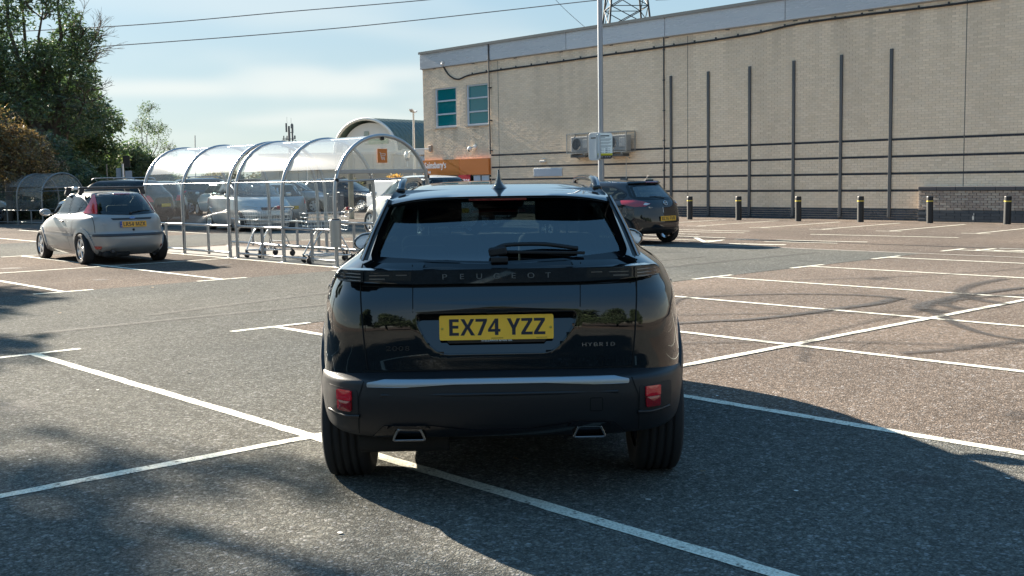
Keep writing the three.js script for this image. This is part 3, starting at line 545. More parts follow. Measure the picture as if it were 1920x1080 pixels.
    for (const q of [-1, 1]) { // gloss blades down the sides of the window
      const g = gridGeo([[V3(q * 0.545, 1.405, 0.27), V3(q * 0.662, 1.135, 0.44)], [V3(q * 0.522, 1.412, 0.396), V3(q * 0.634, 1.135, 0.541)], [V3(q * 0.504, 1.405, 0.39), V3(q * 0.612, 1.135, 0.534)]].map((r) => { const o = []; for (let i = 0; i <= 8; i++) { const p = r[0].clone().lerp(r[1], i / 8); p.x += q * 0.006 * Math.sin(i / 8 * Math.PI); o.push(p); } return o; }));
      mesh('window_blade', g, mat(0.03, 0.034, 0.038, 0.12), t);
      mesh('blade_edge', tube([[q * 0.525, 1.412, 0.395], [q * 0.586, 1.275, 0.471], [q * 0.638, 1.135, 0.541]], 0.0045, 6), M.satin, t);
    }
  }
  // wiper
  {
    const f = (x, y, o) => { const [P, n] = FG(x, y); return P.addScaledVector(n, o); }, L = (q) => [q.x, q.y, q.z];
    const arm = [[-0.03, 1.152, 0.035], [0.03, 1.172, 0.04], [0.2, 1.178, 0.03], [0.36, 1.162, 0.016]].map(([x, y, o]) => L(f(x, y, o)));
    mesh('rear_wiper', [tube(arm, 0.0095, 8), rbox(0.085, 0.042, 0.03, 0.012, 0, 0, 0).rotateZ(0.12).translate(...L(f(-0.012, 1.147, 0.03))), rbox(0.4, 0.014, 0.016, 0.004, 0, 0, 0).rotateZ(-0.03).translate(...L(f(0.19, 1.148, 0.016))), rbox(0.08, 0.03, 0.02, 0.008).translate(...L(f(-0.005, 1.118, 0.016)))], M.plasticDark, t);
  }
  // light bar across the tailgate
  {
    const FL = frame((x, y) => V3(x, y, sp.zc + (lerp(0.604, 0.611, (y - 1.03) / 0.07) - sp.zc) * Math.pow(1 - Math.pow(clamp(Math.abs((x + 0.012) / 0.818), 0, 0.999), 9), 1 / 9)), V3(0, 1, sp.zc));
    const bar0 = mesh('light_bar', patch(roundPoly([[-0.748, 1.043], [-0.4, 1.028], [0.37, 1.028], [0.735, 1.045], [0.742, 1.07], [0.712, 1.098], [0.37, 1.093], [-0.4, 1.093], [-0.735, 1.098], [-0.755, 1.07]], 0.012), FL, { off: 0.008, skirt: 0.05, rings: 10, hub: [0, 1.06] }), M.smoke, t);
    [...'PEUGEOT'].forEach((c, i) => { const x = -0.02 + (i - 3) * 0.0785, [P, n] = FL(x, 1.0605), o = mesh('bar_letter', textGeo(font, c, 0.0235, 0.003, 1.5), mat(0.11, 0.113, 0.118, 0.35, 0.7), bar0); o.position.copy(P).addScaledVector(n, 0.0085); o.rotation.set(-0.11, Math.atan2(n.x, n.z), 0); });
    for (const q of [1, -1]) {
      const X = (a) => q * a - 0.008;
      const lamp = mesh('tail_light', patch(roundPoly([[X(0.618), 1.04], [X(0.74), 1.052], [X(0.745), 1.07], [X(0.715), 1.092], [X(0.618), 1.092]], 0.008), FL, { off: 0.013, skirt: 0.012, rings: 3 }), mat(0.02, 0.018, 0.016, 0.05, 0, { clearcoat: 1, clearcoatRoughness: 0.0 }), t);
      each('lamp_claw', [0, 1, 2].map((i) => patch([[X(0.628), 1.046 + i * 0.0155], [X(0.728 - i * 0.006), 1.051 + i * 0.0155], [X(0.722 - i * 0.006), 1.0555 + i * 0.0155], [X(0.628), 1.0515 + i * 0.0155]], FL, { off: 0.0145, skirt: 0.003, rings: 1 })), mat(0.26, 0.25, 0.24, 0.25, 0.6), lamp);
      const inn = mesh('inner_lamp', patch(roundPoly([[X(0.605), 1.044], [X(0.605), 1.09], [X(0.40), 1.086], [X(0.40), 1.046]], 0.006), FL, { off: 0.0105, skirt: 0.01, rings: 3 }), mat(0.028, 0.024, 0.02, 0.05, 0, { clearcoat: 1, clearcoatRoughness: 0 }), t);
      each('lamp_strip', [patch([[X(0.59), 1.069], [X(0.50), 1.069], [X(0.50), 1.0735], [X(0.59), 1.0735]], FL, { off: 0.0115, skirt: 0.002, rings: 1 }), patch([[X(0.47), 1.069], [X(0.42), 1.069], [X(0.42), 1.0735], [X(0.47), 1.0735]], FL, { off: 0.0115, skirt: 0.002, rings: 1 }), patch([[X(0.59), 1.051], [X(0.52), 1.051], [X(0.52), 1.058], [X(0.59), 1.058]], FL, { off: 0.0115, skirt: 0.002, rings: 1 })], mat(0.22, 0.2, 0.18, 0.25, 0.6), inn);
    }
  }
  // tailgate: shut lines, creases, plate recess
  const gapM = mat(0.001, 0.001, 0.001, 0.9);
  each('shut_line', [seam([[-0.642, 1.13], [-0.648, 1.02], [-0.632, 0.8], [-0.617, 0.632]], s.rear, 0.006), seam([[0.632, 1.13], [0.626, 1.02], [0.61, 0.8], [0.595, 0.632]], s.rear, 0.006), seam([[-0.405, 1.112], [-0.403, 0.9]], s.rear, 0.004), seam([[0.368, 1.112], [0.358, 0.9]], s.rear, 0.004),
    seam([[-0.64, 1.018], [-0.4, 1.012], [0.36, 1.012], [0.62, 1.018]], s.rear, 0.006), seam([[-0.642, 0.634], [0.6, 0.634]], s.rear, 0.006)], gapM, t);
  const crease = (pts, r) => tube(pts.map(([x, y, o]) => { const [P, n] = s.rear(x, y); P.addScaledVector(n, o || 0); return [P.x, P.y, P.z]; }), r, 8, 40);
  mesh('tailgate_handle', patch(roundPoly([[-0.395, 0.898], [0.35, 0.898], [0.352, 0.945], [-0.397, 0.945]], 0.012), s.rear, { off: 0.007, skirt: 0.02, rings: 5, step: 0.03, dome: 0.006 }), M.black, t);
  {
    const back = (x, y) => V3(x, y, lerp(0.630, 0.560, (y - 0.70) / 0.2)), Fb = frame(back, V3(0, 0.8, -1));
    const floor = mesh('plate_recess', patch(recess, Fb, { off: 0, skirt: 0, rings: 6 }), M.black, t);
    const p = dense(recess, 0.03), out = grow(p, 0.034);
    mesh('recess_rim', [gridGeo([out.map((q) => s.rear(...q)[0].addScaledVector(s.rear(...q)[1], 0.0015)), grow(p, 0.006).map((q) => s.rear(...q)[0].addScaledVector(s.rear(...q)[1], 0.002)), p.map((q) => s.rear(...q)[0].addScaledVector(s.rear(...q)[1], -0.001))], true), gridGeo([p.map((q) => s.rear(...q)[0].addScaledVector(s.rear(...q)[1], -0.001)), p.map((q) => Fb(...q)[0])], true)], M.black, floor);
    const pm = plateMat('EX74 YZZ', { screws: true, bg: '#ffc23c', fg: '#101c33' });
    const np = part('number_plate', t); np.position.set(-0.024, 0.826, 0.628); np.rotation.x = -0.06;
    const sh = roundRect(0.521, 0.113, 0.01), face = new THREE.ShapeGeometry(sh, 6), uv = face.attributes.uv, ps = face.attributes.position;
    for (let i = 0; i < uv.count; i++) uv.setXY(i, ps.getX(i) / 0.521 + 0.5, ps.getY(i) / 0.113 + 0.5);
    mesh('plate_face', face.translate(0, 0, 0.0045), pm, np); mesh('plate_backing', new THREE.ExtrudeGeometry(sh, { depth: 0.0035, bevelEnabled: false }), M.plasticDark, np);
    const holder = new THREE.Shape(); holder.moveTo(-0.235, -0.05); holder.lineTo(0.235, -0.05); holder.lineTo(0.218, -0.071); holder.lineTo(-0.218, -0.071);
    const hg = new THREE.ShapeGeometry(holder), hu = hg.attributes.uv, hp = hg.attributes.position; for (let i = 0; i < hu.count; i++) hu.setXY(i, hp.getX(i) / 0.47 + 0.5, (hp.getY(i) + 0.071) / 0.021);
    mesh('plate_holder', hg.translate(0, 0, 0.002), new THREE.MeshStandardMaterial({ roughness: 0.3, side: THREE.DoubleSide, map: canvasTex(1024, 46, (x, w, h) => { x.fillStyle = '#0a0c12'; x.fillRect(0, 0, w, h); x.fillStyle = '#e8ecf0'; x.font = 'bold 30px sans-serif'; x.textAlign = 'center'; x.fillText('STELLANTIS &YOU UK', w / 2, 30); }) }), np);
    for (const q of [-1, 1]) mesh('plate_screw', new THREE.SphereGeometry(0.005, 10, 6, 0, 6.3, 0, 1.57).rotateX(1.57).translate(q * 0.247, -0.004, 0.0048), mat(0.5, 0.36, 0.06, 0.4), np);
    for (const q of [-1, 1]) mesh('plate_lamp', rbox(0.07, 0.012, 0.03, 0.004, q * 0.13, 0.892, 0.59), M.plasticDark, t);
    mesh('tailgate_button', rbox(0.1, 0.012, 0.014, 0.004, -0.02, 0.896, 0.632), M.plasticDark, t);
  }
  { // badges low on the tailgate
    const badge = (name, text, x0, y0, size, st, sp2, m) => { const g = part(name, t); [...text].forEach((c, i) => { const [P, n] = s.rear(x0 + (i - (text.length - 1) / 2) * sp2, y0), o = mesh('badge_letter', textGeo(font, c, size, 0.003, st), m, g); o.position.copy(P).addScaledVector(n, 0.0015); o.rotation.y = Math.atan2(n.x, n.z); }); };
    badge('model_badge', '2008', -0.475, 0.738, 0.02, 1.7, 0.0285, mat(0.05, 0.05, 0.052, 0.3, 0.8)); badge('hybrid_badge', 'HYBRID', 0.44, 0.742, 0.0165, 1.6, 0.026, mat(0.32, 0.33, 0.34, 0.25, 0.9));
  }
  // bumper: its own lofted skin of dark grain plastic
  const bW = curve([[0.33, 0.88], [0.36, 0.898], [0.45, 0.912], [0.56, 0.918], [0.60, 0.914], [0.622, 0.90], [0.632, 0.885]]), bR = curve([[0.33, 0.66], [0.345, 0.69], [0.37, 0.71], [0.42, 0.728], [0.47, 0.738], [0.52, 0.742], [0.56, 0.738], [0.585, 0.735], [0.60, 0.728], [0.612, 0.70], [0.622, 0.662], [0.632, 0.63]]);
  const bz = (x, y) => sp.zc + (bR(y) - sp.zc) * Math.pow(1 - Math.pow(clamp(Math.abs(x / bW(y)), 0, 0.9995), 6), 1 / 6);
  const FB = frame((x, y) => V3(x, y, bz(x, y)), V3(0, 0.5, sp.zc));
  {
    const ys = levels(0.33, [[0.36, 0.008], [0.58, 0.02], [0.632, 0.006]]), rows = ys.map((y) => { const o = [], n = 120; for (let i = 0; i <= n; i++) { const a = lerp(-1, 1, i / n), e = Math.sign(a) * (1 - Math.pow(1 - Math.abs(a), 2.1)); const L = bR(y) - sp.zc; // dense at the corners
      const k = Math.abs(e), x = bW(y) * Math.sign(e) * Math.min(0.9985, k); let z = bz(x, y); o.push(V3(x, y, z)); }
      // run the sides forward to the wheel arch
      for (const q of [1, -1]) { const side = []; const end = q > 0 ? o[o.length - 1] : o[0]; for (let i = 1; i <= 6; i++) { const z = lerp(end.z, 0.36, i / 6), tt = (z - sp.zc) / (bR(y) - sp.zc); side.push(V3(q * bW(y) * Math.pow(1 - Math.pow(clamp(tt, 0, 0.9999), 6), 1 / 6), y, Math.min(z, end.z))); } if (q > 0) o.push(...side); else o.unshift(...side.reverse()); }
      return o; });
    const low = rows[0].map((v) => V3(v.x * 0.9, 0.325, v.z - 0.12));
    const bump = mesh('rear_bumper', [gridGeo(rows), gridGeo([low, rows[0].map((v) => v.clone())])], M.plastic, t);
    each('bumper_seam', [seam([[-0.628, 0.598], [-0.655, 0.52], [-0.66, 0.35]], FB, 0.005, 0.002), seam([[0.583, 0.598], [0.612, 0.52], [0.618, 0.35]], FB, 0.005, 0.002)], gapM, bump);
    mesh('bumper_strip', [patch(roundPoly([[-0.612, 0.574], [-0.43, 0.574], [-0.36, 0.584], [0.33, 0.584], [0.40, 0.574], [0.568, 0.574], [0.57, 0.592], [0.5, 0.604], [-0.53, 0.604], [-0.612, 0.592]], 0.006, 3), FB, { off: 0.007, skirt: 0.012, rings: 8, step: 0.02, hub: [-0.02, 0.594] })], M.satin, bump);
    mesh('bumper_ridge', [tube([-0.55, -0.2, 0.2, 0.52].map((x) => { const [P, n] = FB(x, 0.538); P.addScaledVector(n, -0.004); return [P.x, P.y, P.z]; }), 0.009, 8, 30)], M.plastic, bump);
    mesh('tow_eye_cover', ribbon(roundPoly([[0.392, 0.452], [0.448, 0.452], [0.448, 0.512], [0.392, 0.512]], 0.008), FB, 0.002, 0.002, 0.0015), gapM, bump);
    for (const q of [1, -1]) {
      const X = (a) => q * a - 0.02;
      mesh('reflector_recess', patch(roundPoly([[X(0.638), 0.44], [X(0.80), 0.44], [X(0.80), 0.565], [X(0.638), 0.56]], 0.02), FB, { off: 0.0025, skirt: 0.004, rings: 4 }), M.plasticDark, bump);
      const rf = mesh('reflector', patch(roundPoly([[X(0.665), 0.508], [X(0.735), 0.508], [X(0.735), 0.553], [X(0.665), 0.553]], 0.006), FB, { off: 0.012, skirt: 0.012, rings: 3 }), M.red, bump);
      mesh('fog_lamp', patch(roundPoly([[X(0.668), 0.458], [X(0.735), 0.458], [X(0.735), 0.506], [X(0.665), 0.506]], 0.008), FB, { off: 0.0105, skirt: 0.012, rings: 3, dome: 0.004 }), M.redDark, rf);
      mesh('recess_ledge', tube([[X(0.63), 0.438], [X(0.70), 0.434], [X(0.79), 0.440]].map(([x, y]) => { const [P, n] = FB(x, y); P.addScaledVector(n, 0.002); return [P.x, P.y, P.z]; }), 0.008, 8, 14), M.plastic, bump);
    }
    // gloss diffuser with two trapezoid exhaust trims
    mesh('diffuser', [patch(roundPoly([[-0.60, 0.338], [0.56, 0.338], [0.50, 0.398], [0.32, 0.402], [0.24, 0.372], [-0.28, 0.372], [-0.36, 0.402], [-0.54, 0.398]], 0.01), FB, { off: 0.006, skirt: 0.012, rings: 6, step: 0.02, hub: [-0.02, 0.355] }), ], mat(0.007, 0.007, 0.008, 0.22), bump);
    for (const cx of [-0.428, 0.388]) {
      const o = [[-0.076, 0.328], [0.078, 0.328], [0.054, 0.384], [-0.05, 0.384]].map(([a, b]) => [a + cx, b]), inn = [[-0.068, 0.3325], [0.070, 0.3325], [0.049, 0.379], [-0.045, 0.379]].map(([a, b]) => [a + cx, b]);
      const po = roundPoly(o, 0.014), pi = roundPoly(inn, 0.01), sh = new THREE.Shape(po.map(([a, b]) => new THREE.Vector2(a, b))); sh.holes.push(new THREE.Path(pi.map(([a, b]) => new THREE.Vector2(a, b))));
      const ex = mesh('exhaust_trim', new THREE.ExtrudeGeometry(sh, { depth: 0.07, bevelEnabled: true, bevelSize: 0.002, bevelThickness: 0.002, bevelSegments: 2 }).translate(0, 0, 0.655), mat(0.3, 0.3, 0.31, 0.2, 1), bump);
      mesh('exhaust_bore', new THREE.ShapeGeometry(new THREE.Shape(pi.map(([a, b]) => new THREE.Vector2(a, b)))).translate(0, 0, 0.672), mat(0.006, 0.006, 0.006, 0.5), ex);
      mesh('exhaust_brow', patch(roundPoly([[cx - 0.1, 0.386], [cx + 0.1, 0.386], [cx + 0.075, 0.402], [cx - 0.075, 0.402]], 0.006), FB, { off: 0.016, skirt: 0.02, rings: 3 }), M.gloss, bump);
    }
  }
  // roof: rails, fin aerial
  for (const q of [-1, 1]) { const x = q * 0.452; mesh('roof_rail', [tube([[x * 1.06, 1.445, 0.16], [x * 1.055, 1.478, 0.09], [x * 1.05, 1.494, -0.02], [x * 1.05, 1.5, -0.3], [x * 1.05, 1.502, -0.8], [x * 1.06, 1.492, -1.2], [x * 1.07, 1.455, -1.32]], 0.0155, 10, 60).scale(1, 1, 1), rbox(0.045, 0.03, 0.14, 0.012, x * 1.06, 1.447, 0.15)], M.gloss, t); mesh('rail_trim', tube([[x * 1.085, 1.445, 0.17], [x * 1.085, 1.482, 0.095], [x * 1.08, 1.497, -0.02], [x * 1.08, 1.502, -0.4], [x * 1.08, 1.503, -0.8], [x * 1.09, 1.49, -1.21]], 0.01, 8, 50), M.satin, t); }
  {
    const rows = []; for (let i = 0; i <= 14; i++) { const v = i / 14, y = 1.452 + 0.092 * v, r = []; const len = lerp(0.15, 0.022, Math.pow(v, 0.8)), wd = 0.032 * Math.pow(1 - v, 3.5) + 0.0135 * (1 - v * 0.62), zb = lerp(0.25, 0.222, v); for (let j = 0; j <= 20; j++) { const a = j / 20 * 2 * Math.PI; r.push(V3(Math.sin(a) * wd, y, zb - len / 2 + Math.cos(a) * len / 2)); } rows.push(r); }
    mesh('roof_aerial', gridGeo(rows), M.black, t);
  }
  each('roof_groove', [-1, 1].map((q) => seam([[q * 0.44, 0.1], [q * 0.44, -1.2]], (x, z) => [V3(x, 1.4605, z), V3(0, 1, 0)], 0.01, 0)), M.plasticDark, t);
  // door mirrors
  for (const q of [1, -1]) {
    const mr = part('door_mirror', t), cx = q * 0.872, g = new THREE.SphereGeometry(1, 24, 16); g.scale(0.105, 0.068, 0.085); const ps = g.attributes.position; for (let i = 0; i < ps.count; i++) { if (ps.getZ(i) > 0.03) ps.setZ(i, 0.03); if (q * ps.getX(i) > 0.06) ps.setY(i, ps.getY(i) * 0.9 + 0.002); } g.computeVertexNormals(); g.translate(cx, 1.085, -1.87);
    mesh('mirror_shell', [g, rbox(0.12, 0.03, 0.06, 0.012, q * 0.8, 1.04, -1.87)], M.black, mr);
    const e = new THREE.CircleGeometry(1, 32).scale(0.086, 0.052, 1).rotateY(-q * 0.18).rotateX(-0.05).translate(cx, 1.086, -1.836); mesh('mirror_glass', e, mat(0.75, 0.78, 0.82, 0.02, 1), mr);
  }
  { const g = []; for (const F of [s.right, s.left]) g.push(seam([[-2.05, 1.05], [-2.1, 0.5], [-2.0, 0.3]], F, 0.006), seam([[-0.83, 1.06], [-0.84, 0.3]], F, 0.006), seam([[0.02, 1.08], [0.08, 0.85], [-0.2, 0.75]], F, 0.006)); each('door_seam', g, gapM, t); }
  for (const [F, q] of [[s.right, 1], [s.left, -1]]) for (const z of [-1.0, -0.12]) { const [P, n] = F(z, 0.96); mesh('door_handle', rbox(0.02, 0.03, 0.2, 0.009).translate(P.x + q * 0.002, 0.96, z), M.black, t); }
  for (const q of [1, -1]) mesh('headlight', patch(roundPoly([[q * 0.45, 0.74], [q * 0.78, 0.80], [q * 0.76, 0.9], [q * 0.5, 0.83]], 0.02), s.front, { off: 0.006, rings: 3 }), M.lampClear, t);
  mesh('front_grille', patch(roundPoly([[-0.5, 0.45], [0.5, 0.45], [0.55, 0.72], [-0.55, 0.72]], 0.05), s.front, { off: 0.006, rings: 4 }), M.plasticDark, t);
}
// ---------------------------------------------------------------- the store: long brick wall on the right
const darkA = mat(0.055, 0.065, 0.075, 0.75), darkB = mat(0.045, 0.055, 0.066, 0.75);
const BX = 28.85, bz0 = -31.6, bz1 = 8;
const brickTones = [[0.84, 0.675, 0.495], [0.82, 0.655, 0.48], [0.85, 0.69, 0.515], [0.80, 0.64, 0.465], [0.835, 0.675, 0.505]];
function bricks(name, parent, x, za, zb, ya, yb, m, tones, skip, L = 0.225, Hc = 0.075, gap = 0.01, depth = 0.03) {
  const list = [], rows = Math.round((yb - ya) / Hc), o = new THREE.Object3D(), col = new THREE.Color();
  for (let r = 0; r < rows; r++) { const y = ya + (r + 0.5) * Hc, off = (r % 2) * L / 2; for (let z = za - off; z < zb; z += L) { let a = Math.max(z, za), b = Math.min(z + L, zb); if (b - a < 0.03 || (skip && skip((a + b) / 2, y, a, b))) continue; list.push([y, (a + b) / 2, b - a - gap, r]); } }
  const g = new THREE.BoxGeometry(depth, Hc - gap, 1), im = new THREE.InstancedMesh(g, m, list.length);
  list.forEach(([y, z, l, r], i) => {
    o.position.set(x + rr(-0.002, 0.002), y, z); o.scale.set(1, 1, l); o.updateMatrix(); im.setMatrixAt(i, o.matrix);
    const t = tones[Math.floor(rnd() * tones.length)], stain = 1 - 0.10 * smooth(0.5, 0.8, fbm(z * 0.9, y * 0.22, 3, 4)) - 0.06 * smooth(0.45, 0.7, fbm(z * 0.2, y * 0.3, 6, 3)), wet = (parent.name === 'store_building' ? 1 : 0) * (0.16 * smooth(0.5, 0.72, vnoise(z * 3.1, y * 0.15, 2)) * Math.exp(-Math.max(0, 6.5 - y) / 1.3) + (y < 3.85 && z < 4.7 ? 0.22 * smooth(0.42, 0.7, vnoise(z * 5, y * 0.2, 8)) * Math.exp(-(3.85 - y) / 1.2) : 0)), k = (stain - wet) * rr(0.95, 1.04);
    col.setRGB(t[0] * k, t[1] * k, t[2] * k); im.setColorAt(i, col);
  });
  im.name = name; im.userData.kind = 'stuff'; im.castShadow = im.receiveShadow = true; parent.add(im); return im;
}
{
  const t = thing('store_building', 'long pale brick supermarket building with a grey parapet, dark brick bands and an orange sign', 'building', [BX, 0, bz0]);
  const Z = (z) => z - bz0; // local
  const mortar = mat(0.66, 0.54, 0.41, 0.95, 0, { bumpMap: noiseTex, bumpScale: 0.004 });
  const brickM = new THREE.MeshStandardMaterial({ color: C(1, 1, 1), roughness: 0.9 }), darkBrickM = new THREE.MeshStandardMaterial({ color: C(1, 1, 1), roughness: 0.7 });
  const wz = [[-30.73, -29.2], [-28.48, -27.02]], wy = [3.85, 5.63], shop = [bz0, -26.9];
  // wall body in blocks round the two windows and the shop front, so that openings are real
  const wb = [], add = (za, zb, ya, yb, d = 0.3, x = -0.005) => wb.push(box(d, yb - ya, zb - za, x + d / 2, (ya + yb) / 2, Z((za + zb) / 2)));
  add(bz0, bz1, 5.63, 7.25); add(bz0, wz[0][0], 3.85, 5.63); add(wz[0][1], wz[1][0], 3.85, 5.63); add(wz[1][1], bz1, 3.85, 5.63); add(bz0, bz1, 1.66, 3.85); add(-26.9, bz1, 0, 1.66);
  wb.push(box(30, 7.2, 0.3, 15.02, 3.6, Z(bz0) + 0.15), box(30, 7.2, 0.3, 15, 3.6, Z(bz1) - 0.15), box(0.3, 7.2, bz1 - bz0, 30, 3.6, Z((bz0 + bz1) / 2)), box(30, 0.2, bz1 - bz0 - 0.1, 15.1, 6.9, Z((bz0 + bz1) / 2)));
  mesh('wall', wb, mortar, t);
  const bandY = [0.925, 1.45, 1.975, 2.5], isBand = (y) => bandY.some((b) => Math.abs(y - b) < 0.04);
  const skip = (z, y, a, b) => (y < 1.66 && z < -26.9) || (y < 0.375) || (isBand(y) && z > -26.85) || (y > wy[0] && y < wy[1] && wz.some(([p, q]) => b > p && a < q)) || Math.abs(z + 26.8) < 0.03;
  // cut bricks at the window jambs
  bricks('brick_courses', t, 0, 0, Z(bz1), 0.375 - 0.0, 6.525, brickM, brickTones, (z, y, a, b) => skip(z + bz0, y, a + bz0, b + bz0));
  bricks('plinth_bricks', t, -0.004, Z(-26.85), Z(bz1), 0, 0.375, darkBrickM, [[0.055, 0.065, 0.078], [0.07, 0.078, 0.09], [0.045, 0.055, 0.066]]);
  for (const y of bandY) bricks('dark_band', t, -0.006, Z(-26.85), Z(bz1), y - 0.0375, y + 0.0375, darkBrickM, [[0.022, 0.026, 0.034], [0.03, 0.034, 0.042]], null, 0.225, 0.075, 0.008);
  // joints and pipes
  const dk = mat(0.05, 0.052, 0.056, 0.6), jm = mat(0.17, 0.155, 0.135, 0.9);
  mesh('downpipe', [cyl(0.032, 0.032, 4.72, -0.125, 4.9, Z(-26.8), 10), ...[2.7, 4, 5.4, 6.6].map((y) => box(0.14, 0.05, 0.09, -0.08, y, Z(-26.8)))], dk, t);
  mesh('downpipe', [cyl(0.025, 0.025, 6.4, -0.04, 3.4, Z(-17.08), 10), ...[0.6, 1.7, 2.8, 3.9, 5.0, 6.1].map((y) => box(0.07, 0.04, 0.08, -0.03, y, Z(-17.08)))], dk, t);
  for (const z of [-26.33, -15.98, -5.6, 0.5]) mesh('movement_joint', box(0.012, 6.1, 0.022, -0.014, 3.45, Z(z)), jm, t);
  // parapet of metal panels with a coping
  const pm = [[0.46, 0.475, 0.50], [0.44, 0.455, 0.48], [0.475, 0.49, 0.515]].map(([r, g, b]) => mat(r, g, b, 0.55, 0.15, { roughnessMap: noiseTex }));
  const edges = [bz0 - 0.08, -26.77, -22.1, -16.98, -11.8, -6.6, -1.4, 3.4, bz1];
  for (let i = 0; i + 1 < edges.length; i++) mesh('parapet_panel', rbox(0.1, 0.72, edges[i + 1] - edges[i] - 0.02, 0.012, -0.055, 6.92, Z((edges[i] + edges[i + 1]) / 2)), pm[i % 3], t);
  mesh('parapet_end', box(2, 0.72, 0.08, 0.97, 6.92, Z(bz0) - 0.05), pm[0], t);
  mesh('coping', [box(0.5, 0.07, bz1 - bz0 + 0.2, 0.1, 7.315, Z((bz0 + bz1) / 2)), box(0.02, 0.1, bz1 - bz0 + 0.2, -0.16, 7.285, Z((bz0 + bz1) / 2))], mat(0.16, 0.17, 0.165, 0.5, 0.3), t);
  const wp = []; for (let z = bz0 + 0.9; z < bz1; z += 2.75) wp.push(box(0.04, 0.05, 0.16, -0.03, 6.53, Z(z))); wp.forEach((g) => mesh('weep_vent', g, dk, t));
  mesh('parapet_drip', box(0.05, 0.03, bz1 - bz0, -0.03, 6.548, Z((bz0 + bz1) / 2)), mat(0.35, 0.33, 0.3, 0.8), t);
  // windows: white frame, two transoms, three teal panes
  const fm = mat(0.52, 0.56, 0.60, 0.45), teal = mat(0.004, 0.16, 0.18, 0.04);
  wz.forEach(([a, b], i) => {
    const w = part('window', t), y0 = wy[0], y1 = wy[1], cz = Z((a + b) / 2), L = b - a, H = y1 - y0;
    mesh('frame', [box(0.08, 0.07, L, 0.07, y1 - 0.035, cz), box(0.08, 0.07, L, 0.07, y0 + 0.035, cz), box(0.08, H - 0.14, 0.1, 0.07, (y0 + y1) / 2, Z(a) + 0.05), box(0.08, H - 0.14, 0.06, 0.07, (y0 + y1) / 2, Z(b) - 0.03), ...[1, 2].map((k) => box(0.08, 0.065, L - 0.16, 0.068, y0 + H * k / 3, cz + 0.02))], fm, w);
    for (let k = 0; k < 3; k++) mesh('pane', box(0.02, H / 3 - 0.06, L - 0.16, 0.09 + 0.004 * k, y0 + H * (k + 0.5) / 3, cz + 0.02).rotateY(0), teal, w);
    mesh('sill', box(0.12, 0.05, L + 0.1, -0.02, y0 - 0.026, cz), mat(0.36, 0.34, 0.31, 0.8), w);
  });
  // shop front below: orange fascia in two panels, letters, smaller signs
  const om = mat(0.56, 0.165, 0.028, 0.45), om2 = mat(0.50, 0.16, 0.018, 0.45);
  mesh('orange_fascia_panel', box(0.12, 0.7, 2.68, -0.08, 2.03, Z(-30.26)), om2, t); mesh('orange_fascia_panel', box(0.12, 0.7, 2.0, -0.083, 2.03, Z(-27.9)), om, t);
  const lt = textGeo(fontBold, "Sainsbury's", 0.27, 0.02, 0.78); mesh('sign_lettering', lt.rotateY(-Math.PI / 2).translate(-0.15, 2.1, Z(-30.62)), mat(0.82, 0.82, 0.82, 0.5), t);
  mesh('sign_lettering', textGeo(fontBold, 'er Hill', 0.11, 0.015, 0.8).rotateY(-Math.PI / 2).translate(-0.15, 1.83, Z(-31.15)), mat(0.82, 0.82, 0.82, 0.5), t);
  mesh('shop_front', [box(0.1, 1.66, 4.7, 0.6, 0.83, Z(-29.25)), box(3, 0.1, 4.7, 1.6, 0.02, Z(-29.25))], mat(0.02, 0.022, 0.025, 0.1), t);
  const wtex = (w, h, bg, fg, txt, f) => new THREE.MeshStandardMaterial({ roughness: 0.5, map: canvasTex(w, h, (x) => { x.fillStyle = bg; x.fillRect(0, 0, w, h); x.fillStyle = fg; x.font = f; x.textAlign = 'center'; x.textBaseline = 'middle'; x.fillText(txt, w / 2, h / 2); }) });
  const sg = (name, m, za, zb, ya, yb) => { const g = new THREE.PlaneGeometry(zb - za, yb - ya).rotateY(-Math.PI / 2).translate(-0.17, (ya + yb) / 2, Z((za + zb) / 2)); mesh(name, g, m, t); mesh(name + '_back', box(0.08, yb - ya, zb - za, -0.122, (ya + yb) / 2, Z((za + zb) / 2)), M.plasticDark, t); };
  sg('black_shop_sign', wtex(512, 128, '#14161a', '#e8e8e8', 'Food & Mag', 'bold 74px sans-serif'), -31.3, -29.05, 1.28, 1.6); sg('red_shop_sign', wtex(256, 160, '#c0142c', '#ffffff', 'Argos', 'bold 84px sans-serif'), -28.95, -28.12, 1.2, 1.68);
  for (const [a, b] of [[-28.0, -27.55], [-27.45, -26.98]]) mesh('shop_window', rbox(0.05, 0.5, b - a, 0.01, -0.06, 1.4, Z((a + b) / 2)), mat(0.5, 0.58, 0.66, 0.12), t);
  // black service cable clipped along the wall
  const cb = [[-30.0, 6.62], [-29.85, 6.42], [-29.6, 6.2], [-29.25, 6.02], [-28.9, 5.98], [-28.55, 6.04], [-28.2, 6.1], [-27.6, 6.12], [-26.8, 6.15], [-25.6, 6.16], [-24.4, 6.18], [-23, 6.18], [-21.5, 6.21], [-20, 6.22], [-18.4, 6.24], [-16.7, 6.25], [-14.8, 6.28], [-13, 6.32], [-11.3, 6.46], [-9, 6.46], [-6, 6.44], [-3, 6.46], [1, 6.44], [6, 6.46]];
  mesh('service_cable', tube(cb.map(([z, y], i) => [-0.05, y - 0.06 + (i % 2) * 0.012, Z(z)]), 0.034, 8, 220), mat(0.018, 0.018, 0.02, 0.7), t);
  const clips = []; for (let z = -28; z < 6; z += 0.95) { const i = cb.findIndex((c) => c[0] > z), a = cb[i - 1] || cb[i], b = cb[i], y = lerp(a[1], b[1], (z - a[0]) / (b[0] - a[0] || 1)) - 0.05; clips.push(rbox(0.05, 0.11, 0.05, 0.01, -0.045, y + 0.025, Z(z))); } const cl = mesh('cable_clips', clips, dk, t); cl.userData.kind = 'stuff';
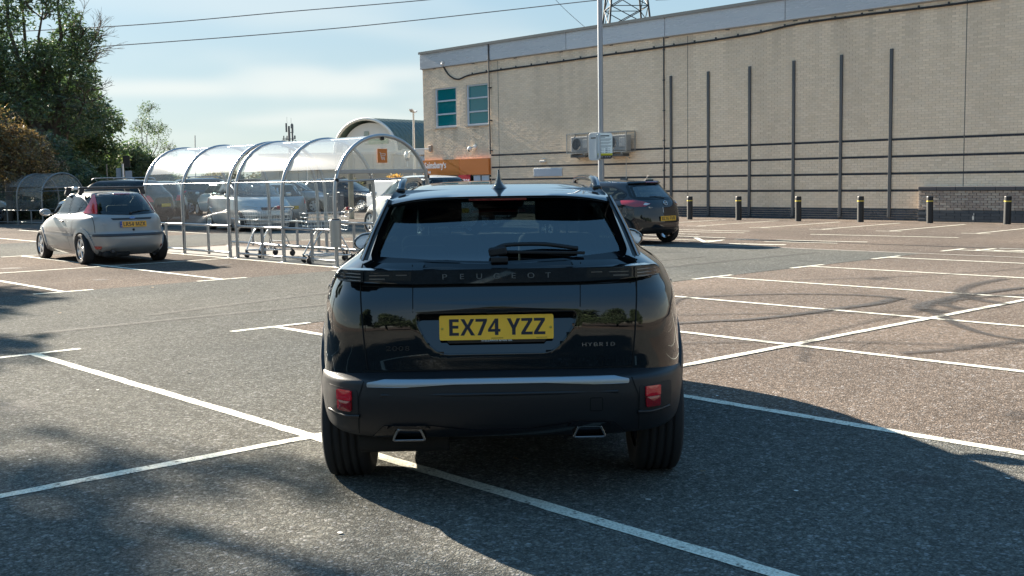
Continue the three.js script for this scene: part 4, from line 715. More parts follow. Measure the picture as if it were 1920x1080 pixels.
  mesh('cable_gland', [new THREE.SphereGeometry(0.07, 10, 8).translate(-0.12, 6.68, Z(-29.98)), box(0.1, 0.1, 0.14, -0.12, 6.74, Z(-29.96))], mat(0.6, 0.6, 0.58, 0.5), t);
  // dark posts bolted to the wall
  for (const [z, y0, y1] of [[-16.74, 0.2, 5.13], [-15.03, 0.06, 5.15], [-13.25, 0.06, 5.18], [-11.48, 0.07, 5.22], [-9.7, 0.08, 5.25], [-7.96, 0.1, 5.28]]) { const p = mesh('wall_post', rbox(0.06, y1 - y0, 0.10, 0.01, -0.045, (y0 + y1) / 2, Z(z)), mat(0.085, 0.09, 0.095, 0.55, 0.3), t); }
  // vent panel, wall light, small boxes
  mesh('vent_panel', [rbox(0.05, 0.34, 1.68, 0.015, -0.035, 1.72, Z(-23.3))], mat(0.42, 0.47, 0.54, 0.45, 0.3), t);
  mesh('bulkhead_light', [rbox(0.12, 0.1, 0.3, 0.02, -0.07, 2.17, Z(-23.55)), box(0.03, 0.04, 0.24, -0.03, 2.28, Z(-23.55))], mat(0.5, 0.49, 0.46, 0.5), t);
  mesh('meter_box', rbox(0.16, 0.36, 0.26, 0.015, -0.09, 1.19, Z(-17.75)), M.plasticDark, t); mesh('meter_box', rbox(0.12, 0.1, 0.3, 0.01, -0.07, 1.37, Z(-19.05)), mat(0.10, 0.12, 0.13, 0.5), t);
  mesh('conduit', [cyl(0.014, 0.014, 1.35, -0.02, 1.72, Z(-18.98), 8), bar([-0.02, 2.39, Z(-18.98)], [-0.02, 2.39, Z(-19.2)], 0.014)], mat(0.55, 0.54, 0.5, 0.5), t);
}
{ // low wall with individual bricks in front of the store at the right
  const t = thing('low_wall', 'low brick wall with a dark coping in front of the long store wall, right of the six posts', 'wall', [BX - 0.36, 0, -6.83]);
  const Lz = 13;
  mesh('core', [box(0.3, 0.98, Lz - 0.04, 0.2, 0.49, Lz / 2)], mat(0.20, 0.175, 0.15, 0.95), t);
  const cols = [[0.40, 0.33, 0.27], [0.36, 0.29, 0.235], [0.44, 0.37, 0.30], [0.33, 0.265, 0.22], [0.42, 0.36, 0.30]].map(([r, g, b]) => new THREE.MeshStandardMaterial({ color: C(r, g, b), roughness: 0.9, bumpMap: noiseTex, bumpScale: 0.004 }));
  const full = [0, 1, 2].map((i) => rbox(0.06, 0.062 + i * 0.001, 0.212 - i * 0.002, 0.004, 0, 0, 0, 1)), half = rbox(0.06, 0.063, 0.1, 0.004, 0, 0, 0, 1);
  for (let r = 0; r < 8; r++) { const y = 0.35 + (r + 0.5) * 0.0715, n = 30; let z = 0; if (r % 2) { const h = mesh('brick', half, cols[Math.floor(rnd() * 5)], t); h.position.set(0.045 + rr(-0.002, 0.002), y, 0.052); z = 0.112; } for (let k = 0; k < n; k++) { const b = mesh('brick', full[k % 3], cols[Math.floor(rnd() * 5)], t); b.position.set(0.045 + rr(-0.003, 0.003), y, z + 0.112 + k * 0.2245); } }
  const farB = []; bricks('brick_courses', t, 0.045, 6.86, Lz, 0.35, 0.922, new THREE.MeshStandardMaterial({ color: C(1, 1, 1), roughness: 0.9 }), [[0.40, 0.33, 0.27], [0.36, 0.29, 0.235], [0.44, 0.37, 0.30]], null, 0.2245, 0.0715);
  for (let k = 0; k < 22; k++) { const c = mesh('coping_stone', rbox(0.42, 0.12, 0.585, 0.012, 0.19, 0.985, 0.295 + k * 0.59), mat(0.05 + rnd() * 0.015, 0.062, 0.07, 0.8), t); }
  for (let r = 0; r < 4; r++) for (let k = 0; k < 14; k++) { const L = 0.44; const z = 0.22 + k * 0.45 - (r % 2) * 0.2; if (z < 0.2) continue; const q = 0.055 + rnd() * 0.02; const c = mesh('plinth_block', rbox(0.07, 0.078, L, 0.004, 0, 0, 0, 1), r + k & 1 ? darkA : darkB, t); c.position.set(0.035, 0.05 + r * 0.0835, z); }
  mesh('plinth', box(0.05, 0.335, Lz - 0.02, 0.055, 0.17, Lz / 2), darkB, t);
  mesh('wall_stain', [new THREE.CircleGeometry(0.03, 9).scale(1, 2.4, 1).rotateY(-Math.PI / 2).translate(-0.003, 0.13, 0.86 * 2.0), new THREE.CircleGeometry(0.012, 7).scale(1, 3, 1).rotateY(-Math.PI / 2).translate(-0.003, 0.24, 1.74)], mat(0.62, 0.6, 0.54, 0.9), t);
}
// ---------------------------------------------------------------- air conditioners in cages on the wall
{
  const cageM = mat(0.34, 0.35, 0.345, 0.5, 0.5), unitM = mat(0.27, 0.285, 0.29, 0.5), wire = mat(0.30, 0.31, 0.31, 0.5, 0.6);
  function ac(name, label, z, w) {
    const t = thing(name, label, 'air conditioner', [BX - 0.02, 2.44, z], 0, 'air conditioners on the store wall'), D = 0.52, H = 0.76;
    mesh('casing', rbox(0.3, 0.6, w * 0.8, 0.02, -0.24, 0.34, 0), unitM, t);
    mesh('fan_grille', [new THREE.TorusGeometry(0.22, 0.012, 8, 32).rotateY(Math.PI / 2).translate(-0.395, 0.34, -w * 0.14), new THREE.CircleGeometry(0.215, 32).rotateY(-Math.PI / 2).translate(-0.3925, 0.34, -w * 0.14)], mat(0.05, 0.055, 0.06, 0.6), t);
    mesh('control_panel', rbox(0.02, 0.34, w * 0.2, 0.006, -0.396, 0.36, w * 0.27), mat(0.36, 0.385, 0.395, 0.5), t);
    const e = [], h = w / 2; for (const x of [-D, -0.02]) for (const q of [-h, h]) e.push(box(0.03, H, 0.03, x, H / 2, q)); for (const y of [0, H]) { for (const q of [-h, h]) e.push(box(D - 0.05, 0.03, 0.028, -D / 2 - 0.01, y, q)); for (const x of [-D, -0.02]) e.push(box(0.028, 0.028, w - 0.03, x, y, 0)); }
    mesh('cage_frame', e, cageM, t);
    const m = []; const n = 14; for (let i = 1; i < n; i++) { m.push(box(0.005, H, 0.005, -D, H / 2, -h + w * i / n)); m.push(box(0.004, 0.005, w, -D - 0.004, H * i / n, 0)); m.push(box(0.005, H, 0.005, -D * i / n, H / 2, h), box(D, 0.005, 0.004, -D / 2, H * i / n, h + 0.005), box(0.005, H, 0.005, -D * i / n, H / 2, -h)); m.push(box(D, 0.005, 0.005, -D / 2, H, -h + w * i / n)); }
    const mm = mesh('cage_mesh', m, wire, t); mm.userData.kind = 'stuff';
    for (const q of [-0.3, 0.3]) mesh('bracket', [box(0.5, 0.05, 0.05, -0.26, -0.05, q * w), bar([-0.48, -0.05, q * w], [-0.02, -0.24, q * w], 0.02)], cageM, t);
    mesh('drip_tray', box(0.36, 0.1, w * 0.7, -0.26, -0.12, -0.04), mat(0.06, 0.065, 0.07, 0.7), t);
  }
  ac('air_conditioner', 'caged grey air conditioner on the brick wall, left of the pole with the notice', -21.1, 1.15); ac('air_conditioner', 'caged grey air conditioner on the brick wall, right of the pole with the notice', -19.18, 1.35);
}
// ---------------------------------------------------------------- security cameras
{
  const w = mat(0.72, 0.72, 0.69, 0.4);
  let t = thing('security_camera', 'white dome security camera on a long arm at the corner of the store', 'security camera', [BX - 0.02, 2.92, -31.05]);
  mesh('wall_box', rbox(0.12, 0.3, 0.2, 0.02, -0.06, 0, 0), mat(0.34, 0.27, 0.22, 0.7), t); mesh('arm', [ptube([[-0.1, -0.02, -0.05], [-0.5, -0.02, -0.6], [-0.55, -0.1, -0.85], [-0.6, -0.2, -1.0]], 0.035, 8)], w, t); mesh('junction_box', rbox(0.12, 0.2, 0.22, 0.02, -0.52, -0.2, -0.62), w, t);
  mesh('housing', [new THREE.SphereGeometry(0.14, 16, 12).scale(1, 1.1, 1).translate(-0.6, -0.3, -1.1), cyl(0.06, 0.12, 0.12, -0.6, -0.17, -1.1)], w, t); mesh('dome', new THREE.SphereGeometry(0.1, 16, 12).translate(-0.6, -0.46, -1.08), M.gloss, t);
  t = thing('security_camera', 'small white security camera on the brick wall, above the plain end of the orange sign', 'security camera', [BX - 0.02, 2.85, -27.95]);
  mesh('wall_plate', cyl(0.1, 0.1, 0.04, 0, 0, 0).rotateZ(Math.PI / 2).translate(-0.02, 0.06, 0.04), w, t); mesh('arm', bar([-0.02, 0.06, 0.04], [-0.2, 0.02, -0.04], 0.03), w, t); mesh('housing', new THREE.SphereGeometry(0.11, 16, 12).translate(-0.24, -0.03, -0.06), w, t); mesh('lens', new THREE.SphereGeometry(0.05, 12, 8).translate(-0.28, -0.11, -0.06), M.gloss, t);
}
// ---------------------------------------------------------------- bollards
{
  const words = ['farthest left, just right of the black hatchback', 'second from the left, between two wall posts', 'third from the left, beside the fourth wall post', 'fourth from the left, near the fifth wall post', 'in front of the left end of the low wall', 'farthest right, in front of the low wall'];
  const build = () => {
    const t = new THREE.Group(); mesh('post', [new THREE.CylinderGeometry(0.098, 0.098, 0.7, 8).translate(0, 0.33, 0), new THREE.CylinderGeometry(0.088, 0.098, 0.02, 8).translate(0, 0.77, 0), new THREE.CylinderGeometry(0.098, 0.098, 0.08, 8).translate(0, 0.72, 0)], mat(0.010, 0.013, 0.016, 0.5), t);
    mesh('reflective_band', new THREE.CylinderGeometry(0.1005, 0.1005, 0.032, 8).translate(0, 0.64, 0), mat(0.62, 0.47, 0.08, 0.4), t); mesh('groove', new THREE.CylinderGeometry(0.094, 0.094, 0.02, 8).translate(0, 0.672, 0), M.plasticDark, t); return t;
  };
  const proto = build();
  [[26.75, -14.2], [27.0, -12.35], [27.1, -10.12], [27.35, -8.08], [27.55, -5.95], [27.8, -3.8]].forEach(([x, z], i) => { const t = i ? proto.clone() : proto; t.name = numbered('bollard'); scene.add(t); t.position.set(x, 0, z); t.rotation.set(rr(-0.012, 0.012), rr(0, 0.7), rr(-0.012, 0.012)); tag(t, 'black bollard with a yellow band, ' + words[i], 'bollard', 'bollards along the store wall'); });
}
// ---------------------------------------------------------------- lamp post with the car park notice
{
  const t = thing('lamp_post', 'tall grey lamp post carrying two notice boards in front of the brick store', 'lamp post', [17.9, 0, -9.95]);
  const pm = mat(0.30, 0.32, 0.35, 0.4, 0.7);
  mesh('pole', [cyl(0.078, 0.085, 2.2, 0, 1.1, 0, 20), cyl(0.062, 0.066, 9, 0, 6.5, 0, 20), cyl(0.066, 0.078, 0.1, 0, 2.24, 0, 20)], pm, t);
  mesh('base_plate', [rbox(0.34, 0.03, 0.34, 0.008, 0, 0.016, 0), box(0.1, 0.34, 0.012, -0.06, 0.75, 0.06)], pm, t);
  const toCam = Math.atan2(-3.469 - 17.9, 10.28 + 9.95);
  const shp = roundRect(0.38, 0.66, 0.08);
  const b = part('notice_board', t); b.position.set(0.02, 2.29, 0); b.rotation.y = toCam + 0.12; b.translateZ(0.12); b.translateX(0.07);
  const face = new THREE.ShapeGeometry(shp, 8), uv = face.attributes.uv, ps = face.attributes.position; for (let i = 0; i < uv.count; i++) uv.setXY(i, ps.getX(i) / 0.38 + 0.5, ps.getY(i) / 0.66 + 0.5);
  mesh('board_face', face.translate(0, 0, 0.031), new THREE.MeshStandardMaterial({ roughness: 0.4, map: canvasTex(400, 592, (x, w, h) => {
    x.fillStyle = '#dfe8e6'; x.fillRect(0, 0, w, h); x.fillStyle = '#3b4a52'; x.fillRect(50, 52, 270, 28);
    x.fillStyle = '#6c7b80'; x.fillRect(50, 96, 160, 12); for (const [y, l] of [[130, 330], [150, 310], [170, 280], [206, 335], [226, 300], [246, 250], [284, 330], [304, 320], [324, 240]]) x.fillRect(45, y, l, 9);
    for (const y of [356, 396, 436]) for (const q of [48, 210]) { x.fillRect(q, y, 60, 22); x.fillRect(q + 70, y + 6, 60, 8); }
    x.fillStyle = '#c9c32a'; x.fillRect(0, 466, w, 46); x.fillStyle = '#8f8a1c'; x.fillRect(40, 482, 320, 12); x.fillStyle = '#2c2a30'; x.fillRect(0, 512, w, 80); x.fillStyle = '#9a9aa0'; for (const q of [70, 190, 250, 310]) x.fillRect(q, 540, q === 70 ? 80 : 40, 16);
  }) }), b);
  mesh('board_panel', new THREE.ExtrudeGeometry(shp, { depth: 0.024, bevelEnabled: true, bevelSize: 0.004, bevelThickness: 0.004, bevelSegments: 2 }), mat(0.40, 0.44, 0.45, 0.5), b);
  const c = part('notice_board', t); c.position.set(-0.02, 2.28, 0); c.rotation.y = toCam - 0.75; c.translateZ(0.1); c.translateX(-0.1);
  mesh('board_panel', [new THREE.ExtrudeGeometry(roundRect(0.38, 0.70, 0.1), { depth: 0.03, bevelEnabled: true, bevelSize: 0.006, bevelThickness: 0.006, bevelSegments: 2 }), box(0.04, 0.6, 0.02, 0.1, 0, 0.045)], mat(0.42, 0.46, 0.48, 0.5), c); mesh('board_print', box(0.18, 0.035, 0.004, -0.02, 0.22, 0.038), mat(0.06, 0.07, 0.08, 0.6), c);
  mesh('board_clamp', [box(0.05, 0.05, 0.2, 0, 2.05, 0), box(0.05, 0.05, 0.2, 0, 2.52, 0)], pm, t);
}
// ---------------------------------------------------------------- trolley shelters
const poly = mat(0.86, 0.90, 0.90, 0.04, 0, { transmission: 0.955, thickness: 0, ior: 1.3 }), polyRoof = mat(0.86, 0.89, 0.88, 0.12, 0, { transmission: 0.84, thickness: 0, ior: 1.45 });
function shelter(label, pos, turn, zs, far) {
  const t = thing('trolley_shelter', label, 'trolley shelter', pos, turn);
  const w = 2.08, h = 2.3, sh = 1.16, fr = far ? mat(0.22, 0.23, 0.23, 0.4, 0.7) : mat(0.36, 0.375, 0.39, 0.34, 0.8), rad = 0.036;
  const prof = (k) => { // arch across x: straight legs, then a round top
    const pts = []; pts.push([0, 0], [0, 0.4], [0, 0.8]); for (let i = 0; i <= 14; i++) { const a = Math.PI * (1 - i / 14); pts.push([w / 2 + w / 2 * Math.cos(a) * 1, sh + (h - sh) * Math.pow(Math.sin(a), 0.9)]); } pts.push([w, 0.8], [w, 0.4], [w, 0]); return pts;
  };
  const P = prof();
  for (const z of zs) mesh('hoop', tube(P.map(([x, y]) => [x, y, z]), rad, 10, 90), fr, t);
  const z0 = zs[0], z1 = zs[zs.length - 1];
  const bays = []; for (let i = 0; i + 1 < zs.length; i++) if (zs[i + 1] - zs[i] > 0.6) bays.push([zs[i], zs[i + 1]]);
  const rail = mat(0.30, 0.315, 0.33, 0.38, 0.8);
  for (const [a, b] of bays) {
    for (const x of [0, w]) { mesh('rail', [bar([x, 0.64, a], [x, 0.64, b], 0.024), bar([x, 0.1, a], [x, 0.1, b], 0.024)], rail, t); const zm = (a + b) / 2 + 0.1; mesh('upright', [rbox(0.045, 0.6, 0.045, 0.006, x + (x ? 0.03 : -0.0), 0.34, zm)], rail, t); mesh('rail', bar([x, 1.5, a], [x, 1.5, b], 0.006, 6), rail, t); }
    // side sheets from the rail up and the curved roof sheet, each with a thickness of its own
    const arcPts = P.filter(([, y]) => y >= 0.79), sheetGeo = (pts, o) => gridGeo(pts.map(([x, y]) => [V3(x, y, a + 0.05), V3(x, y, (a + b) / 2), V3(x, y, b - 0.05)]));
    const L = arcPts.filter(([x, y]) => x < w / 2 && y < 1.75), R2 = arcPts.filter(([x, y]) => x > w / 2 && y < 1.75), top = arcPts.filter(([, y]) => y > 1.6);
    mesh('side_sheet', sheetGeo([[0, 0.68], ...L]), poly, t); mesh('side_sheet', sheetGeo([...R2, [w, 0.68]]), poly, t); mesh('roof_sheet', sheetGeo(top.map(([x, y]) => [x, y + 0.008])), polyRoof, t);
  }
  mesh('ridge_rail', bar([w / 2, h - 0.03, z0], [w / 2, h - 0.03, z1], 0.018), rail, t);
  // front gable: sheet in the arch above a beam
  const yb = 1.66, arch = P.filter(([, y]) => y > yb - 0.02);
  const gs = new THREE.Shape(arch.map(([x, y]) => new THREE.Vector2(x, y))); mesh('gable_sheet', new THREE.ShapeGeometry(gs).translate(0, 0, z1 - 0.01), polyRoof, t);
  mesh('gable_beam', [rbox(w - 0.06, 0.07, 0.035, 0.008, w / 2, yb, z1), bar([0.05, yb - 0.17, z1 - (far ? 0.3 : 0.05)], [w - 0.04, yb - 0.12, z1 - 0.05], 0.018)], rail, t);
  for (const [x, y] of [[0.04, yb - 0.14], [w - 0.03, yb - 0.1], [w / 2, h - 0.05]]) mesh('clamp', rbox(0.06, 0.06, 0.08, 0.015, x, y, z1), M.plasticDark, t);
  for (const z of zs) for (const x of [0, w]) mesh('foot', rbox(0.12, 0.012, 0.1, 0.004, x, 0.008, z), rail, t);
  if (!far) {
    for (const z of zs) mesh('clamp', [rbox(0.05, 0.05, 0.07, 0.012, 0.03, 0.64, z), rbox(0.05, 0.05, 0.07, 0.012, 0.05, 1.5, z)], M.plasticDark, t);
    const sg = part('trolley_sign', t); sg.position.set(w / 2 - 0.01, 1.94, z1 + 0.012);
    mesh('sign_panel', rbox(0.21, 0.25, 0.012, 0.004), mat(0.62, 0.17, 0.025, 0.5), sg);
    const wm = mat(0.8, 0.72, 0.64, 0.5), k = (a, b) => { const A = V3(...a, 0.008), B = V3(...b, 0.008); return bar([A.x, A.y, A.z], [B.x, B.y, B.z], 0.0055, 6); };
    mesh('trolley_symbol', [k([-0.065, 0.06], [-0.045, 0.055]), k([-0.045, 0.055], [-0.03, -0.03]), k([-0.03, -0.03], [0.045, -0.03]), k([-0.042, 0.035], [0.06, 0.035]), k([0.06, 0.035], [0.05, 0.0]), k([0.05, 0.0], [-0.035, 0.0]), k([-0.03, -0.03], [-0.025, -0.05]), k([-0.025, -0.05], [0.045, -0.05])], wm, sg);
    mesh('trolley_symbol_wheel', [new THREE.SphereGeometry(0.011, 10, 8).translate(-0.012, -0.068, 0.006), new THREE.SphereGeometry(0.011, 10, 8).translate(0.035, -0.068, 0.006)], wm, sg);
    mesh('ground_pad', box(w + 0.2, 0.006, z1 - z0 + 0.1, w / 2, 0.006, (z0 + z1) / 2), mat(0.11, 0.105, 0.095, 0.95), t);
  }
  return t;
}
shelter('long arched trolley shelter with clear sheets between silver hatchback and black crossover', [7.42, 0, 0], 0, [-14.2, -12.3, -10.28, -9.97, -8.2, -6.42]);
shelter('far dark trolley shelter under the brown-leaved tree', [12.2, 0, -33.8], 0.19, [-4.4, -2.4, -0.3], true).scale.setScalar(0.86);
{ const t = thing('litter_bin', 'grey steel cylinder bin on the front post of the long trolley shelter', 'litter bin', [7.36, 0.36, -6.34]); mesh('bin_body', [new THREE.CylinderGeometry(0.1, 0.1, 0.46, 24).translate(0, 0.23, 0), new THREE.TorusGeometry(0.1, 0.008, 8, 24).rotateX(Math.PI / 2).translate(0, 0.46, 0)], mat(0.36, 0.37, 0.37, 0.35, 0.8), t); mesh('bin_cap', new THREE.CylinderGeometry(0.075, 0.09, 0.03, 20).translate(0, 0.472, 0), M.plasticDark, t); mesh('bracket', [box(0.04, 0.04, 0.12, 0.06, 0.36, -0.06), box(0.04, 0.04, 0.12, 0.06, 0.1, -0.06)], M.darkMetal, t); }
// ---------------------------------------------------------------- shopping trolleys
const trolley0 = (() => {
  const t = new THREE.Group(), st = mat(0.55, 0.56, 0.57, 0.25, 0.9), wire = mat(0.6, 0.61, 0.62, 0.3, 0.85);
  // inclined tube legs: handle side at +z
  for (const x of [-0.24, 0.24]) { mesh('leg_frame', [tube([[x * 1.1, 0.13, 0.36], [x * 1.05, 0.42, 0.22], [x * 0.95, 0.58, 0.1], [x * 0.85, 0.6, -0.1], [x * 0.8, 0.5, -0.22], [x * 0.8, 0.14, -0.42]], 0.014, 8, 40), bar([x * 1.05, 0.14, 0.34], [x * 0.8, 0.15, -0.42], 0.013)], st, t); }
  mesh('cross_bar', [bar([-0.25, 0.3, 0.29], [0.25, 0.3, 0.29], 0.011), bar([-0.2, 0.15, -0.4], [0.2, 0.15, -0.4], 0.011)], st, t);
  const w = [], B = (f, y) => { const k = (y - 0.58) / 0.34; return f ? [0.2 + 0.03 * k, -0.4 - 0.06 * k] : [0.26 + 0.03 * k, 0.3 + 0.05 * k]; };
  for (const y of [0.6, 0.68, 0.76, 0.84, 0.92]) { const [fx, fz] = B(true, y), [bx, bz] = B(false, y); w.push(bar([-fx, y, fz], [fx, y, fz], 0.004, 5), bar([-fx, y, fz], [-bx, y, bz], 0.004, 5), bar([fx, y, fz], [bx, y, bz], 0.004, 5), bar([-bx, y, bz], [bx, y, bz], 0.004, 5)); }
  for (let i = 0; i <= 12; i++) { const s = i / 12; for (const q of [-1, 1]) { const [fx, fz] = B(true, 0.6), [bx, bz] = B(false, 0.6), [gx, gz] = B(true, 0.92), [hx, hz] = B(false, 0.92); w.push(bar([q * lerp(fx, bx, s), 0.6, lerp(fz, bz, s)], [q * lerp(gx, hx, s), 0.92, lerp(gz, hz, s)], 0.003, 5)); } const x = lerp(-1, 1, s); w.push(bar([x * 0.2, 0.6, -0.4], [x * 0.26, 0.6, 0.3], 0.003, 5)); }
  const b = mesh('wire_basket', w, wire, t); b.userData.kind = 'stuff';
  mesh('handle', [bar([-0.29, 0.98, 0.44], [0.29, 0.98, 0.44], 0.015), bar([-0.29, 0.92, 0.36], [-0.29, 0.98, 0.44], 0.012), bar([0.29, 0.92, 0.36], [0.29, 0.98, 0.44], 0.012)], mat(0.12, 0.12, 0.125, 0.5), t); mesh('coin_lock', rbox(0.07, 0.06, 0.07, 0.015, 0.17, 0.98, 0.44), mat(0.32, 0.02, 0.03, 0.4), t);
  for (const [x, z] of [[-0.26, 0.36], [0.26, 0.36], [-0.2, -0.42], [0.2, -0.42]]) { const c = part('castor', t); c.position.set(x, 0, z); mesh('castor_wheel', new THREE.CylinderGeometry(0.062, 0.062, 0.028, 18).rotateZ(Math.PI / 2).translate(0, 0.062, 0.02), M.rubber, c); mesh('castor_fork', [box(0.006, 0.09, 0.03, -0.02, 0.1, 0.01), box(0.006, 0.09, 0.03, 0.02, 0.1, 0.01), cyl(0.018, 0.018, 0.03, 0, 0.15, 0, 10)], M.darkMetal, c); }
  return t;
})();
{
  let n = 0; const put = (x, z, a, label) => { const t = n++ ? trolley0.clone() : trolley0; t.name = numbered('shopping_trolley'); scene.add(t); t.position.set(x, 0.01, z); t.rotation.y = a; tag(t, label, 'shopping trolley', 'trolleys in the long shelter'); };
  put(7.85, -7.35, 1.25, 'wire shopping trolley with a dark red coin lock, next to the cylinder bin');
  put(8.0, -9.75, 1.75, 'wire shopping trolley farther inside the shelter, by its paired middle hoops');
  const r = thing('guide_rail', 'low grey steel guide rail for trolleys on the floor of the shelter', 'rail', [8.2, 0, -8.6]); mesh('rail_bar', [bar([0, 0.22, -1.9], [0.1, 0.22, 1.5], 0.03, 10)], mat(0.30, 0.32, 0.34, 0.35, 0.8), r); for (const z of [-1.7, 1.3]) mesh('rail_foot', [bar([0.02, 0.01, z], [0.02, 0.22, z], 0.02)], M.darkMetal, r);
}
// ---------------------------------------------------------------- farther street furniture
{
  const t = thing('street_light', 'slim twin-headed street light left of the store corner', 'street light', [39.3, 0, -46.2]);
  mesh('pole', cyl(0.06, 0.09, 5.7, 0, 2.85, 0, 10), mat(0.36, 0.38, 0.38, 0.5, 0.5), t);
  for (const q of [-1, 1]) mesh('lamp_head', [rbox(0.62, 0.09, 0.24, 0.03, 0, 0, 0).rotateZ(q * 0.18).translate(q * 0.55, 5.74, 0), bar([0, 5.66, 0], [q * 0.3, 5.7, 0], 0.03)], mat(0.40, 0.42, 0.42, 0.5), t); t.rotation.y = 0.75;
}
{
  const t = thing('direction_sign', 'pair of plain blue-grey sign panels on a white post before dark trees', 'sign', [21.5, 0, -48.4], -0.45); // seen from its back
  mesh('post', cyl(0.06, 0.06, 2.6, 0.02, 1.3, 0.06, 10), mat(0.6, 0.64, 0.68, 0.4), t); mesh('panel', rbox(0.26, 1.05, 0.04, 0.01, -0.2, 1.85, 0), mat(0.26, 0.33, 0.42, 0.5), t); mesh('panel', rbox(0.34, 0.9, 0.04, 0.01, 0.3, 1.77, 0), mat(0.24, 0.31, 0.40, 0.5), t); mesh('dark_board', rbox(0.36, 0.62, 0.06, 0.06, 0.22, 2.72, 0), mat(0.012, 0.012, 0.012, 0.6), t);
  const p = thing('marker_post', 'thin grey post standing before the dark trees, left of the sign panels', 'post', [20.85, 0, -48.9]); mesh('post', cyl(0.035, 0.035, 2.6, 0, 1.3, 0, 8), mat(0.2, 0.2, 0.19, 0.6), p);
}
{
  for (const [x, z, h, lab] of [[24.6, -33.2, 0.95, 'left of two dark bollards seen through the open end of the trolley shelter'], [24.0, -31.4, 1.02, 'right of two dark bollards seen through the open end of the trolley shelter']]) { const t = thing('plastic_bollard', lab, 'bollard', [x, 0, z]); mesh('post', rbox(0.22, h, 0.22, 0.03, 0, h / 2, 0), mat(0.05, 0.065, 0.085, 0.5), t); mesh('reflector_strip', rbox(0.17, 0.05, 0.225, 0.01, 0, h - 0.14, 0), mat(0.4, 0.42, 0.44, 0.4), t); }
  const t = thing('canopy_post', 'pale wooden post beyond the open end of the trolley shelter', 'post', [21.6, 0, -27.0]); mesh('post', rbox(0.16, 2.9, 0.16, 0.02, 0, 1.45, 0), mat(0.32, 0.27, 0.18, 0.7), t); mesh('post_cap', rbox(0.22, 0.06, 0.22, 0.015, 0, 2.92, 0), mat(0.3, 0.25, 0.17, 0.7), t);
}
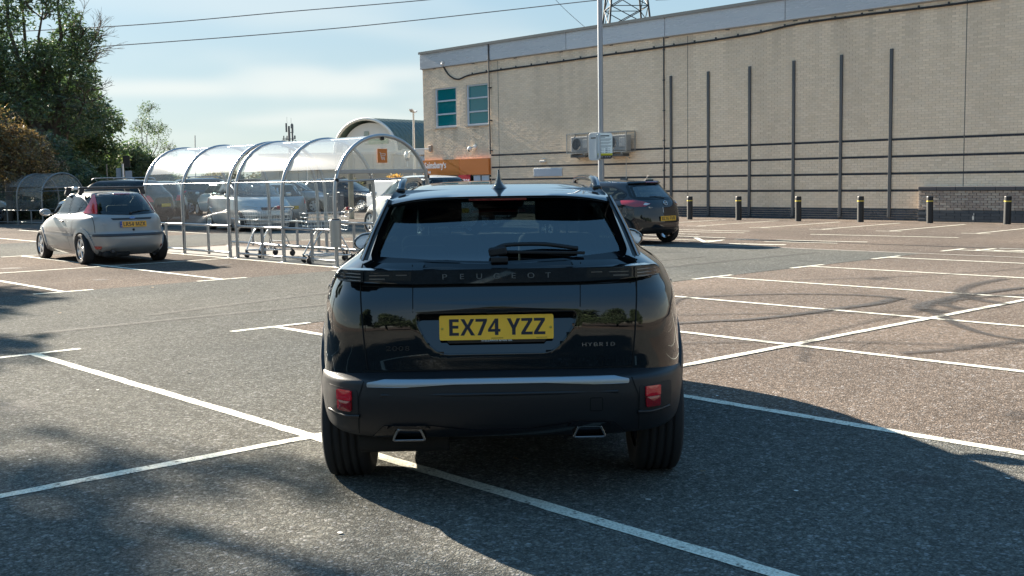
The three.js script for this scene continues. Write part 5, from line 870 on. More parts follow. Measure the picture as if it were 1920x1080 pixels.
// ---------------------------------------------------------------- other cars
function place(o, axle, az, k) { o.position.set(axle[0], 0, axle[1]); o.rotation.y = -az; o.scale.setScalar(k); return o; } // az: heading clockwise from -z
const hatchW = (w, h) => [[0.18, w * 0.88], [0.3, w * 0.955], [0.5, w * 0.99], [0.65, w], [0.8, w * 0.985], [h * 0.62, w * 0.965], [h * 0.655, w * 0.93], [h * 0.69, w * 0.875], [h * 0.77, w * 0.825], [h * 0.88, w * 0.745], [h * 0.945, w * 0.685], [h * 0.975, w * 0.60], [h * 0.992, w * 0.44], [h, w * 0.25]];
{ // the silver three-door hatchback on the left
  const t = thing('silver_hatchback', 'silver three-door hatchback with dark roof bars and tall red rear lights, at left', 'car');
  const AR = { z: 0, y: 0.31, r: 0.335 }, AF = { z: -2.62, y: 0.31, r: 0.335 };
  const rw = roundPoly([[-0.60, 1.005], [0, 0.975], [0.60, 1.005], [0.545, 1.335], [0, 1.36], [-0.545, 1.335]], [0.05, 0, 0.05, 0.06, 0, 0.06]), fw = [[-0.64, 0.97], [0.64, 0.97], [0.54, 1.34], [-0.54, 1.34]];
  const sF = roundPoly([[-1.98, 0.985], [-1.56, 1.21], [-1.28, 1.285], [-0.98, 1.30], [-0.88, 0.975]], 0.03), sB = roundPoly([[-0.80, 0.985], [-0.90, 1.30], [-0.5, 1.285], [-0.2, 1.2], [-0.06, 1.12], [-0.22, 1.07]], 0.06);
  const sp = { W: hatchW(0.85, 1.42), R: [[0.18, 0.5], [0.28, 0.66], [0.36, 0.735], [0.5, 0.75], [0.57, 0.745], [0.60, 0.70], [0.7, 0.685], [0.82, 0.665], [0.92, 0.625], [0.97, 0.585], [1.1, 0.46], [1.25, 0.30], [1.34, 0.17], [1.375, 0.08], [1.395, -0.2], [1.41, -0.5], [1.42, -0.8]], F: [[0.18, -3.2], [0.4, -3.42], [0.55, -3.43], [0.65, -3.36], [0.74, -3.15], [0.83, -2.8], [0.9, -2.4], [0.95, -2.12], [1.1, -1.86], [1.3, -1.45], [1.37, -1.25], [1.40, -1.1], [1.42, -0.95]],
    zc: -1.3, nR: 3.6, nF: 3.2, Nu: 220, levels: levels(0.18, [[0.7, 0.04], [1.0, 0.02], [1.34, 0.024], [1.42, 0.008]]), top: 1.4215, arches: [AR, AF], holes: [{ on: 'rear', poly: rw }, { on: 'front', poly: fw }, { on: 'side', poly: sF }, { on: 'side', poly: sB }] };
  const s = shell(sp); mesh('body', s.build(), M.silver, t); mesh('underside', [s.floor(), rbox(1.2, 0.14, 0.5, 0.05, 0, 0.24, 0.2), bar([0.35, 0.24, 0.2], [-0.35, 0.2, 0.66], 0.03), rbox(0.5, 0.12, 0.24, 0.05, -0.3, 0.21, 0.5)], M.under, t); each('wheel_arch_liner', [s.liner(1, AR), s.liner(-1, AR), s.liner(1, AF), s.liner(-1, AF)], M.under, t);
  for (const a of [AR, AF]) for (const q of [1, -1]) mesh('arch_lip', s.arch(q, a, 0.318, 0.40, 0.022, 0.03, 0.22), M.silver, t);
  addWheels(t, { r: 0.305, w: 0.2, track: 1.66, zs: [0, -2.62], spokes: 5 });
  const rp = mesh('rear_window', patch(rw, s.rear, { off: 0.003, skirt: 0, rings: 6 }), M.glass, t); mesh('window_border', ribbon(rw, s.rear, 0.026, 0.03, 0.005), M.frit, rp);
  mesh('windscreen', patch(fw, s.front, { off: 0.003, skirt: 0, rings: 6 }), M.clearGlass, t); mesh('windscreen_border', ribbon(fw, s.front, 0.028, 0.03, 0.005), M.frit, t);
  for (const F of [s.left, s.right]) for (const q of [sF, sB]) { mesh('side_window', patch(q, F, { off: 0.003, skirt: 0, rings: 4 }), M.glass, t); mesh('window_trim', ribbon(q, F, 0.028, 0.012, 0.005), M.frit, t); }
  cabin(t, -1.35, -0.45, 0.38, 0.68, -1.95);
  for (const q of [-1, 1]) { const F = q < 0 ? s.left : s.right; const X = (a) => q * a; // tall lamps up the rear pillars, wrapped from the side to the window
    const L = mesh('tail_light', patch(roundPoly([[0.66, 0.985], [1.10, 0.992], [1.0, 1.10], [0.86, 1.27], [0.80, 1.35], [0.72, 1.35], [0.66, 1.18]], 0.02), s.corn(q), { off: 0.014, skirt: 0.03, rings: 4, hub: [0.82, 1.12] }), mat(0.50, 0.012, 0.018, 0.12, 0, { clearcoat: 1 }), t);
    
    mesh('rear_reflector', patch(roundPoly([[X(0.58), 0.30], [X(0.76), 0.315], [X(0.76), 0.37], [X(0.58), 0.36]], 0.01), s.rear, { off: 0.008, rings: 3 }), M.redDark, t);
    mesh('door_mirror', [new THREE.SphereGeometry(1, 18, 12).scale(0.11, 0.075, 0.09).translate(q * 0.93, 1.0, -1.78), rbox(0.1, 0.03, 0.05, 0.01, q * 0.82, 0.97, -1.8)], M.silver, t); mesh('mirror_glass', new THREE.CircleGeometry(1, 20).scale(0.085, 0.055, 1).translate(q * 0.93, 1.0, -1.686), mat(0.75, 0.78, 0.8, 0.03, 1), t);
    const [hp] = F(-1.0, 0.83); mesh('door_handle', rbox(0.03, 0.035, 0.17, 0.012, hp.x + q * 0.012, 0.83, -1.0), M.silver, t);
    mesh('side_strip', [seam([[-2.25, 0.56], [-0.4, 0.565]], F, 0.045, 0.012)], mat(0.30, 0.30, 0.30, 0.5), t);
    mesh('headlight', patch(roundPoly([[X(0.42), 0.62], [X(0.76), 0.66], [X(0.74), 0.76], [X(0.5), 0.72]], 0.02), s.front, { off: 0.006, rings: 3 }), M.lampClear, t);
    const gp = mat(0.01, 0.01, 0.01, 0.8); each('door_seam', [seam([[-0.83, 0.97], [-0.72, 0.62], [-0.62, 0.3]], F, 0.008), seam([[-2.05, 0.97], [-2.1, 0.6], [-2.0, 0.26]], F, 0.008), seam([[-2.0, 0.25], [-0.62, 0.25]], F, 0.007)], gp, t);
  }
  each('tailgate_seam', [seam([[-0.66, 0.97], [-0.66, 0.62]], s.rear, 0.007), seam([[0.66, 0.97], [0.66, 0.62]], s.rear, 0.007)], mat(0.01, 0.01, 0.01, 0.8), t);
  mesh('bumper_strip', patch(roundPoly([[-0.80, 0.548], [0.80, 0.548], [0.80, 0.59], [-0.80, 0.59]], 0.015), s.rear, { off: 0.012, skirt: 0.02, rings: 6, step: 0.03 }), mat(0.03, 0.032, 0.04, 0.5), t);
  mesh('tailgate_handle', patch(roundPoly([[-0.40, 0.895], [0.40, 0.895], [0.37, 0.865], [-0.37, 0.865]], 0.01), s.rear, { off: 0.012, skirt: 0.02, rings: 4 }), mat(0.014, 0.014, 0.018, 0.4), t);
  const [ov, on] = s.rear(0, 0.9); const oval = new THREE.SphereGeometry(1, 20, 12).scale(0.062, 0.026, 0.01).rotateX(-0.45).translate(ov.x, ov.y, ov.z + 0.014); mesh('oval_badge', oval, mat(0.16, 0.22, 0.36, 0.25, 0.5), t);
  const [mb] = s.rear(-0.5, 0.80); mesh('model_badge', textGeo(font, 'Focus', 0.045, 0.004, 1.2).rotateX(-0.12).translate(-0.5, 0.80, mb.z + 0.006), mat(0.30, 0.30, 0.31, 0.3, 0.8), t);
  plate(t, plateMat('LR54 MZX', { band: true, bg: '#d99a2a' }), 0.52, 0.113, s.rear, 0.0, 0.775, 0.016, -0.13);
  mesh('lock_button', cyl(0.022, 0.022, 0.02, 0, 0, 0, 14).rotateX(Math.PI / 2).translate(0, 0.672, s.rearZ(0, 0.672) + 0.004), M.plasticDark, t);
  const rwz = (x, y, o) => { const [P, n] = s.rear(x, y); P.addScaledVector(n, o); return [P.x, P.y, P.z]; }; mesh('rear_wiper', [tube([rwz(0, 0.99, 0.02), rwz(0.14, 1.01, 0.024), rwz(0.4, 1.02, 0.012)], 0.009, 6), new THREE.SphereGeometry(0.03, 10, 8).translate(...rwz(0, 0.985, 0.01))], M.plasticDark, t);
  mesh('high_stop_lamp', patch([[-0.16, 1.352], [0.16, 1.352], [0.16, 1.37], [-0.16, 1.37]], s.rear, { off: 0.008, rings: 2 }), M.redDark, t);
  for (const z of [-0.42, -1.25]) { const r = mesh('roof_bar', [rbox(1.32, 0.045, 0.075, 0.018, 0, 1.485, z)], mat(0.02, 0.02, 0.022, 0.5), t); for (const q of [-1, 1]) mesh('bar_foot', [rbox(0.1, 0.15, 0.07, 0.02, 0, 0, 0).rotateZ(q * 0.35).translate(q * 0.615, 1.41, z)], mat(0.02, 0.02, 0.022, 0.5), r); }
  mesh('roof_load', rbox(0.1, 0.06, 0.4, 0.02, -0.5, 1.48, -1.3), mat(0.7, 0.7, 0.68, 0.3, 0.5), t);
  mesh('exhaust_tip', cyl(0.03, 0.03, 0.1, 0, 0, 0, 12).rotateX(Math.PI / 2).translate(-0.42, 0.27, 0.66), M.darkMetal, t);
  place(t, [5.5, -11.0], 0.06, 0.97);
}
{ // the black hatchback on the right
  const t = thing('black_hatchback', 'dark hatchback with a round badge, right of the crossover, before the store', 'car');
  const AR = { z: 0, y: 0.32, r: 0.34 }, AF = { z: -2.57, y: 0.32, r: 0.34 };
  const rw = roundPoly([[-0.60, 1.075], [0, 1.05], [0.60, 1.075], [0.50, 1.365], [0, 1.385], [-0.50, 1.365]], [0.06, 0, 0.06, 0.05, 0, 0.05]), sF = roundPoly([[-1.9, 0.99], [-1.38, 1.26], [-1.0, 1.34], [-0.9, 0.99]], 0.03), sB = roundPoly([[-0.83, 0.995], [-0.9, 1.34], [-0.45, 1.325], [-0.2, 1.245], [-0.02, 1.16], [-0.1, 1.06]], 0.05), fw = [[-0.64, 0.98], [0.64, 0.98], [0.52, 1.4], [-0.52, 1.4]];
  const sp = { W: hatchW(0.848, 1.49), R: [[0.18, 0.42], [0.28, 0.6], [0.36, 0.68], [0.5, 0.70], [0.62, 0.69], [0.72, 0.675], [0.84, 0.655], [0.95, 0.61], [1.03, 0.555], [1.1, 0.49], [1.25, 0.33], [1.37, 0.20], [1.40, 0.17], [1.425, 0.12], [1.455, -0.2], [1.475, -0.5], [1.49, -0.8]], F: [[0.18, -3.1], [0.4, -3.33], [0.6, -3.35], [0.75, -3.2], [0.86, -2.8], [0.93, -2.4], [0.97, -2.1], [1.1, -1.85], [1.3, -1.42], [1.4, -1.2], [1.455, -1.05], [1.49, -0.9]],
    zc: -1.25, nR: 3.4, nF: 3.2, Nu: 220, levels: levels(0.27, [[0.7, 0.04], [1.05, 0.02], [1.4, 0.024], [1.49, 0.008]]), top: 1.4915, arches: [AR, AF], holes: [{ on: 'rear', poly: rw }, { on: 'side', poly: sF }, { on: 'side', poly: sB }, { on: 'front', poly: fw }] };
  const s = shell(sp), paintM = mat(0.005, 0.006, 0.010, 0.05, 0, { specularIntensity: 1, ior: 1.7 });
  mesh('body', s.build(), paintM, t); mesh('underside', s.floor(), M.under, t); each('wheel_arch_liner', [s.liner(1, AR), s.liner(-1, AR), s.liner(1, AF), s.liner(-1, AF)], M.under, t);
  for (const a of [AR, AF]) for (const q of [1, -1]) mesh('arch_lip', s.arch(q, a, 0.322, 0.40, 0.018, 0.03, 0.22), paintM, t);
  addWheels(t, { r: 0.31, w: 0.195, track: 1.68, zs: [0, -2.57], spokes: 5 });
  const rp = mesh('rear_window', patch(rw, s.rear, { off: 0.003, skirt: 0, rings: 6 }), M.privacy, t); mesh('window_border', ribbon(rw, s.rear, 0.026, 0.03, 0.005), M.frit, rp); mesh('windscreen', patch(fw, s.front, { off: 0.003, skirt: 0, rings: 6 }), M.clearGlass, t);
  for (const F of [s.left, s.right]) for (const q of [sF, sB]) { mesh('side_window', patch(q, F, { off: 0.003, skirt: 0, rings: 4 }), M.glass, t); mesh('window_trim', ribbon(q, F, 0.026, 0.012, 0.005), M.frit, t); }
  cabin(t, -1.3, -0.4, 0.42, 0.68, -1.9);
  const sil = mat(0.55, 0.56, 0.57, 0.2, 0.9);
  for (const q of [-1, 1]) { const F = q < 0 ? s.left : s.right, X = (a) => q * a;
    const L = mesh('tail_light', patch(roundPoly([[0.34, 0.945], [0.5, 0.885], [0.8, 0.875], [1.08, 0.93], [1.12, 1.02], [0.8, 1.03], [0.52, 0.99]], 0.02), s.corn(q), { off: 0.012, skirt: 0.02, rings: 4 }), mat(0.24, 0.010, 0.016, 0.08, 0, { clearcoat: 1 }), t); mesh('lamp_lens', patch(roundPoly([[0.35, 0.94], [0.48, 0.91], [0.56, 0.92], [0.5, 0.965]], 0.015), s.corn(q), { off: 0.0145, rings: 2 }), M.lampClear, L);
    mesh('door_mirror', [new THREE.SphereGeometry(1, 16, 12).scale(0.11, 0.07, 0.08).translate(q * 0.94, 1.0, -1.7), rbox(0.1, 0.03, 0.05, 0.01, q * 0.83, 0.97, -1.72)], paintM, t);
    each('door_seam', [seam([[-0.83, 0.98], [-0.8, 0.3]], F, 0.007), seam([[0.06, 1.08], [-0.05, 0.75], [-0.4, 0.4]], F, 0.007)], mat(0.001, 0.001, 0.001, 0.9), t); mesh('headlight', patch(roundPoly([[X(0.42), 0.66], [X(0.76), 0.72], [X(0.74), 0.8], [X(0.5), 0.74]], 0.02), s.front, { off: 0.006, rings: 3 }), M.lampClear, t);
  }
  { const F = s.left; mesh('fuel_flap', ribbon(roundPoly([[0.1, 0.80], [0.27, 0.80], [0.27, 0.95], [0.1, 0.95]], 0.06), F, 0.003, 0.003, 0.002), mat(0.001, 0.001, 0.001, 0.9), t); }
  const [bv, bn] = s.rear(0, 0.955); const ring = new THREE.TorusGeometry(0.052, 0.008, 8, 28).scale(1.15, 1, 1).rotateX(-0.5).translate(bv.x, bv.y, bv.z + 0.014); const wing = merge([bar([-0.05, 0.015, 0], [-0.012, 0.0, 0], 0.008), bar([0.05, 0.015, 0], [0.012, 0, 0], 0.008), bar([-0.02, 0.012, 0], [0, -0.016, 0], 0.008), bar([0.02, 0.012, 0], [0, -0.016, 0], 0.008)]).rotateX(-0.5).translate(bv.x, bv.y, bv.z + 0.014); mesh('round_badge', [ring, wing], sil, t);
  const [lb] = s.rear(-0.43, 0.865); mesh('model_badge', textGeo(font, 'Mazda2', 0.035, 0.004, 1.3).rotateX(-0.2).translate(-0.43, 0.865, lb.z + 0.006), sil, t); const [sb] = s.rear(-0.13, 0.80); mesh('sticker', box(0.02, 0.12, 0.004).rotateX(-0.15).translate(-0.13, 0.80, sb.z + 0.006), mat(0.5, 0.5, 0.5, 0.5), t);
  mesh('lower_bumper', patch(roundPoly([[-0.62, 0.26], [0.62, 0.26], [0.6, 0.4], [-0.6, 0.4]], 0.03), s.rear, { off: 0.008, rings: 5, step: 0.03 }), M.plastic, t);
  plate(t, plateMat('BL16 FVR', { bg: '#e0a52a' }), 0.52, 0.113, s.rear, 0.0, 0.60, 0.016, -0.06);
  const rwz = (x, y, o) => { const [P, n] = s.rear(x, y); P.addScaledVector(n, o); return [P.x, P.y, P.z]; }; mesh('rear_wiper', tube([rwz(0.06, 1.06, 0.02), rwz(-0.12, 1.085, 0.024), rwz(-0.34, 1.10, 0.012)], 0.009, 6), M.plasticDark, t);
  mesh('roof_spoiler', patch(roundPoly([[-0.50, 1.385], [0, 1.402], [0.50, 1.385], [0.47, 1.418], [-0.47, 1.418]], 0.015), s.rear, { off: 0.05, skirt: 0.07, rings: 4 }), paintM, t); mesh('high_stop_lamp', patch([[-0.2, 1.392], [0.2, 1.392], [0.2, 1.406], [-0.2, 1.406]], s.rear, { off: 0.054, skirt: 0.004, rings: 2 }), M.redDark, t);
  mesh('aerial', bar([0, 1.45, -0.05], [0, 1.60, 0.1], 0.006, 6), mat(0.3, 0.3, 0.3, 0.5), t);
  place(t, [15.6, -6.42], 0.03, 0.95);
}
// simpler cars farther away: same kit, fewer points
function simpleCar(name, label, o) {
  const t = thing(name, label, 'car'), H = o.h, w = o.w, rr0 = o.wheel || 0.32, AR = { z: 0, y: rr0, r: rr0 + 0.04 }, AF = { z: -o.base, y: rr0, r: rr0 + 0.04 }, b = H * 0.66;
  const rO = o.rear || 0.72, f = -(o.base + (o.nose || 0.82)), bon = o.bonnet || 0.9, ws = o.screen || 0.62;
  const rw = roundPoly([[-w * 0.68, b + 0.06], [w * 0.68, b + 0.06], [w * 0.6, H * 0.93], [-w * 0.6, H * 0.93]], 0.05), fw = roundPoly([[-w * 0.74, b + 0.03], [w * 0.74, b + 0.03], [w * 0.63, H * 0.945], [-w * 0.63, H * 0.945]], 0.04);
  const zA = f + bon + 0.1, topF = zA + ws + 0.18, tail = o.tail || 0.2;
  const sF = roundPoly([[zA + 0.28, b + 0.03], [topF + 0.16, H * 0.90], [-o.base * 0.40, H * 0.91], [-o.base * 0.36, b + 0.03]], 0.03), sB = roundPoly([[-o.base * 0.33, b + 0.03], [-o.base * 0.37, H * 0.91], [tail - 0.3, H * 0.895], [tail + 0.1, b + 0.22], [0.0, b + 0.05]], 0.05);
  const sp = { W: hatchW(w, H), R: [[0.2, rO - 0.25], [0.32, rO - 0.06], [0.45, rO], [0.6, rO], [b - 0.1, rO - 0.06], [b + 0.02, rO - 0.13], [H * 0.8, lerp(rO - 0.13, tail, 0.5)], [H * 0.93, tail], [H * 0.965, tail - 0.12], [H * 0.985, tail - 0.5], [H, tail - 0.8]], F: [[0.2, f + 0.2], [0.4, f + 0.02], [0.55, f], [0.68, f + 0.08], [b - 0.2, f + 0.3], [b - 0.08, f + bon * 0.62], [b, f + bon], [b + 0.04, zA], [H * 0.94, topF], [H * 0.97, topF + 0.18], [H, topF + 0.5]],
    zc: -o.base / 2, nR: o.nR || 4, nF: 3.4, Nu: 120, levels: levels(0.2, [[b - 0.2, 0.06], [b + 0.06, 0.024], [H * 0.94, 0.04], [H, 0.014]]), top: H + 0.001, arches: [AR, AF], holes: o.solid ? [] : [{ on: 'rear', poly: rw }, { on: 'front', poly: fw }, { on: 'side', poly: sF }, { on: 'side', poly: sB }] };
  const s = shell(sp), pm = o.paint; mesh('body', s.build(), pm, t); mesh('underside', [s.floor(), s.liner(1, AR), s.liner(-1, AR), s.liner(1, AF), s.liner(-1, AF)], M.under, t);
  for (const a of [AR, AF]) for (const q of [1, -1]) mesh('arch_lip', s.arch(q, a, a.r - 0.02, a.r + 0.06, 0.015, 0.03, 0.24), o.clad || pm, t);
  addWheels(t, { r: rr0, w: 0.2, track: w * 2 - 0.03, zs: [0, -o.base], spokes: 6 });
  const g = o.glass || M.glass; mesh('rear_window', patch(rw, s.rear, { off: 0.004, skirt: 0, rings: 4 }), o.solid ? M.darkGlass : g, t); mesh('windscreen', patch(fw, s.front, { off: 0.004, skirt: 0, rings: 4 }), o.solid ? M.darkGlass : M.clearGlass, t);
  mesh('rear_window_border', ribbon(rw, s.rear, 0.035, 0.02, 0.006), M.frit, t); mesh('windscreen_border', ribbon(fw, s.front, 0.035, 0.02, 0.006), M.frit, t);
  for (const F of [s.left, s.right]) for (const q of [sF, sB]) { mesh('side_window', patch(q, F, { off: 0.004, skirt: 0, rings: 4 }), o.solid ? M.darkGlass : g, t); mesh('window_trim', ribbon(q, F, 0.03, 0.015, 0.006), M.frit, t); }
  if (!o.solid) cabin(t, -o.base * 0.52, -o.base * 0.2, H * 0.29, w * 0.8, zA + 0.2);
  for (const q of [1, -1]) { const X = (a) => q * a * w; mesh('tail_light', patch(roundPoly([[X(0.62), b - 0.24], [X(0.9), b - 0.22], [X(0.88), b - 0.02], [X(0.7), b - 0.02]], 0.02), s.rear, { off: 0.008, rings: 3 }), M.red, t); mesh('headlight', patch(roundPoly([[X(0.5), b - 0.32], [X(0.88), b - 0.26], [X(0.86), b - 0.15], [X(0.6), b - 0.22]], 0.02), s.front, { off: 0.008, rings: 3 }), M.lampClear, t); mesh('door_mirror', rbox(0.18, 0.13, 0.1, 0.045, q * (w + 0.1), b + 0.05, zA + 0.35), pm, t); const F = q > 0 ? s.right : s.left; each('door_seam', [seam([[-o.base * 0.345, b], [-o.base * 0.345, 0.32]], F, 0.01), seam([[zA + 0.25, b], [zA + 0.2, 0.32]], F, 0.01)], mat(0.004, 0.004, 0.004, 0.9), t); }
  each('front_grille', [patch(roundPoly([[-w * 0.6, 0.34], [w * 0.6, 0.34], [w * 0.62, 0.46], [-w * 0.62, 0.46]], 0.03), s.front, { off: 0.006, rings: 3 }), patch(roundPoly([[-w * 0.4, b - 0.42], [w * 0.4, b - 0.42], [w * 0.42, b - 0.32], [-w * 0.42, b - 0.32]], 0.03), s.front, { off: 0.006, rings: 3 })], M.plasticDark, t);
  plate(t, plateMat('', { bg: '#e8b62a' }), 0.52, 0.113, s.rear, 0, b - 0.36, 0.012);
  { const [P] = s.front(0, b - 0.48); const n = mesh('front_plate', rbox(0.52, 0.11, 0.012, 0.004, 0, b - 0.50, P.z - 0.012), mat(0.75, 0.75, 0.72, 0.4), t); }
  if (o.rails) for (const q of [-1, 1]) mesh('roof_rail', tube([[q * w * 0.62, H - 0.03, tail - 0.3], [q * w * 0.62, H + 0.05, tail - 0.5], [q * w * 0.62, H + 0.05, -o.base * 0.55], [q * w * 0.62, H - 0.03, -o.base * 0.62]], 0.018, 8), M.satin, t);
  return t;
}
const pDark = mat(0.010, 0.011, 0.014, 0.1, 0, { specularIntensity: 1, ior: 1.6 }), pBlue = mat(0.014, 0.022, 0.04, 0.1, 0, { specularIntensity: 1, ior: 1.6 }), pSilver = mat(0.42, 0.43, 0.43, 0.3, 0.4, { clearcoat: 0.8 }), pGrey = mat(0.20, 0.215, 0.22, 0.3, 0.4, { clearcoat: 0.8 }), pWhite = mat(0.72, 0.71, 0.67, 0.25, 0, { clearcoat: 0.8 });
place(simpleCar('dark_suv', 'big dark estate car with silver roof rails, directly behind the silver hatchback', { h: 1.68, w: 0.92, base: 2.8, wheel: 0.37, rear: 0.95, tail: 0.42, nR: 5, paint: pDark, rails: true, bonnet: 1.0 }), [13.7, -28.4], -0.5, 1.0);
place(simpleCar('silver_people_carrier', 'light grey people carrier seen through the trolley shelter, its bonnet towards the right', { h: 1.6, w: 0.9, base: 2.65, paint: pSilver, bonnet: 0.85, screen: 0.85, tail: 0.25, rear: 0.85 }), [14.6, -23.4], Math.PI + 0.15, 1.0);
place(simpleCar('grey_small_car', 'light grey small car with a dark mirror, left of the people carrier behind the shelter', { h: 1.46, w: 0.84, base: 2.5, paint: pSilver, bonnet: 0.85, solid: true }), [17.3, -24.9], 0.12, 1.0);
place(simpleCar('dark_hatchback', 'dark hatchback seen from behind through the left bays of the shelter', { h: 1.62, w: 0.9, base: 2.6, paint: pDark, solid: true, rear: 0.85, tail: 0.4, nR: 5 }), [16.2, -32.3], 0.5, 1.0);
place(simpleCar('blue_estate_car', 'dark blue car far off behind the shelter, above the dark hatchback', { h: 1.6, w: 0.9, base: 2.7, paint: pBlue, solid: true, rails: true }), [21.5, -41.5], 1.7, 1.1);
place(simpleCar('white_hatchback', 'white-roofed hatchback between the dark hatchback and the people carrier, behind the shelter', { h: 1.5, w: 0.88, base: 2.55, paint: pWhite, solid: true }), [21.4, -36.2], 0.15, 1.0);
place(simpleCar('pale_car', 'pale car cut by the left edge of the picture, beside the dark hedge', { h: 1.5, w: 0.88, base: 2.6, paint: pWhite, solid: true }), [9.2, -38.3], 1.45, 1.0);
place(simpleCar('white_small_car', 'rounded white small car behind the shelter end, half hidden by the crossover', { h: 1.5, w: 0.86, base: 2.3, paint: pWhite, bonnet: 0.7, screen: 0.55, nose: 0.72, rear: 0.55, tail: 0.1 }), [15.2, -13.0], 0.08, 1.08);
place(simpleCar('white_front_car', 'white car facing the camera, seen through the windows of the black crossover', { h: 1.52, w: 0.88, base: 2.5, paint: pWhite, bonnet: 0.9 }), [17.3, -17.4], 2.55, 1.0);
place(simpleCar('navy_car', 'dark navy car with a bright windscreen, seen through the open shelter end', { h: 1.5, w: 0.9, base: 2.6, paint: pBlue, bonnet: 1.0, solid: true }), [26.8, -37.8], 2.6, 1.1);
place(simpleCar('silver_saloon', 'silver car beside the navy car, seen through the front bay of the shelter', { h: 1.45, w: 0.88, base: 2.6, paint: pGrey, solid: true }), [24.2, -38.6], 2.4, 1.1);
{ // white van behind the shelter end
  const t = thing('white_van', 'white box-bodied van beyond the end of the trolley shelter', 'van'), w = mat(0.36, 0.39, 0.44, 0.4);
  mesh('cargo_body', rbox(1.9, 1.5, 3.0, 0.12, 0, 1.15, -0.9), w, t); mesh('cab', [rbox(1.85, 0.8, 1.3, 0.14, 0, 0.8, -2.9), new THREE.CylinderGeometry(0.6, 0.95, 0.75, 4, 1).rotateY(Math.PI / 4).scale(1.3, 1, 0.95).translate(0, 1.5, -2.55)], w, t); mesh('windscreen', box(1.5, 0.55, 0.03).rotateX(0.55).translate(0, 1.5, -3.02), M.darkGlass, t); for (const q of [-1, 1]) { mesh('cab_window', box(0.02, 0.5, 0.7, q * 0.93, 1.45, -2.7), M.darkGlass, t); mesh('tail_light', rbox(0.08, 0.3, 0.05, 0.015, q * 0.88, 0.85, 0.6), M.redDark, t); }
  each('rear_door', [rbox(0.9, 1.36, 0.04, 0.03, -0.47, 1.15, 0.61), rbox(0.9, 1.36, 0.04, 0.03, 0.47, 1.15, 0.61)], w, t); mesh('bumper', rbox(1.9, 0.2, 0.2, 0.04, 0, 0.36, 0.55), M.plastic, t); addWheels(t, { r: 0.34, w: 0.22, track: 1.8, zs: [0, -2.9], spokes: 6 });
  place(t, [24.2, -26.6], 0.2, 0.8);
}
// ---------------------------------------------------------------- trees, hedges, far woods
function leafSprig(n, size, fold = 0.5) { // n leaf blades round a point, each two bent triangles pairs
  const pos = [], nor = []; const g = [];
  for (let i = 0; i < n; i++) {
    const L = size * rr(0.7, 1.1), w = L * rr(0.28, 0.42), q = new THREE.Quaternion().setFromEuler(new THREE.Euler(rr(-1.2, 1.2), rr(0, 6.28), rr(-1.0, 1.0))), o = V3(rr(-1, 1), rr(-1, 1), rr(-1, 1)).multiplyScalar(size * 0.55);
    const v = [[0, 0, 0], [w / 2, w * fold * 0.3, L * 0.45], [0, 0, L * 0.55], [-w / 2, w * fold * 0.3, L * 0.45], [0, -w * 0.2, L]].map((a) => V3(...a).applyQuaternion(q).add(o));
    for (const f of [[0, 1, 2], [0, 2, 3], [1, 4, 2], [2, 4, 3]]) for (const k of f) pos.push(v[k].x, v[k].y, v[k].z);
  }
  const b = new THREE.BufferGeometry(); b.setAttribute('position', new THREE.Float32BufferAttribute(pos, 3)); b.computeVertexNormals(); return b;
}
const leafMat = (tr = 0.35) => new THREE.MeshPhysicalMaterial({ color: C(1, 1, 1), roughness: 0.75, transmission: tr, thickness: 0, side: THREE.DoubleSide });
const lm = leafMat(0.45);
function foliage(name, parent, blobs, count, geos, cols, o = {}) {
  // blobs: [x, y, z, rx, ry, rz]; points thrown into them, thinned by noise so that gaps show
  const vol = blobs.map((b) => b[3] * b[4] * b[5]), tot = vol.reduce((a, b) => a + b, 0), per = geos.map(() => []);
  blobs.forEach((b, bi) => {
    const n = Math.round(count * vol[bi] / tot);
    for (let i = 0; i < n; i++) {
      const u = rr(-1, 1), a = rr(0, 6.283), r = Math.pow(rnd(), o.shell || 0.42), s = Math.sqrt(1 - u * u);
      const x = b[0] + b[3] * r * s * Math.cos(a), y = b[1] + b[4] * r * u, z = b[2] + b[5] * r * s * Math.sin(a);
      if (fbm(x * (o.f || 0.7) + 11, y * (o.f || 0.7), z * (o.f || 0.7) + bi, 3) < (o.gap || 0.42)) continue;
      if (y < 0.05) continue;
      per[Math.floor(rnd() * geos.length)].push([x, y, z, u]);
    }
  });
  const ob = new THREE.Object3D(), col = new THREE.Color();
  per.forEach((list, k) => {
    if (!list.length) return;
    const im = new THREE.InstancedMesh(geos[k], o.mat || lm, list.length);
    list.forEach(([x, y, z, u], i) => {
      ob.position.set(x, y, z); ob.rotation.set(rr(-0.6, 0.6), rr(0, 6.28), rr(-0.6, 0.6)); ob.scale.setScalar(rr(0.7, 1.3)); ob.updateMatrix(); im.setMatrixAt(i, ob.matrix);
      const c = cols[Math.floor(rnd() * cols.length)], q = 1.55 * rr(0.7, 1.25) * lerp(0.8, 1.15, fbm(x * 0.9, y * 0.9, z * 0.9, 2)); col.setRGB(c[0] * q, c[1] * q, c[2] * q); im.setColorAt(i, col);
    });
    im.name = name; im.userData.kind = 'stuff'; im.castShadow = im.receiveShadow = true; parent.add(im);
  });
}
const bark = mat(0.075, 0.062, 0.048, 0.95, 0, { bumpMap: noiseTex, bumpScale: 0.02 }), barkPale = mat(0.13, 0.115, 0.095, 0.9);
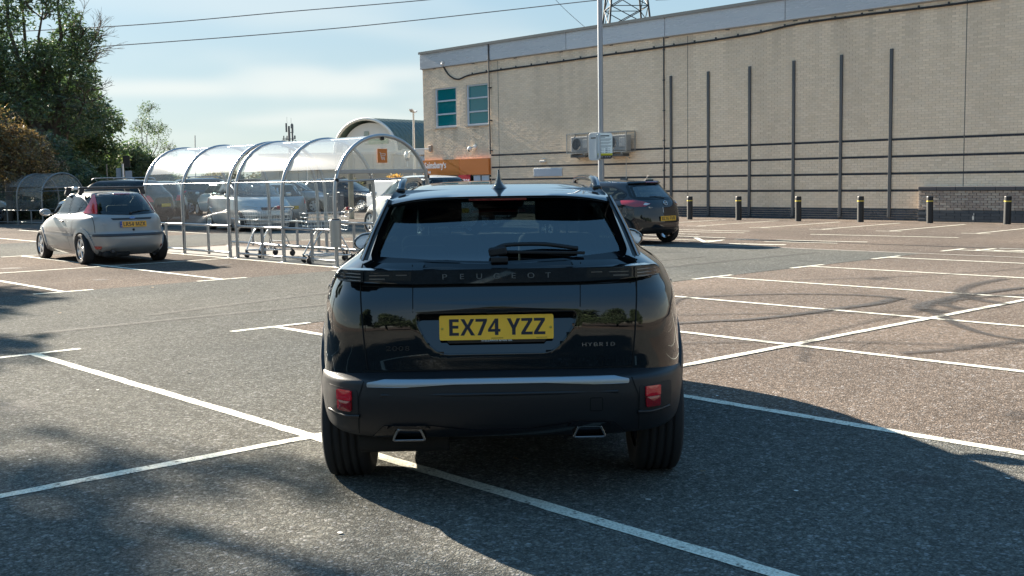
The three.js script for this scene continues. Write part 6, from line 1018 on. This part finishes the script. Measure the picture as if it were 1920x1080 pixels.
function limb(a, b, r0, r1, wob = 0.12) { // crooked tapered limb
  const g = [], n = 5; let p = V3(...a); const B = V3(...b), L = p.distanceTo(B), A = p.clone(); let pr = r0;
  for (let i = 1; i <= n; i++) { const t = i / n, q = A.clone().lerp(B, t); if (i < n) q.add(V3(rr(-1, 1), rr(-0.5, 0.7), rr(-1, 1)).multiplyScalar(L * wob * 0.5)); const r = lerp(r0, r1, t); g.push(bar([p.x, p.y, p.z], [q.x, q.y, q.z], pr, 7, r)); p = q; pr = r; }
  return merge(g);
}
function twigs(p, dir, len, r, depth, out) {
  const e = p.clone().addScaledVector(dir, len); out.push(bar([p.x, p.y, p.z], [e.x, e.y, e.z], r, 5, r * 0.65)); if (depth <= 0) return;
  const k = depth > 2 ? 3 : 2 + (rnd() > 0.5 ? 1 : 0);
  for (let i = 0; i < k; i++) { const q = p.clone().lerp(e, rr(0.45, 1)), d = dir.clone().add(V3(rr(-1, 1), rr(-0.5, 0.7), rr(-1, 1)).multiplyScalar(0.75)).normalize(); twigs(q, d, len * rr(0.5, 0.78), r * 0.6, depth - 1, out); }
}
function tree(label, pos, o) {
  const t = thing(o.name || 'tree', label, 'tree', pos, 0, o.group), b = o.blobs;
  const tr = [limb([0, -0.1, 0], [o.lean || 0.2, o.fork, 0.1], o.r, o.r * 0.72, 0.05)]; mesh('trunk', tr, o.bark || bark, t);
  const br = []; b.forEach((q) => { const s = V3(o.lean || 0.2, o.fork, 0.1); br.push(limb([s.x * rr(0.6, 1), s.y * rr(0.6, 0.98), s.z], [q[0], q[1] + q[4] * 0.25, q[2]], o.r * 0.42, o.r * 0.1)); const c = V3(q[0], q[1], q[2]); for (let i = 0; i < (o.tw || 3); i++) twigs(c, V3(rr(-1, 1), rr(0.1, 1), rr(-1, 1)).normalize(), q[3] * 0.55, o.r * 0.11, o.td || 2, br); });
  const lm2 = mesh('limbs', br, o.bark || bark, t); lm2.userData.kind = 'stuff';
  foliage('crown', t, b, o.n, o.geos, o.cols, o); return t;
}
const sprigL = [leafSprig(6, 0.26), leafSprig(6, 0.22), leafSprig(5, 0.3)], sprigS = [leafSprig(5, 0.15), leafSprig(6, 0.13)], sprigXL = [leafSprig(7, 0.4), leafSprig(6, 0.46)];
const dkGreen = [[0.056, 0.092, 0.036], [0.044, 0.076, 0.034], [0.072, 0.112, 0.042], [0.036, 0.062, 0.032]], midGreen = [[0.055, 0.10, 0.03], [0.07, 0.12, 0.036], [0.045, 0.085, 0.03], [0.11, 0.135, 0.04]], olive = [[0.10, 0.085, 0.03], [0.13, 0.10, 0.034], [0.085, 0.08, 0.03], [0.16, 0.10, 0.035], [0.11, 0.075, 0.03], [0.26, 0.19, 0.06], [0.15, 0.095, 0.035]];
{
  // view-across direction (right) and depth direction for laying out crowns seen from the car park
  const Rx = 0.743, Rz = 0.669; const at = (r, y, d, a, b, c) => [r * Rx + d * 0.669, y, r * Rz - d * 0.743, a, b, c]; // r to the right, d away
  const A = tree('tallest dark green tree at the left edge with bare twigs reaching out on its right', [17.4, 0, -47.2], { r: 0.38, fork: 4.2, n: 14500, geos: sprigL, cols: dkGreen.concat(midGreen.slice(0, 2)), gap: 0.475, f: 0.75, tw: 5, td: 3,
    blobs: [at(-3.2, 9.3, 0, 1.9, 1.7, 2), at(-1.6, 11.4, 0.4, 1.7, 1.8, 1.8), at(0.2, 9.6, -0.6, 1.8, 1.7, 1.8), at(0.9, 12.0, 0.4, 1.3, 1.4, 1.5), at(-4.4, 6.6, 0, 2, 1.8, 2), at(-2.0, 7.0, -0.5, 2.2, 1.9, 2.2), at(0.6, 7.0, 0, 1.9, 1.7, 2), at(1.7, 8.6, 0, 1.0, 0.9, 1.2), at(-4.8, 11.6, 0, 1.8, 2, 2), at(-0.6, 4.8, 0, 2.4, 1.6, 2.2), at(1.8, 5.4, 0, 1.6, 1.5, 1.8), at(-3.4, 4.6, 0.3, 2.2, 1.6, 2), at(-2.8, 13.4, 0.2, 1.6, 1.3, 1.6)] });
  { const out = [], p0 = V3(...at(0.9, 7.4, 0.2, 0, 0, 0).slice(0, 3)); for (const [r, y, l] of [[1, 0.62, 1.5], [1, 0.2, 1.1], [0.7, 1, 1.6], [1, 0.8, 1.7]]) twigs(p0, V3(r * Rx, y, r * Rz).normalize(), l, 0.05, 4, out); const p1 = V3(...at(1.3, 5.9, 0, 0, 0, 0).slice(0, 3)); twigs(p1, V3(Rx, 0.35, Rz).normalize(), 1.1, 0.035, 3, out); const q = V3(...at(0.2, 11.2, 0, 0, 0, 0).slice(0, 3)); for (let i = 0; i < 4; i++) twigs(q, V3(rr(0, 0.8), 1, rr(0, 0.6)).normalize(), 1.2, 0.035, 3, out); const m = mesh('bare_twigs', out, barkPale, A); m.userData.kind = 'stuff'; }
  tree('brown-leaved autumn tree in front of the dark trees at the left edge', [12.0, 0, -37.5], { r: 0.17, fork: 2.0, lean: 0.1, n: 10500, geos: [...sprigS, leafSprig(5, 0.2)], cols: olive, gap: 0.47, f: 0.75, tw: 6, td: 3,
    blobs: [at(-0.9, 4.5, 0, 0.8, 0.7, 0.9), at(0.0, 4.0, 0.2, 0.7, 0.6, 0.7), at(0.7, 3.3, 0.2, 0.8, 0.6, 0.8), at(1.9, 2.2, 0, 0.6, 0.4, 0.6), at(-1.9, 4.2, 0, 0.8, 0.8, 0.9), at(1.1, 1.5, 0.2, 0.9, 0.5, 0.8), at(0.1, 3.3, 0.2, 1.0, 0.7, 1.0), at(-1.4, 3.4, 0, 1.3, 1.0, 1.2), at(1.3, 2.7, 0, 1.1, 0.75, 1.0), at(-0.6, 2.6, -0.2, 1.5, 0.8, 1.3), at(-2.1, 2.4, 0.1, 1.3, 0.9, 1.2), at(0.6, 1.9, 0, 1.2, 0.6, 1.1), at(-1.5, 1.6, 0, 1.2, 0.6, 1.1)] });
  tree('broad bright-edged green tree standing right of the tallest tree', [20.5, 0, -51.0], { r: 0.3, fork: 2.6, n: 14000, geos: sprigL, cols: midGreen, gap: 0.43, f: 0.8,
    blobs: [at(-1.6, 6.4, 0, 1.7, 1.3, 1.7), at(-0.2, 5.6, 0, 1.6, 1.3, 1.6), at(0.9, 4.6, 0, 1.3, 1.2, 1.5), at(1.3, 3.2, 0, 1.1, 1.1, 1.3), at(-1.0, 4.0, -0.3, 2, 1.5, 2), at(-2.6, 4.6, 0, 1.8, 1.6, 1.8), at(0.2, 2.6, 0, 1.8, 1.3, 1.7), at(-2.2, 2.6, 0, 2, 1.4, 1.8), at(-3.4, 6.2, 0, 1.5, 1.2, 1.5), at(0.9, 1.6, 0, 1.2, 0.9, 1.2), at(-0.8, 1.4, 0, 1.9, 1.0, 1.6)] });
  tree('slender open young tree with thin foliage against the sky', [28.0, 0, -59.2], { r: 0.1, fork: 2.4, lean: 0.05, n: 1100, geos: sprigS, cols: midGreen, gap: 0.40, f: 1.1, tw: 5, td: 3, bark: bark,
    blobs: [at(0.0, 6.1, 0, 0.7, 0.8, 0.8), at(-0.5, 5.0, 0, 0.8, 0.8, 0.9), at(0.6, 4.9, 0, 0.8, 0.7, 0.9), at(-0.8, 3.8, 0, 0.8, 0.7, 0.9), at(0.7, 3.7, 0, 0.9, 0.6, 0.9), at(1.4, 3.4, 0, 0.6, 0.5, 0.6), at(0, 2.8, 0, 1, 0.6, 1)] });
  tree('dark dense tree low behind the sign panels, under the broad green tree', [25.4, 0, -53.5], { r: 0.2, fork: 1.4, n: 7000, geos: sprigL, cols: dkGreen, gap: 0.38, blobs: [at(-1.4, 2.4, 0, 1.8, 1.5, 1.6), at(0.2, 1.9, 0, 1.3, 1.2, 1.4), at(-2.8, 1.7, 0, 1.5, 1.4, 1.5), at(-0.6, 1.0, 0, 1.8, 0.9, 1.4), at(0.8, 0.9, 0, 1.0, 0.9, 1.1)] });
  tree('dark tree filling the gap behind the far trolley shelter', [14.5, 0, -43.5], { r: 0.2, fork: 1.6, n: 9000, geos: sprigL, cols: dkGreen, gap: 0.36, blobs: [at(-1.8, 3.2, 0, 2, 1.7, 1.8), at(0.8, 2.6, 0, 1.8, 1.5, 1.7), at(-3.6, 2.2, 0, 1.8, 1.6, 1.7), at(-0.5, 1.4, 0, 2.2, 1.2, 1.6), at(2.2, 1.6, 0, 1.5, 1.3, 1.5), at(-5.4, 2.6, 0, 1.8, 1.8, 1.7), at(-3.0, 0.9, 0, 2, 0.9, 1.4)] });
  { // low hedge at the foot of the left trees
    const t = thing('hedge', 'low dark ivy hedge along the left edge below the brown-leaved tree', 'hedge', [12.3, 0, -38.6]); const bl = []; for (let i = 0; i < 12; i++) bl.push(at(-4 + i * 0.75, 0.42, rr(-0.2, 0.2), 0.75, rr(0.45, 0.65), 0.7));
    foliage('foliage', t, bl, 9000, sprigS, [[0.03, 0.05, 0.02], [0.045, 0.06, 0.022], [0.06, 0.06, 0.025]], { gap: 0.25, shell: 0.6 }); mesh('kerb', rbox(9, 0.12, 0.2, 0.02, 0, 0, 0).rotateY(-0.733).translate(0.9, 0.05, 1.6), mat(0.2, 0.19, 0.18, 0.9), t);
    mesh('stems', bl.map((b) => bar([b[0], 0, b[2]], [b[0] + 0.1, 0.6, b[2]], 0.03, 5)), bark, t).userData.kind = 'stuff';
  }
  // trees outside the frame whose shade falls on the lower left of the car park
  const T1 = tree('tall tree outside the left of the frame that shades the near tarmac', [-4.0, 0, -15.6], { r: 0.3, fork: 5, n: 5600, geos: sprigL, cols: midGreen, gap: 0.475, f: 0.55, shell: 0.5, blobs: [[0.6, 8.1, 0, 2.2, 0.55, 1], [2.0, 8.7, 0.3, 1.6, 0.45, 0.9], [2.4, 9.5, 0, 1.5, 0.5, 1.2], [0.4, 9.3, 0, 2.2, 0.6, 1.2], [-1.6, 8.6, 0, 2, 0.9, 1.4], [1.6, 10.2, 0.2, 2.4, 0.45, 1.2], [-0.6, 10.6, 0, 2.2, 0.7, 1.4], [2.9, 10.5, 0, 1.2, 0.4, 1], [1.0, 11.4, 0, 2.2, 0.7, 1.4]] });
  tree('tree outside the left of the frame that shades the aisle', [-3.4, 0, -17.2], { r: 0.22, fork: 3.4, n: 1500, geos: sprigXL, cols: midGreen, gap: 0.5, f: 0.6, blobs: [[1.6, 6.2, 0, 1.6, 0.25, 0.9], [0.6, 6.7, 0, 2, 0.25, 1], [2.4, 6.75, 0, 1.1, 0.2, 0.8], [1.2, 7.15, 0, 2.2, 0.28, 1], [-1, 6.6, 0, 2, 0.8, 1.2]] });
  tree('small tree outside the left of the frame by the first bay', [0.2, 0, -24.2], { r: 0.18, fork: 4.4, n: 800, geos: sprigXL, cols: midGreen, gap: 0.48, blobs: [[0.8, 7.6, 0, 1.4, 0.4, 1], [-0.6, 7.9, 0, 1.6, 0.7, 1.2]] });
  // trees and hedge behind the camera, mirrored in the dark paint and glass
  const B0 = tree('leafy tree behind the viewpoint, first from the left', [-16, 0, 27], { r: 0.3, fork: 2.2, n: 3600, geos: sprigXL, cols: dkGreen, gap: 0.36, group: 'trees behind the viewpoint', blobs: [[0, 6, 0, 2.4, 2, 2.4], [2, 4.4, 0, 2, 1.7, 2], [-2, 4.2, 0.4, 2.2, 1.8, 2], [0.4, 3.4, 0.6, 2.6, 1.6, 2.2], [0.8, 7.6, 0, 1.6, 1.2, 1.6], [3, 2.4, 0, 1.8, 1.4, 1.8], [-2.6, 2.2, 0, 1.8, 1.4, 1.8]] });
  copyThing(B0, 'tree', 'leafy tree behind the viewpoint, second from the left', [-9.5, 0, 29.5], 1.2).scale.set(1.4, 0.72, 1.4); copyThing(B0, 'tree', 'leafy tree behind the viewpoint, third from the left', [-22, 0, 20], 2.4).scale.set(1.4, 0.72, 1.4); copyThing(B0, 'tree', 'leafy tree behind the viewpoint, fourth from the left', [-2, 0, 33], 3.6).scale.set(1.4, 0.72, 1.4); copyThing(B0, 'tree', 'leafy tree behind the viewpoint, fifth from the left', [-26, 0, 11], 4.4).scale.set(1.1, 1.1, 1.1);
  B0.scale.set(1.4, 0.72, 1.4);
  { // far wood and bushes beyond the car park
    const t = thing('far_wood', 'hazy olive line of far trees and bushes beyond the shelter', 'trees', [50, 0, -92]); t.userData.kind = 'stuff';
    const bl = []; for (let i = 0; i < 34; i++) { const r = -16 + i * 1.15; bl.push(at(r, rr(0.9, 1.3), rr(-4, 4), rr(1.2, 2), rr(1.0, 1.7), 1.5)); }
    foliage('foliage', t, bl, 9000, sprigXL, [[0.09, 0.095, 0.045], [0.11, 0.10, 0.05], [0.07, 0.085, 0.04], [0.13, 0.105, 0.05]], { gap: 0.3, shell: 0.6 });
    const y = thing('shrub', 'small yellow autumn shrub before the pale far building', 'shrub', [41.2, 0, -50.9]); foliage('foliage', y, [[0, 1.45, 0, 0.45, 0.35, 0.45], [0.3, 1.15, 0.2, 0.4, 0.35, 0.4], [-0.3, 1.1, 0, 0.4, 0.35, 0.4]], 400, sprigL, [[0.42, 0.24, 0.04], [0.36, 0.22, 0.05], [0.3, 0.2, 0.05]], { gap: 0.3 }); mesh('stem', limb([0, 0, 0], [0.05, 1.2, 0], 0.05, 0.02), bark, y);
    const gnd = thing('shrub', 'dark green shrub in front of the pale far building, left of the yellow shrub', 'shrub', [38.6, 0, -52.4]); foliage('foliage', gnd, [[0, 0.9, 0, 0.9, 0.7, 0.8], [-1.0, 0.8, 0, 0.8, 0.7, 0.7]], 1200, sprigL, [[0.10, 0.11, 0.05], [0.14, 0.12, 0.06]], { gap: 0.3 }); mesh('stem', limb([0, 0, 0], [0, 0.9, 0], 0.05, 0.02), bark, gnd);
  }
}
// ---------------------------------------------------------------- far buildings, mast, pylon, power lines
{
  const t = thing('arched_building', 'pale far hall with a green ribbed barrel roof, left of the brick store', 'building', [50.2, 0, -70.6], 0);
  // local: x along the gable (towards the viewer's right), z away; turned to face the car park
  t.rotation.y = -1.38; const w = 6.4, eave = 3.9, rise = 2.35, len = 22;
  const arc = (k, n = 28) => { const o = []; for (let i = 0; i <= n; i++) { const a = Math.PI * (1 - i / n); o.push([w / 2 + (w / 2 + k) * Math.cos(a), eave + (rise + k) * Math.sin(a)]); } return o; };
  const roofM = mat(0.075, 0.115, 0.105, 0.55), pale = mat(0.50, 0.52, 0.52, 0.6), wallM = mat(0.34, 0.335, 0.31, 0.8);
  const gable = new THREE.Shape([new THREE.Vector2(0, 0), new THREE.Vector2(w, 0), ...arc(0).reverse().map(([x, y]) => new THREE.Vector2(x, y))]); mesh('gable_wall', new THREE.ExtrudeGeometry(gable, { depth: 0.3, bevelEnabled: false }).translate(0, 0, -0.3), pale, t);
  const A = arc(0.35), rows = A.map(([x, y]) => [V3(x, y, 0.6), V3(x, y, -len)]); mesh('barrel_roof', gridGeo(rows), roofM, t);
  const ribs = []; for (let i = 1; i < 44; i++) ribs.push(ptube(A.filter((_, k) => k % 2 === 0 && k >= 12).map(([x, y]) => [x, y + 0.02, 0.6 - i * 0.5]), 0.045, 4)); const rb = mesh('roof_ribs', ribs, mat(0.10, 0.15, 0.14, 0.5), t); rb.userData.kind = 'stuff';
  mesh('fascia_arch', tube(A.map(([x, y]) => [x, y - 0.06, 0.6]), 0.13, 8, 50), mat(0.52, 0.53, 0.5, 0.6), t); mesh('eave_band', [box(0.4, 0.45, len, w + 0.2, eave - 0.12, -len / 2)], mat(0.55, 0.57, 0.56, 0.6), t);
  mesh('side_wall', [box(0.3, eave - 0.3, len, w - 0.05, (eave - 0.3) / 2, -len / 2), box(0.3, eave, len, 0.1, eave / 2, -len / 2)], wallM, t);
  const up = []; for (let i = 0; i < 7; i++) up.push(box(0.14, 1.0, 0.14, w + 0.16, eave - 0.85, -0.8 - i * 1.6)); up.forEach((g) => mesh('wall_pier', g, mat(0.5, 0.52, 0.51, 0.6), t));
  mesh('side_window', [rbox(0.06, 0.9, 4.4, 0.02, w + 0.14, eave - 0.9, -4.4)], mat(0.30, 0.40, 0.52, 0.2), t);
  mesh('gable_window', rbox(0.55, 1.1, 0.06, 0.02, 2.9, 5.0, 0.04), mat(0.22, 0.27, 0.25, 0.3), t); mesh('green_sign', [rbox(2.2, 0.5, 0.08, 0.02, 4.3, 4.72, 0.1)], mat(0.06, 0.20, 0.06, 0.5), t);
}
{
  const t = thing('pale_hall', 'pale panelled low building seen through the end of the trolley shelter', 'building', [43, 0, -57.5], -0.73);
  const c = [[0.33, 0.32, 0.27], [0.30, 0.295, 0.26], [0.36, 0.35, 0.30]].map(([r, g, b]) => mat(r, g, b, 0.8));
  for (let i = 0; i < 7; i++) for (let j = 0; j < 3; j++) mesh('wall_panel', rbox(1.32, 1.1, 0.2, 0.015, -6.5 + i * 1.35, 0.56 + j * 1.13, 0), c[(i * 2 + j) % 3], t);
  mesh('body', box(9.6, 3.35, 5, -2.4, 1.68, -2.65), c[1], t); mesh('roof_edge', box(9.9, 0.16, 5.4, -2.4, 3.45, -2.6), mat(0.4, 0.41, 0.4, 0.6), t); mesh('small_window', rbox(0.4, 0.34, 0.06, 0.01, 0.2, 1.4, 0.12), M.darkGlass, t); mesh('downpipe', [cyl(0.05, 0.05, 3.2, -3.8, 1.6, 0.18, 8)], mat(0.6, 0.6, 0.57, 0.5), t);
}
{ const t = thing('boundary_wall', 'low pale far wall behind the cars, seen through the shelter', 'wall', [42, 0, -72], -0.73); mesh('panel_run', [rbox(14, 1.7, 0.2, 0.02, 0, 0.85, 0)], mat(0.36, 0.36, 0.33, 0.8), t); for (let i = 0; i < 8; i++) mesh('pier', box(0.24, 1.85, 0.3, -7 + i * 2, 0.92, 0), mat(0.32, 0.32, 0.3, 0.8), t); mesh('wall_coping', box(14.2, 0.08, 0.34, 0, 1.76, 0), mat(0.42, 0.42, 0.4, 0.7), t); }
{ // phone mast
  const t = thing('phone_mast', 'far mobile phone mast with panel antennas above the trolley shelter', 'mast', [70.5, 0, -113.2], -0.6), m = mat(0.13, 0.14, 0.14, 0.6);
  mesh('pole', cyl(0.14, 0.22, 8.4, 0.1, 4.2, 0, 8), m, t); mesh('pole', cyl(0.1, 0.12, 3.0, 0.5, 7.2, 0, 8), m, t);
  mesh('cross_frame', [bar([-0.75, 6.0, 0], [0.85, 6.0, 0], 0.05, 6), bar([-0.75, 6.8, 0], [0.85, 6.8, 0], 0.05, 6), bar([0, 7.6, 0], [0.5, 7.6, 0], 0.05, 6), ...[-0.6, -0.3, 0.2, 0.6].map((x) => bar([x, 5.8, 0], [x, 7.0, 0], 0.04, 6))], m, t);
  for (const [x, y, h, w] of [[-0.75, 6.2, 0.9, 0.16], [-0.45, 6.2, 0.9, 0.14], [0.85, 6.2, 0.9, 0.24], [-0.55, 6.95, 0.5, 0.14], [-0.15, 6.9, 0.6, 0.14], [0.8, 7.0, 0.45, 0.2], [-0.2, 8.2, 1.1, 0.22], [0.5, 8.35, 0.5, 0.34], [0.58, 7.85, 0.6, 0.16]]) mesh('panel_antenna', rbox(w, h, 0.12, 0.03, x, y, 0.1), m, t);
  mesh('whip_aerial', [bar([-0.1, 8.7, 0], [-0.1, 9.5, 0], 0.015, 5), bar([0.4, 8.6, 0], [0.4, 9.4, 0], 0.015, 5)], m, t);
  const c = thing('thin_pole', 'thin far pole standing above the shelter roof, left of the phone mast', 'pole', [61.4, 0, -120.5]); mesh('pole', bar([0, 0, 0], [0.18, 7.4, 0.1], 0.06, 6), mat(0.3, 0.31, 0.3, 0.6), c); mesh('pole_base', cyl(0.12, 0.12, 0.5, 0, 0.25, 0, 8), mat(0.3, 0.31, 0.3, 0.6), c);
}
{ // pylon behind the store and its lines
  const t = thing('pylon', 'lattice electricity pylon rising behind the store roof', 'pylon', [95.2, 0, -79.0], -0.64), m = mat(0.035, 0.042, 0.046, 0.6, 0.2);
  const hw = (y) => lerp(4.2, 1.25, clamp(y / 30, 0, 1)), L = [], lv = []; for (let y = 0; y <= 36; y += y < 16 ? 4 : 2.4) lv.push(y);
  const cn = [[-1, -1], [1, -1], [1, 1], [-1, 1]], P = (c, y) => [c[0] * hw(y), y, c[1] * hw(y)];
  for (const c of cn) mesh('leg', [bar(P(c, 0), P(c, 30), 0.14, 6, 0.11), bar(P(c, 30), [0, 40, 0], 0.11, 6, 0.06)], m, t);
  for (let i = 0; i + 1 < lv.length; i++) for (let k = 0; k < 4; k++) { const a = cn[k], b = cn[(k + 1) % 4], y0 = lv[i], y1 = lv[i + 1]; if (y1 > 30) continue; L.push(bar(P(a, y0), P(b, y1), 0.055, 5), bar(P(b, y0), P(a, y1), 0.055, 5), bar(P(a, y1), P(b, y1), 0.05, 5)); }
  const br = mesh('lattice_braces', L, m, t); br.userData.kind = 'stuff';
  for (const [y, l] of [[24, 7], [30, 8.5], [36, 6]]) mesh('cross_arm', [bar([-l, y, 0], [0, y + 1.6, 0], 0.09, 5), bar([l, y, 0], [0, y + 1.6, 0], 0.09, 5), bar([-l, y, 0], [l, y, 0], 0.09, 5)], m, t);
  const wm = mat(0.10, 0.115, 0.13, 0.6);
  const line = (label, pts, r) => { const o = mesh('power_line', tube(pts, r, 6, 80), wm, scene, true); tag(o, label, 'power line', undefined); };
  line('upper of the two power lines crossing the sky', [[-20, 16.2, -168], [20, 17.2, -132.7], [46.6, 18.28, -109.0], [60.9, 19.56, -96.35], [74.94, 20.9, -83.9], [90, 23.2, -70.4]], 0.05); line('lower of the two power lines crossing the sky', [[-20, 13.6, -168], [20, 14.7, -132.5], [46, 16.2, -109.3], [65.4, 17.8, -92.06], [85.06, 20.2, -74.7], [92, 21.0, -68]], 0.05);
  line('thin slack cable dropping to the store roof left of the lamp post', [[80.5, 22.5, -78], [82.6, 20.0, -77.2], [85, 17.6, -75.8], [88, 15, -74]], 0.025); line('thin slack cable beside the pylon, on its right', [[97.5, 21.6, -76.5], [99.5, 21.9, -74.6], [103, 24.4, -71]], 0.03);
}
renderer.render(scene, camera);
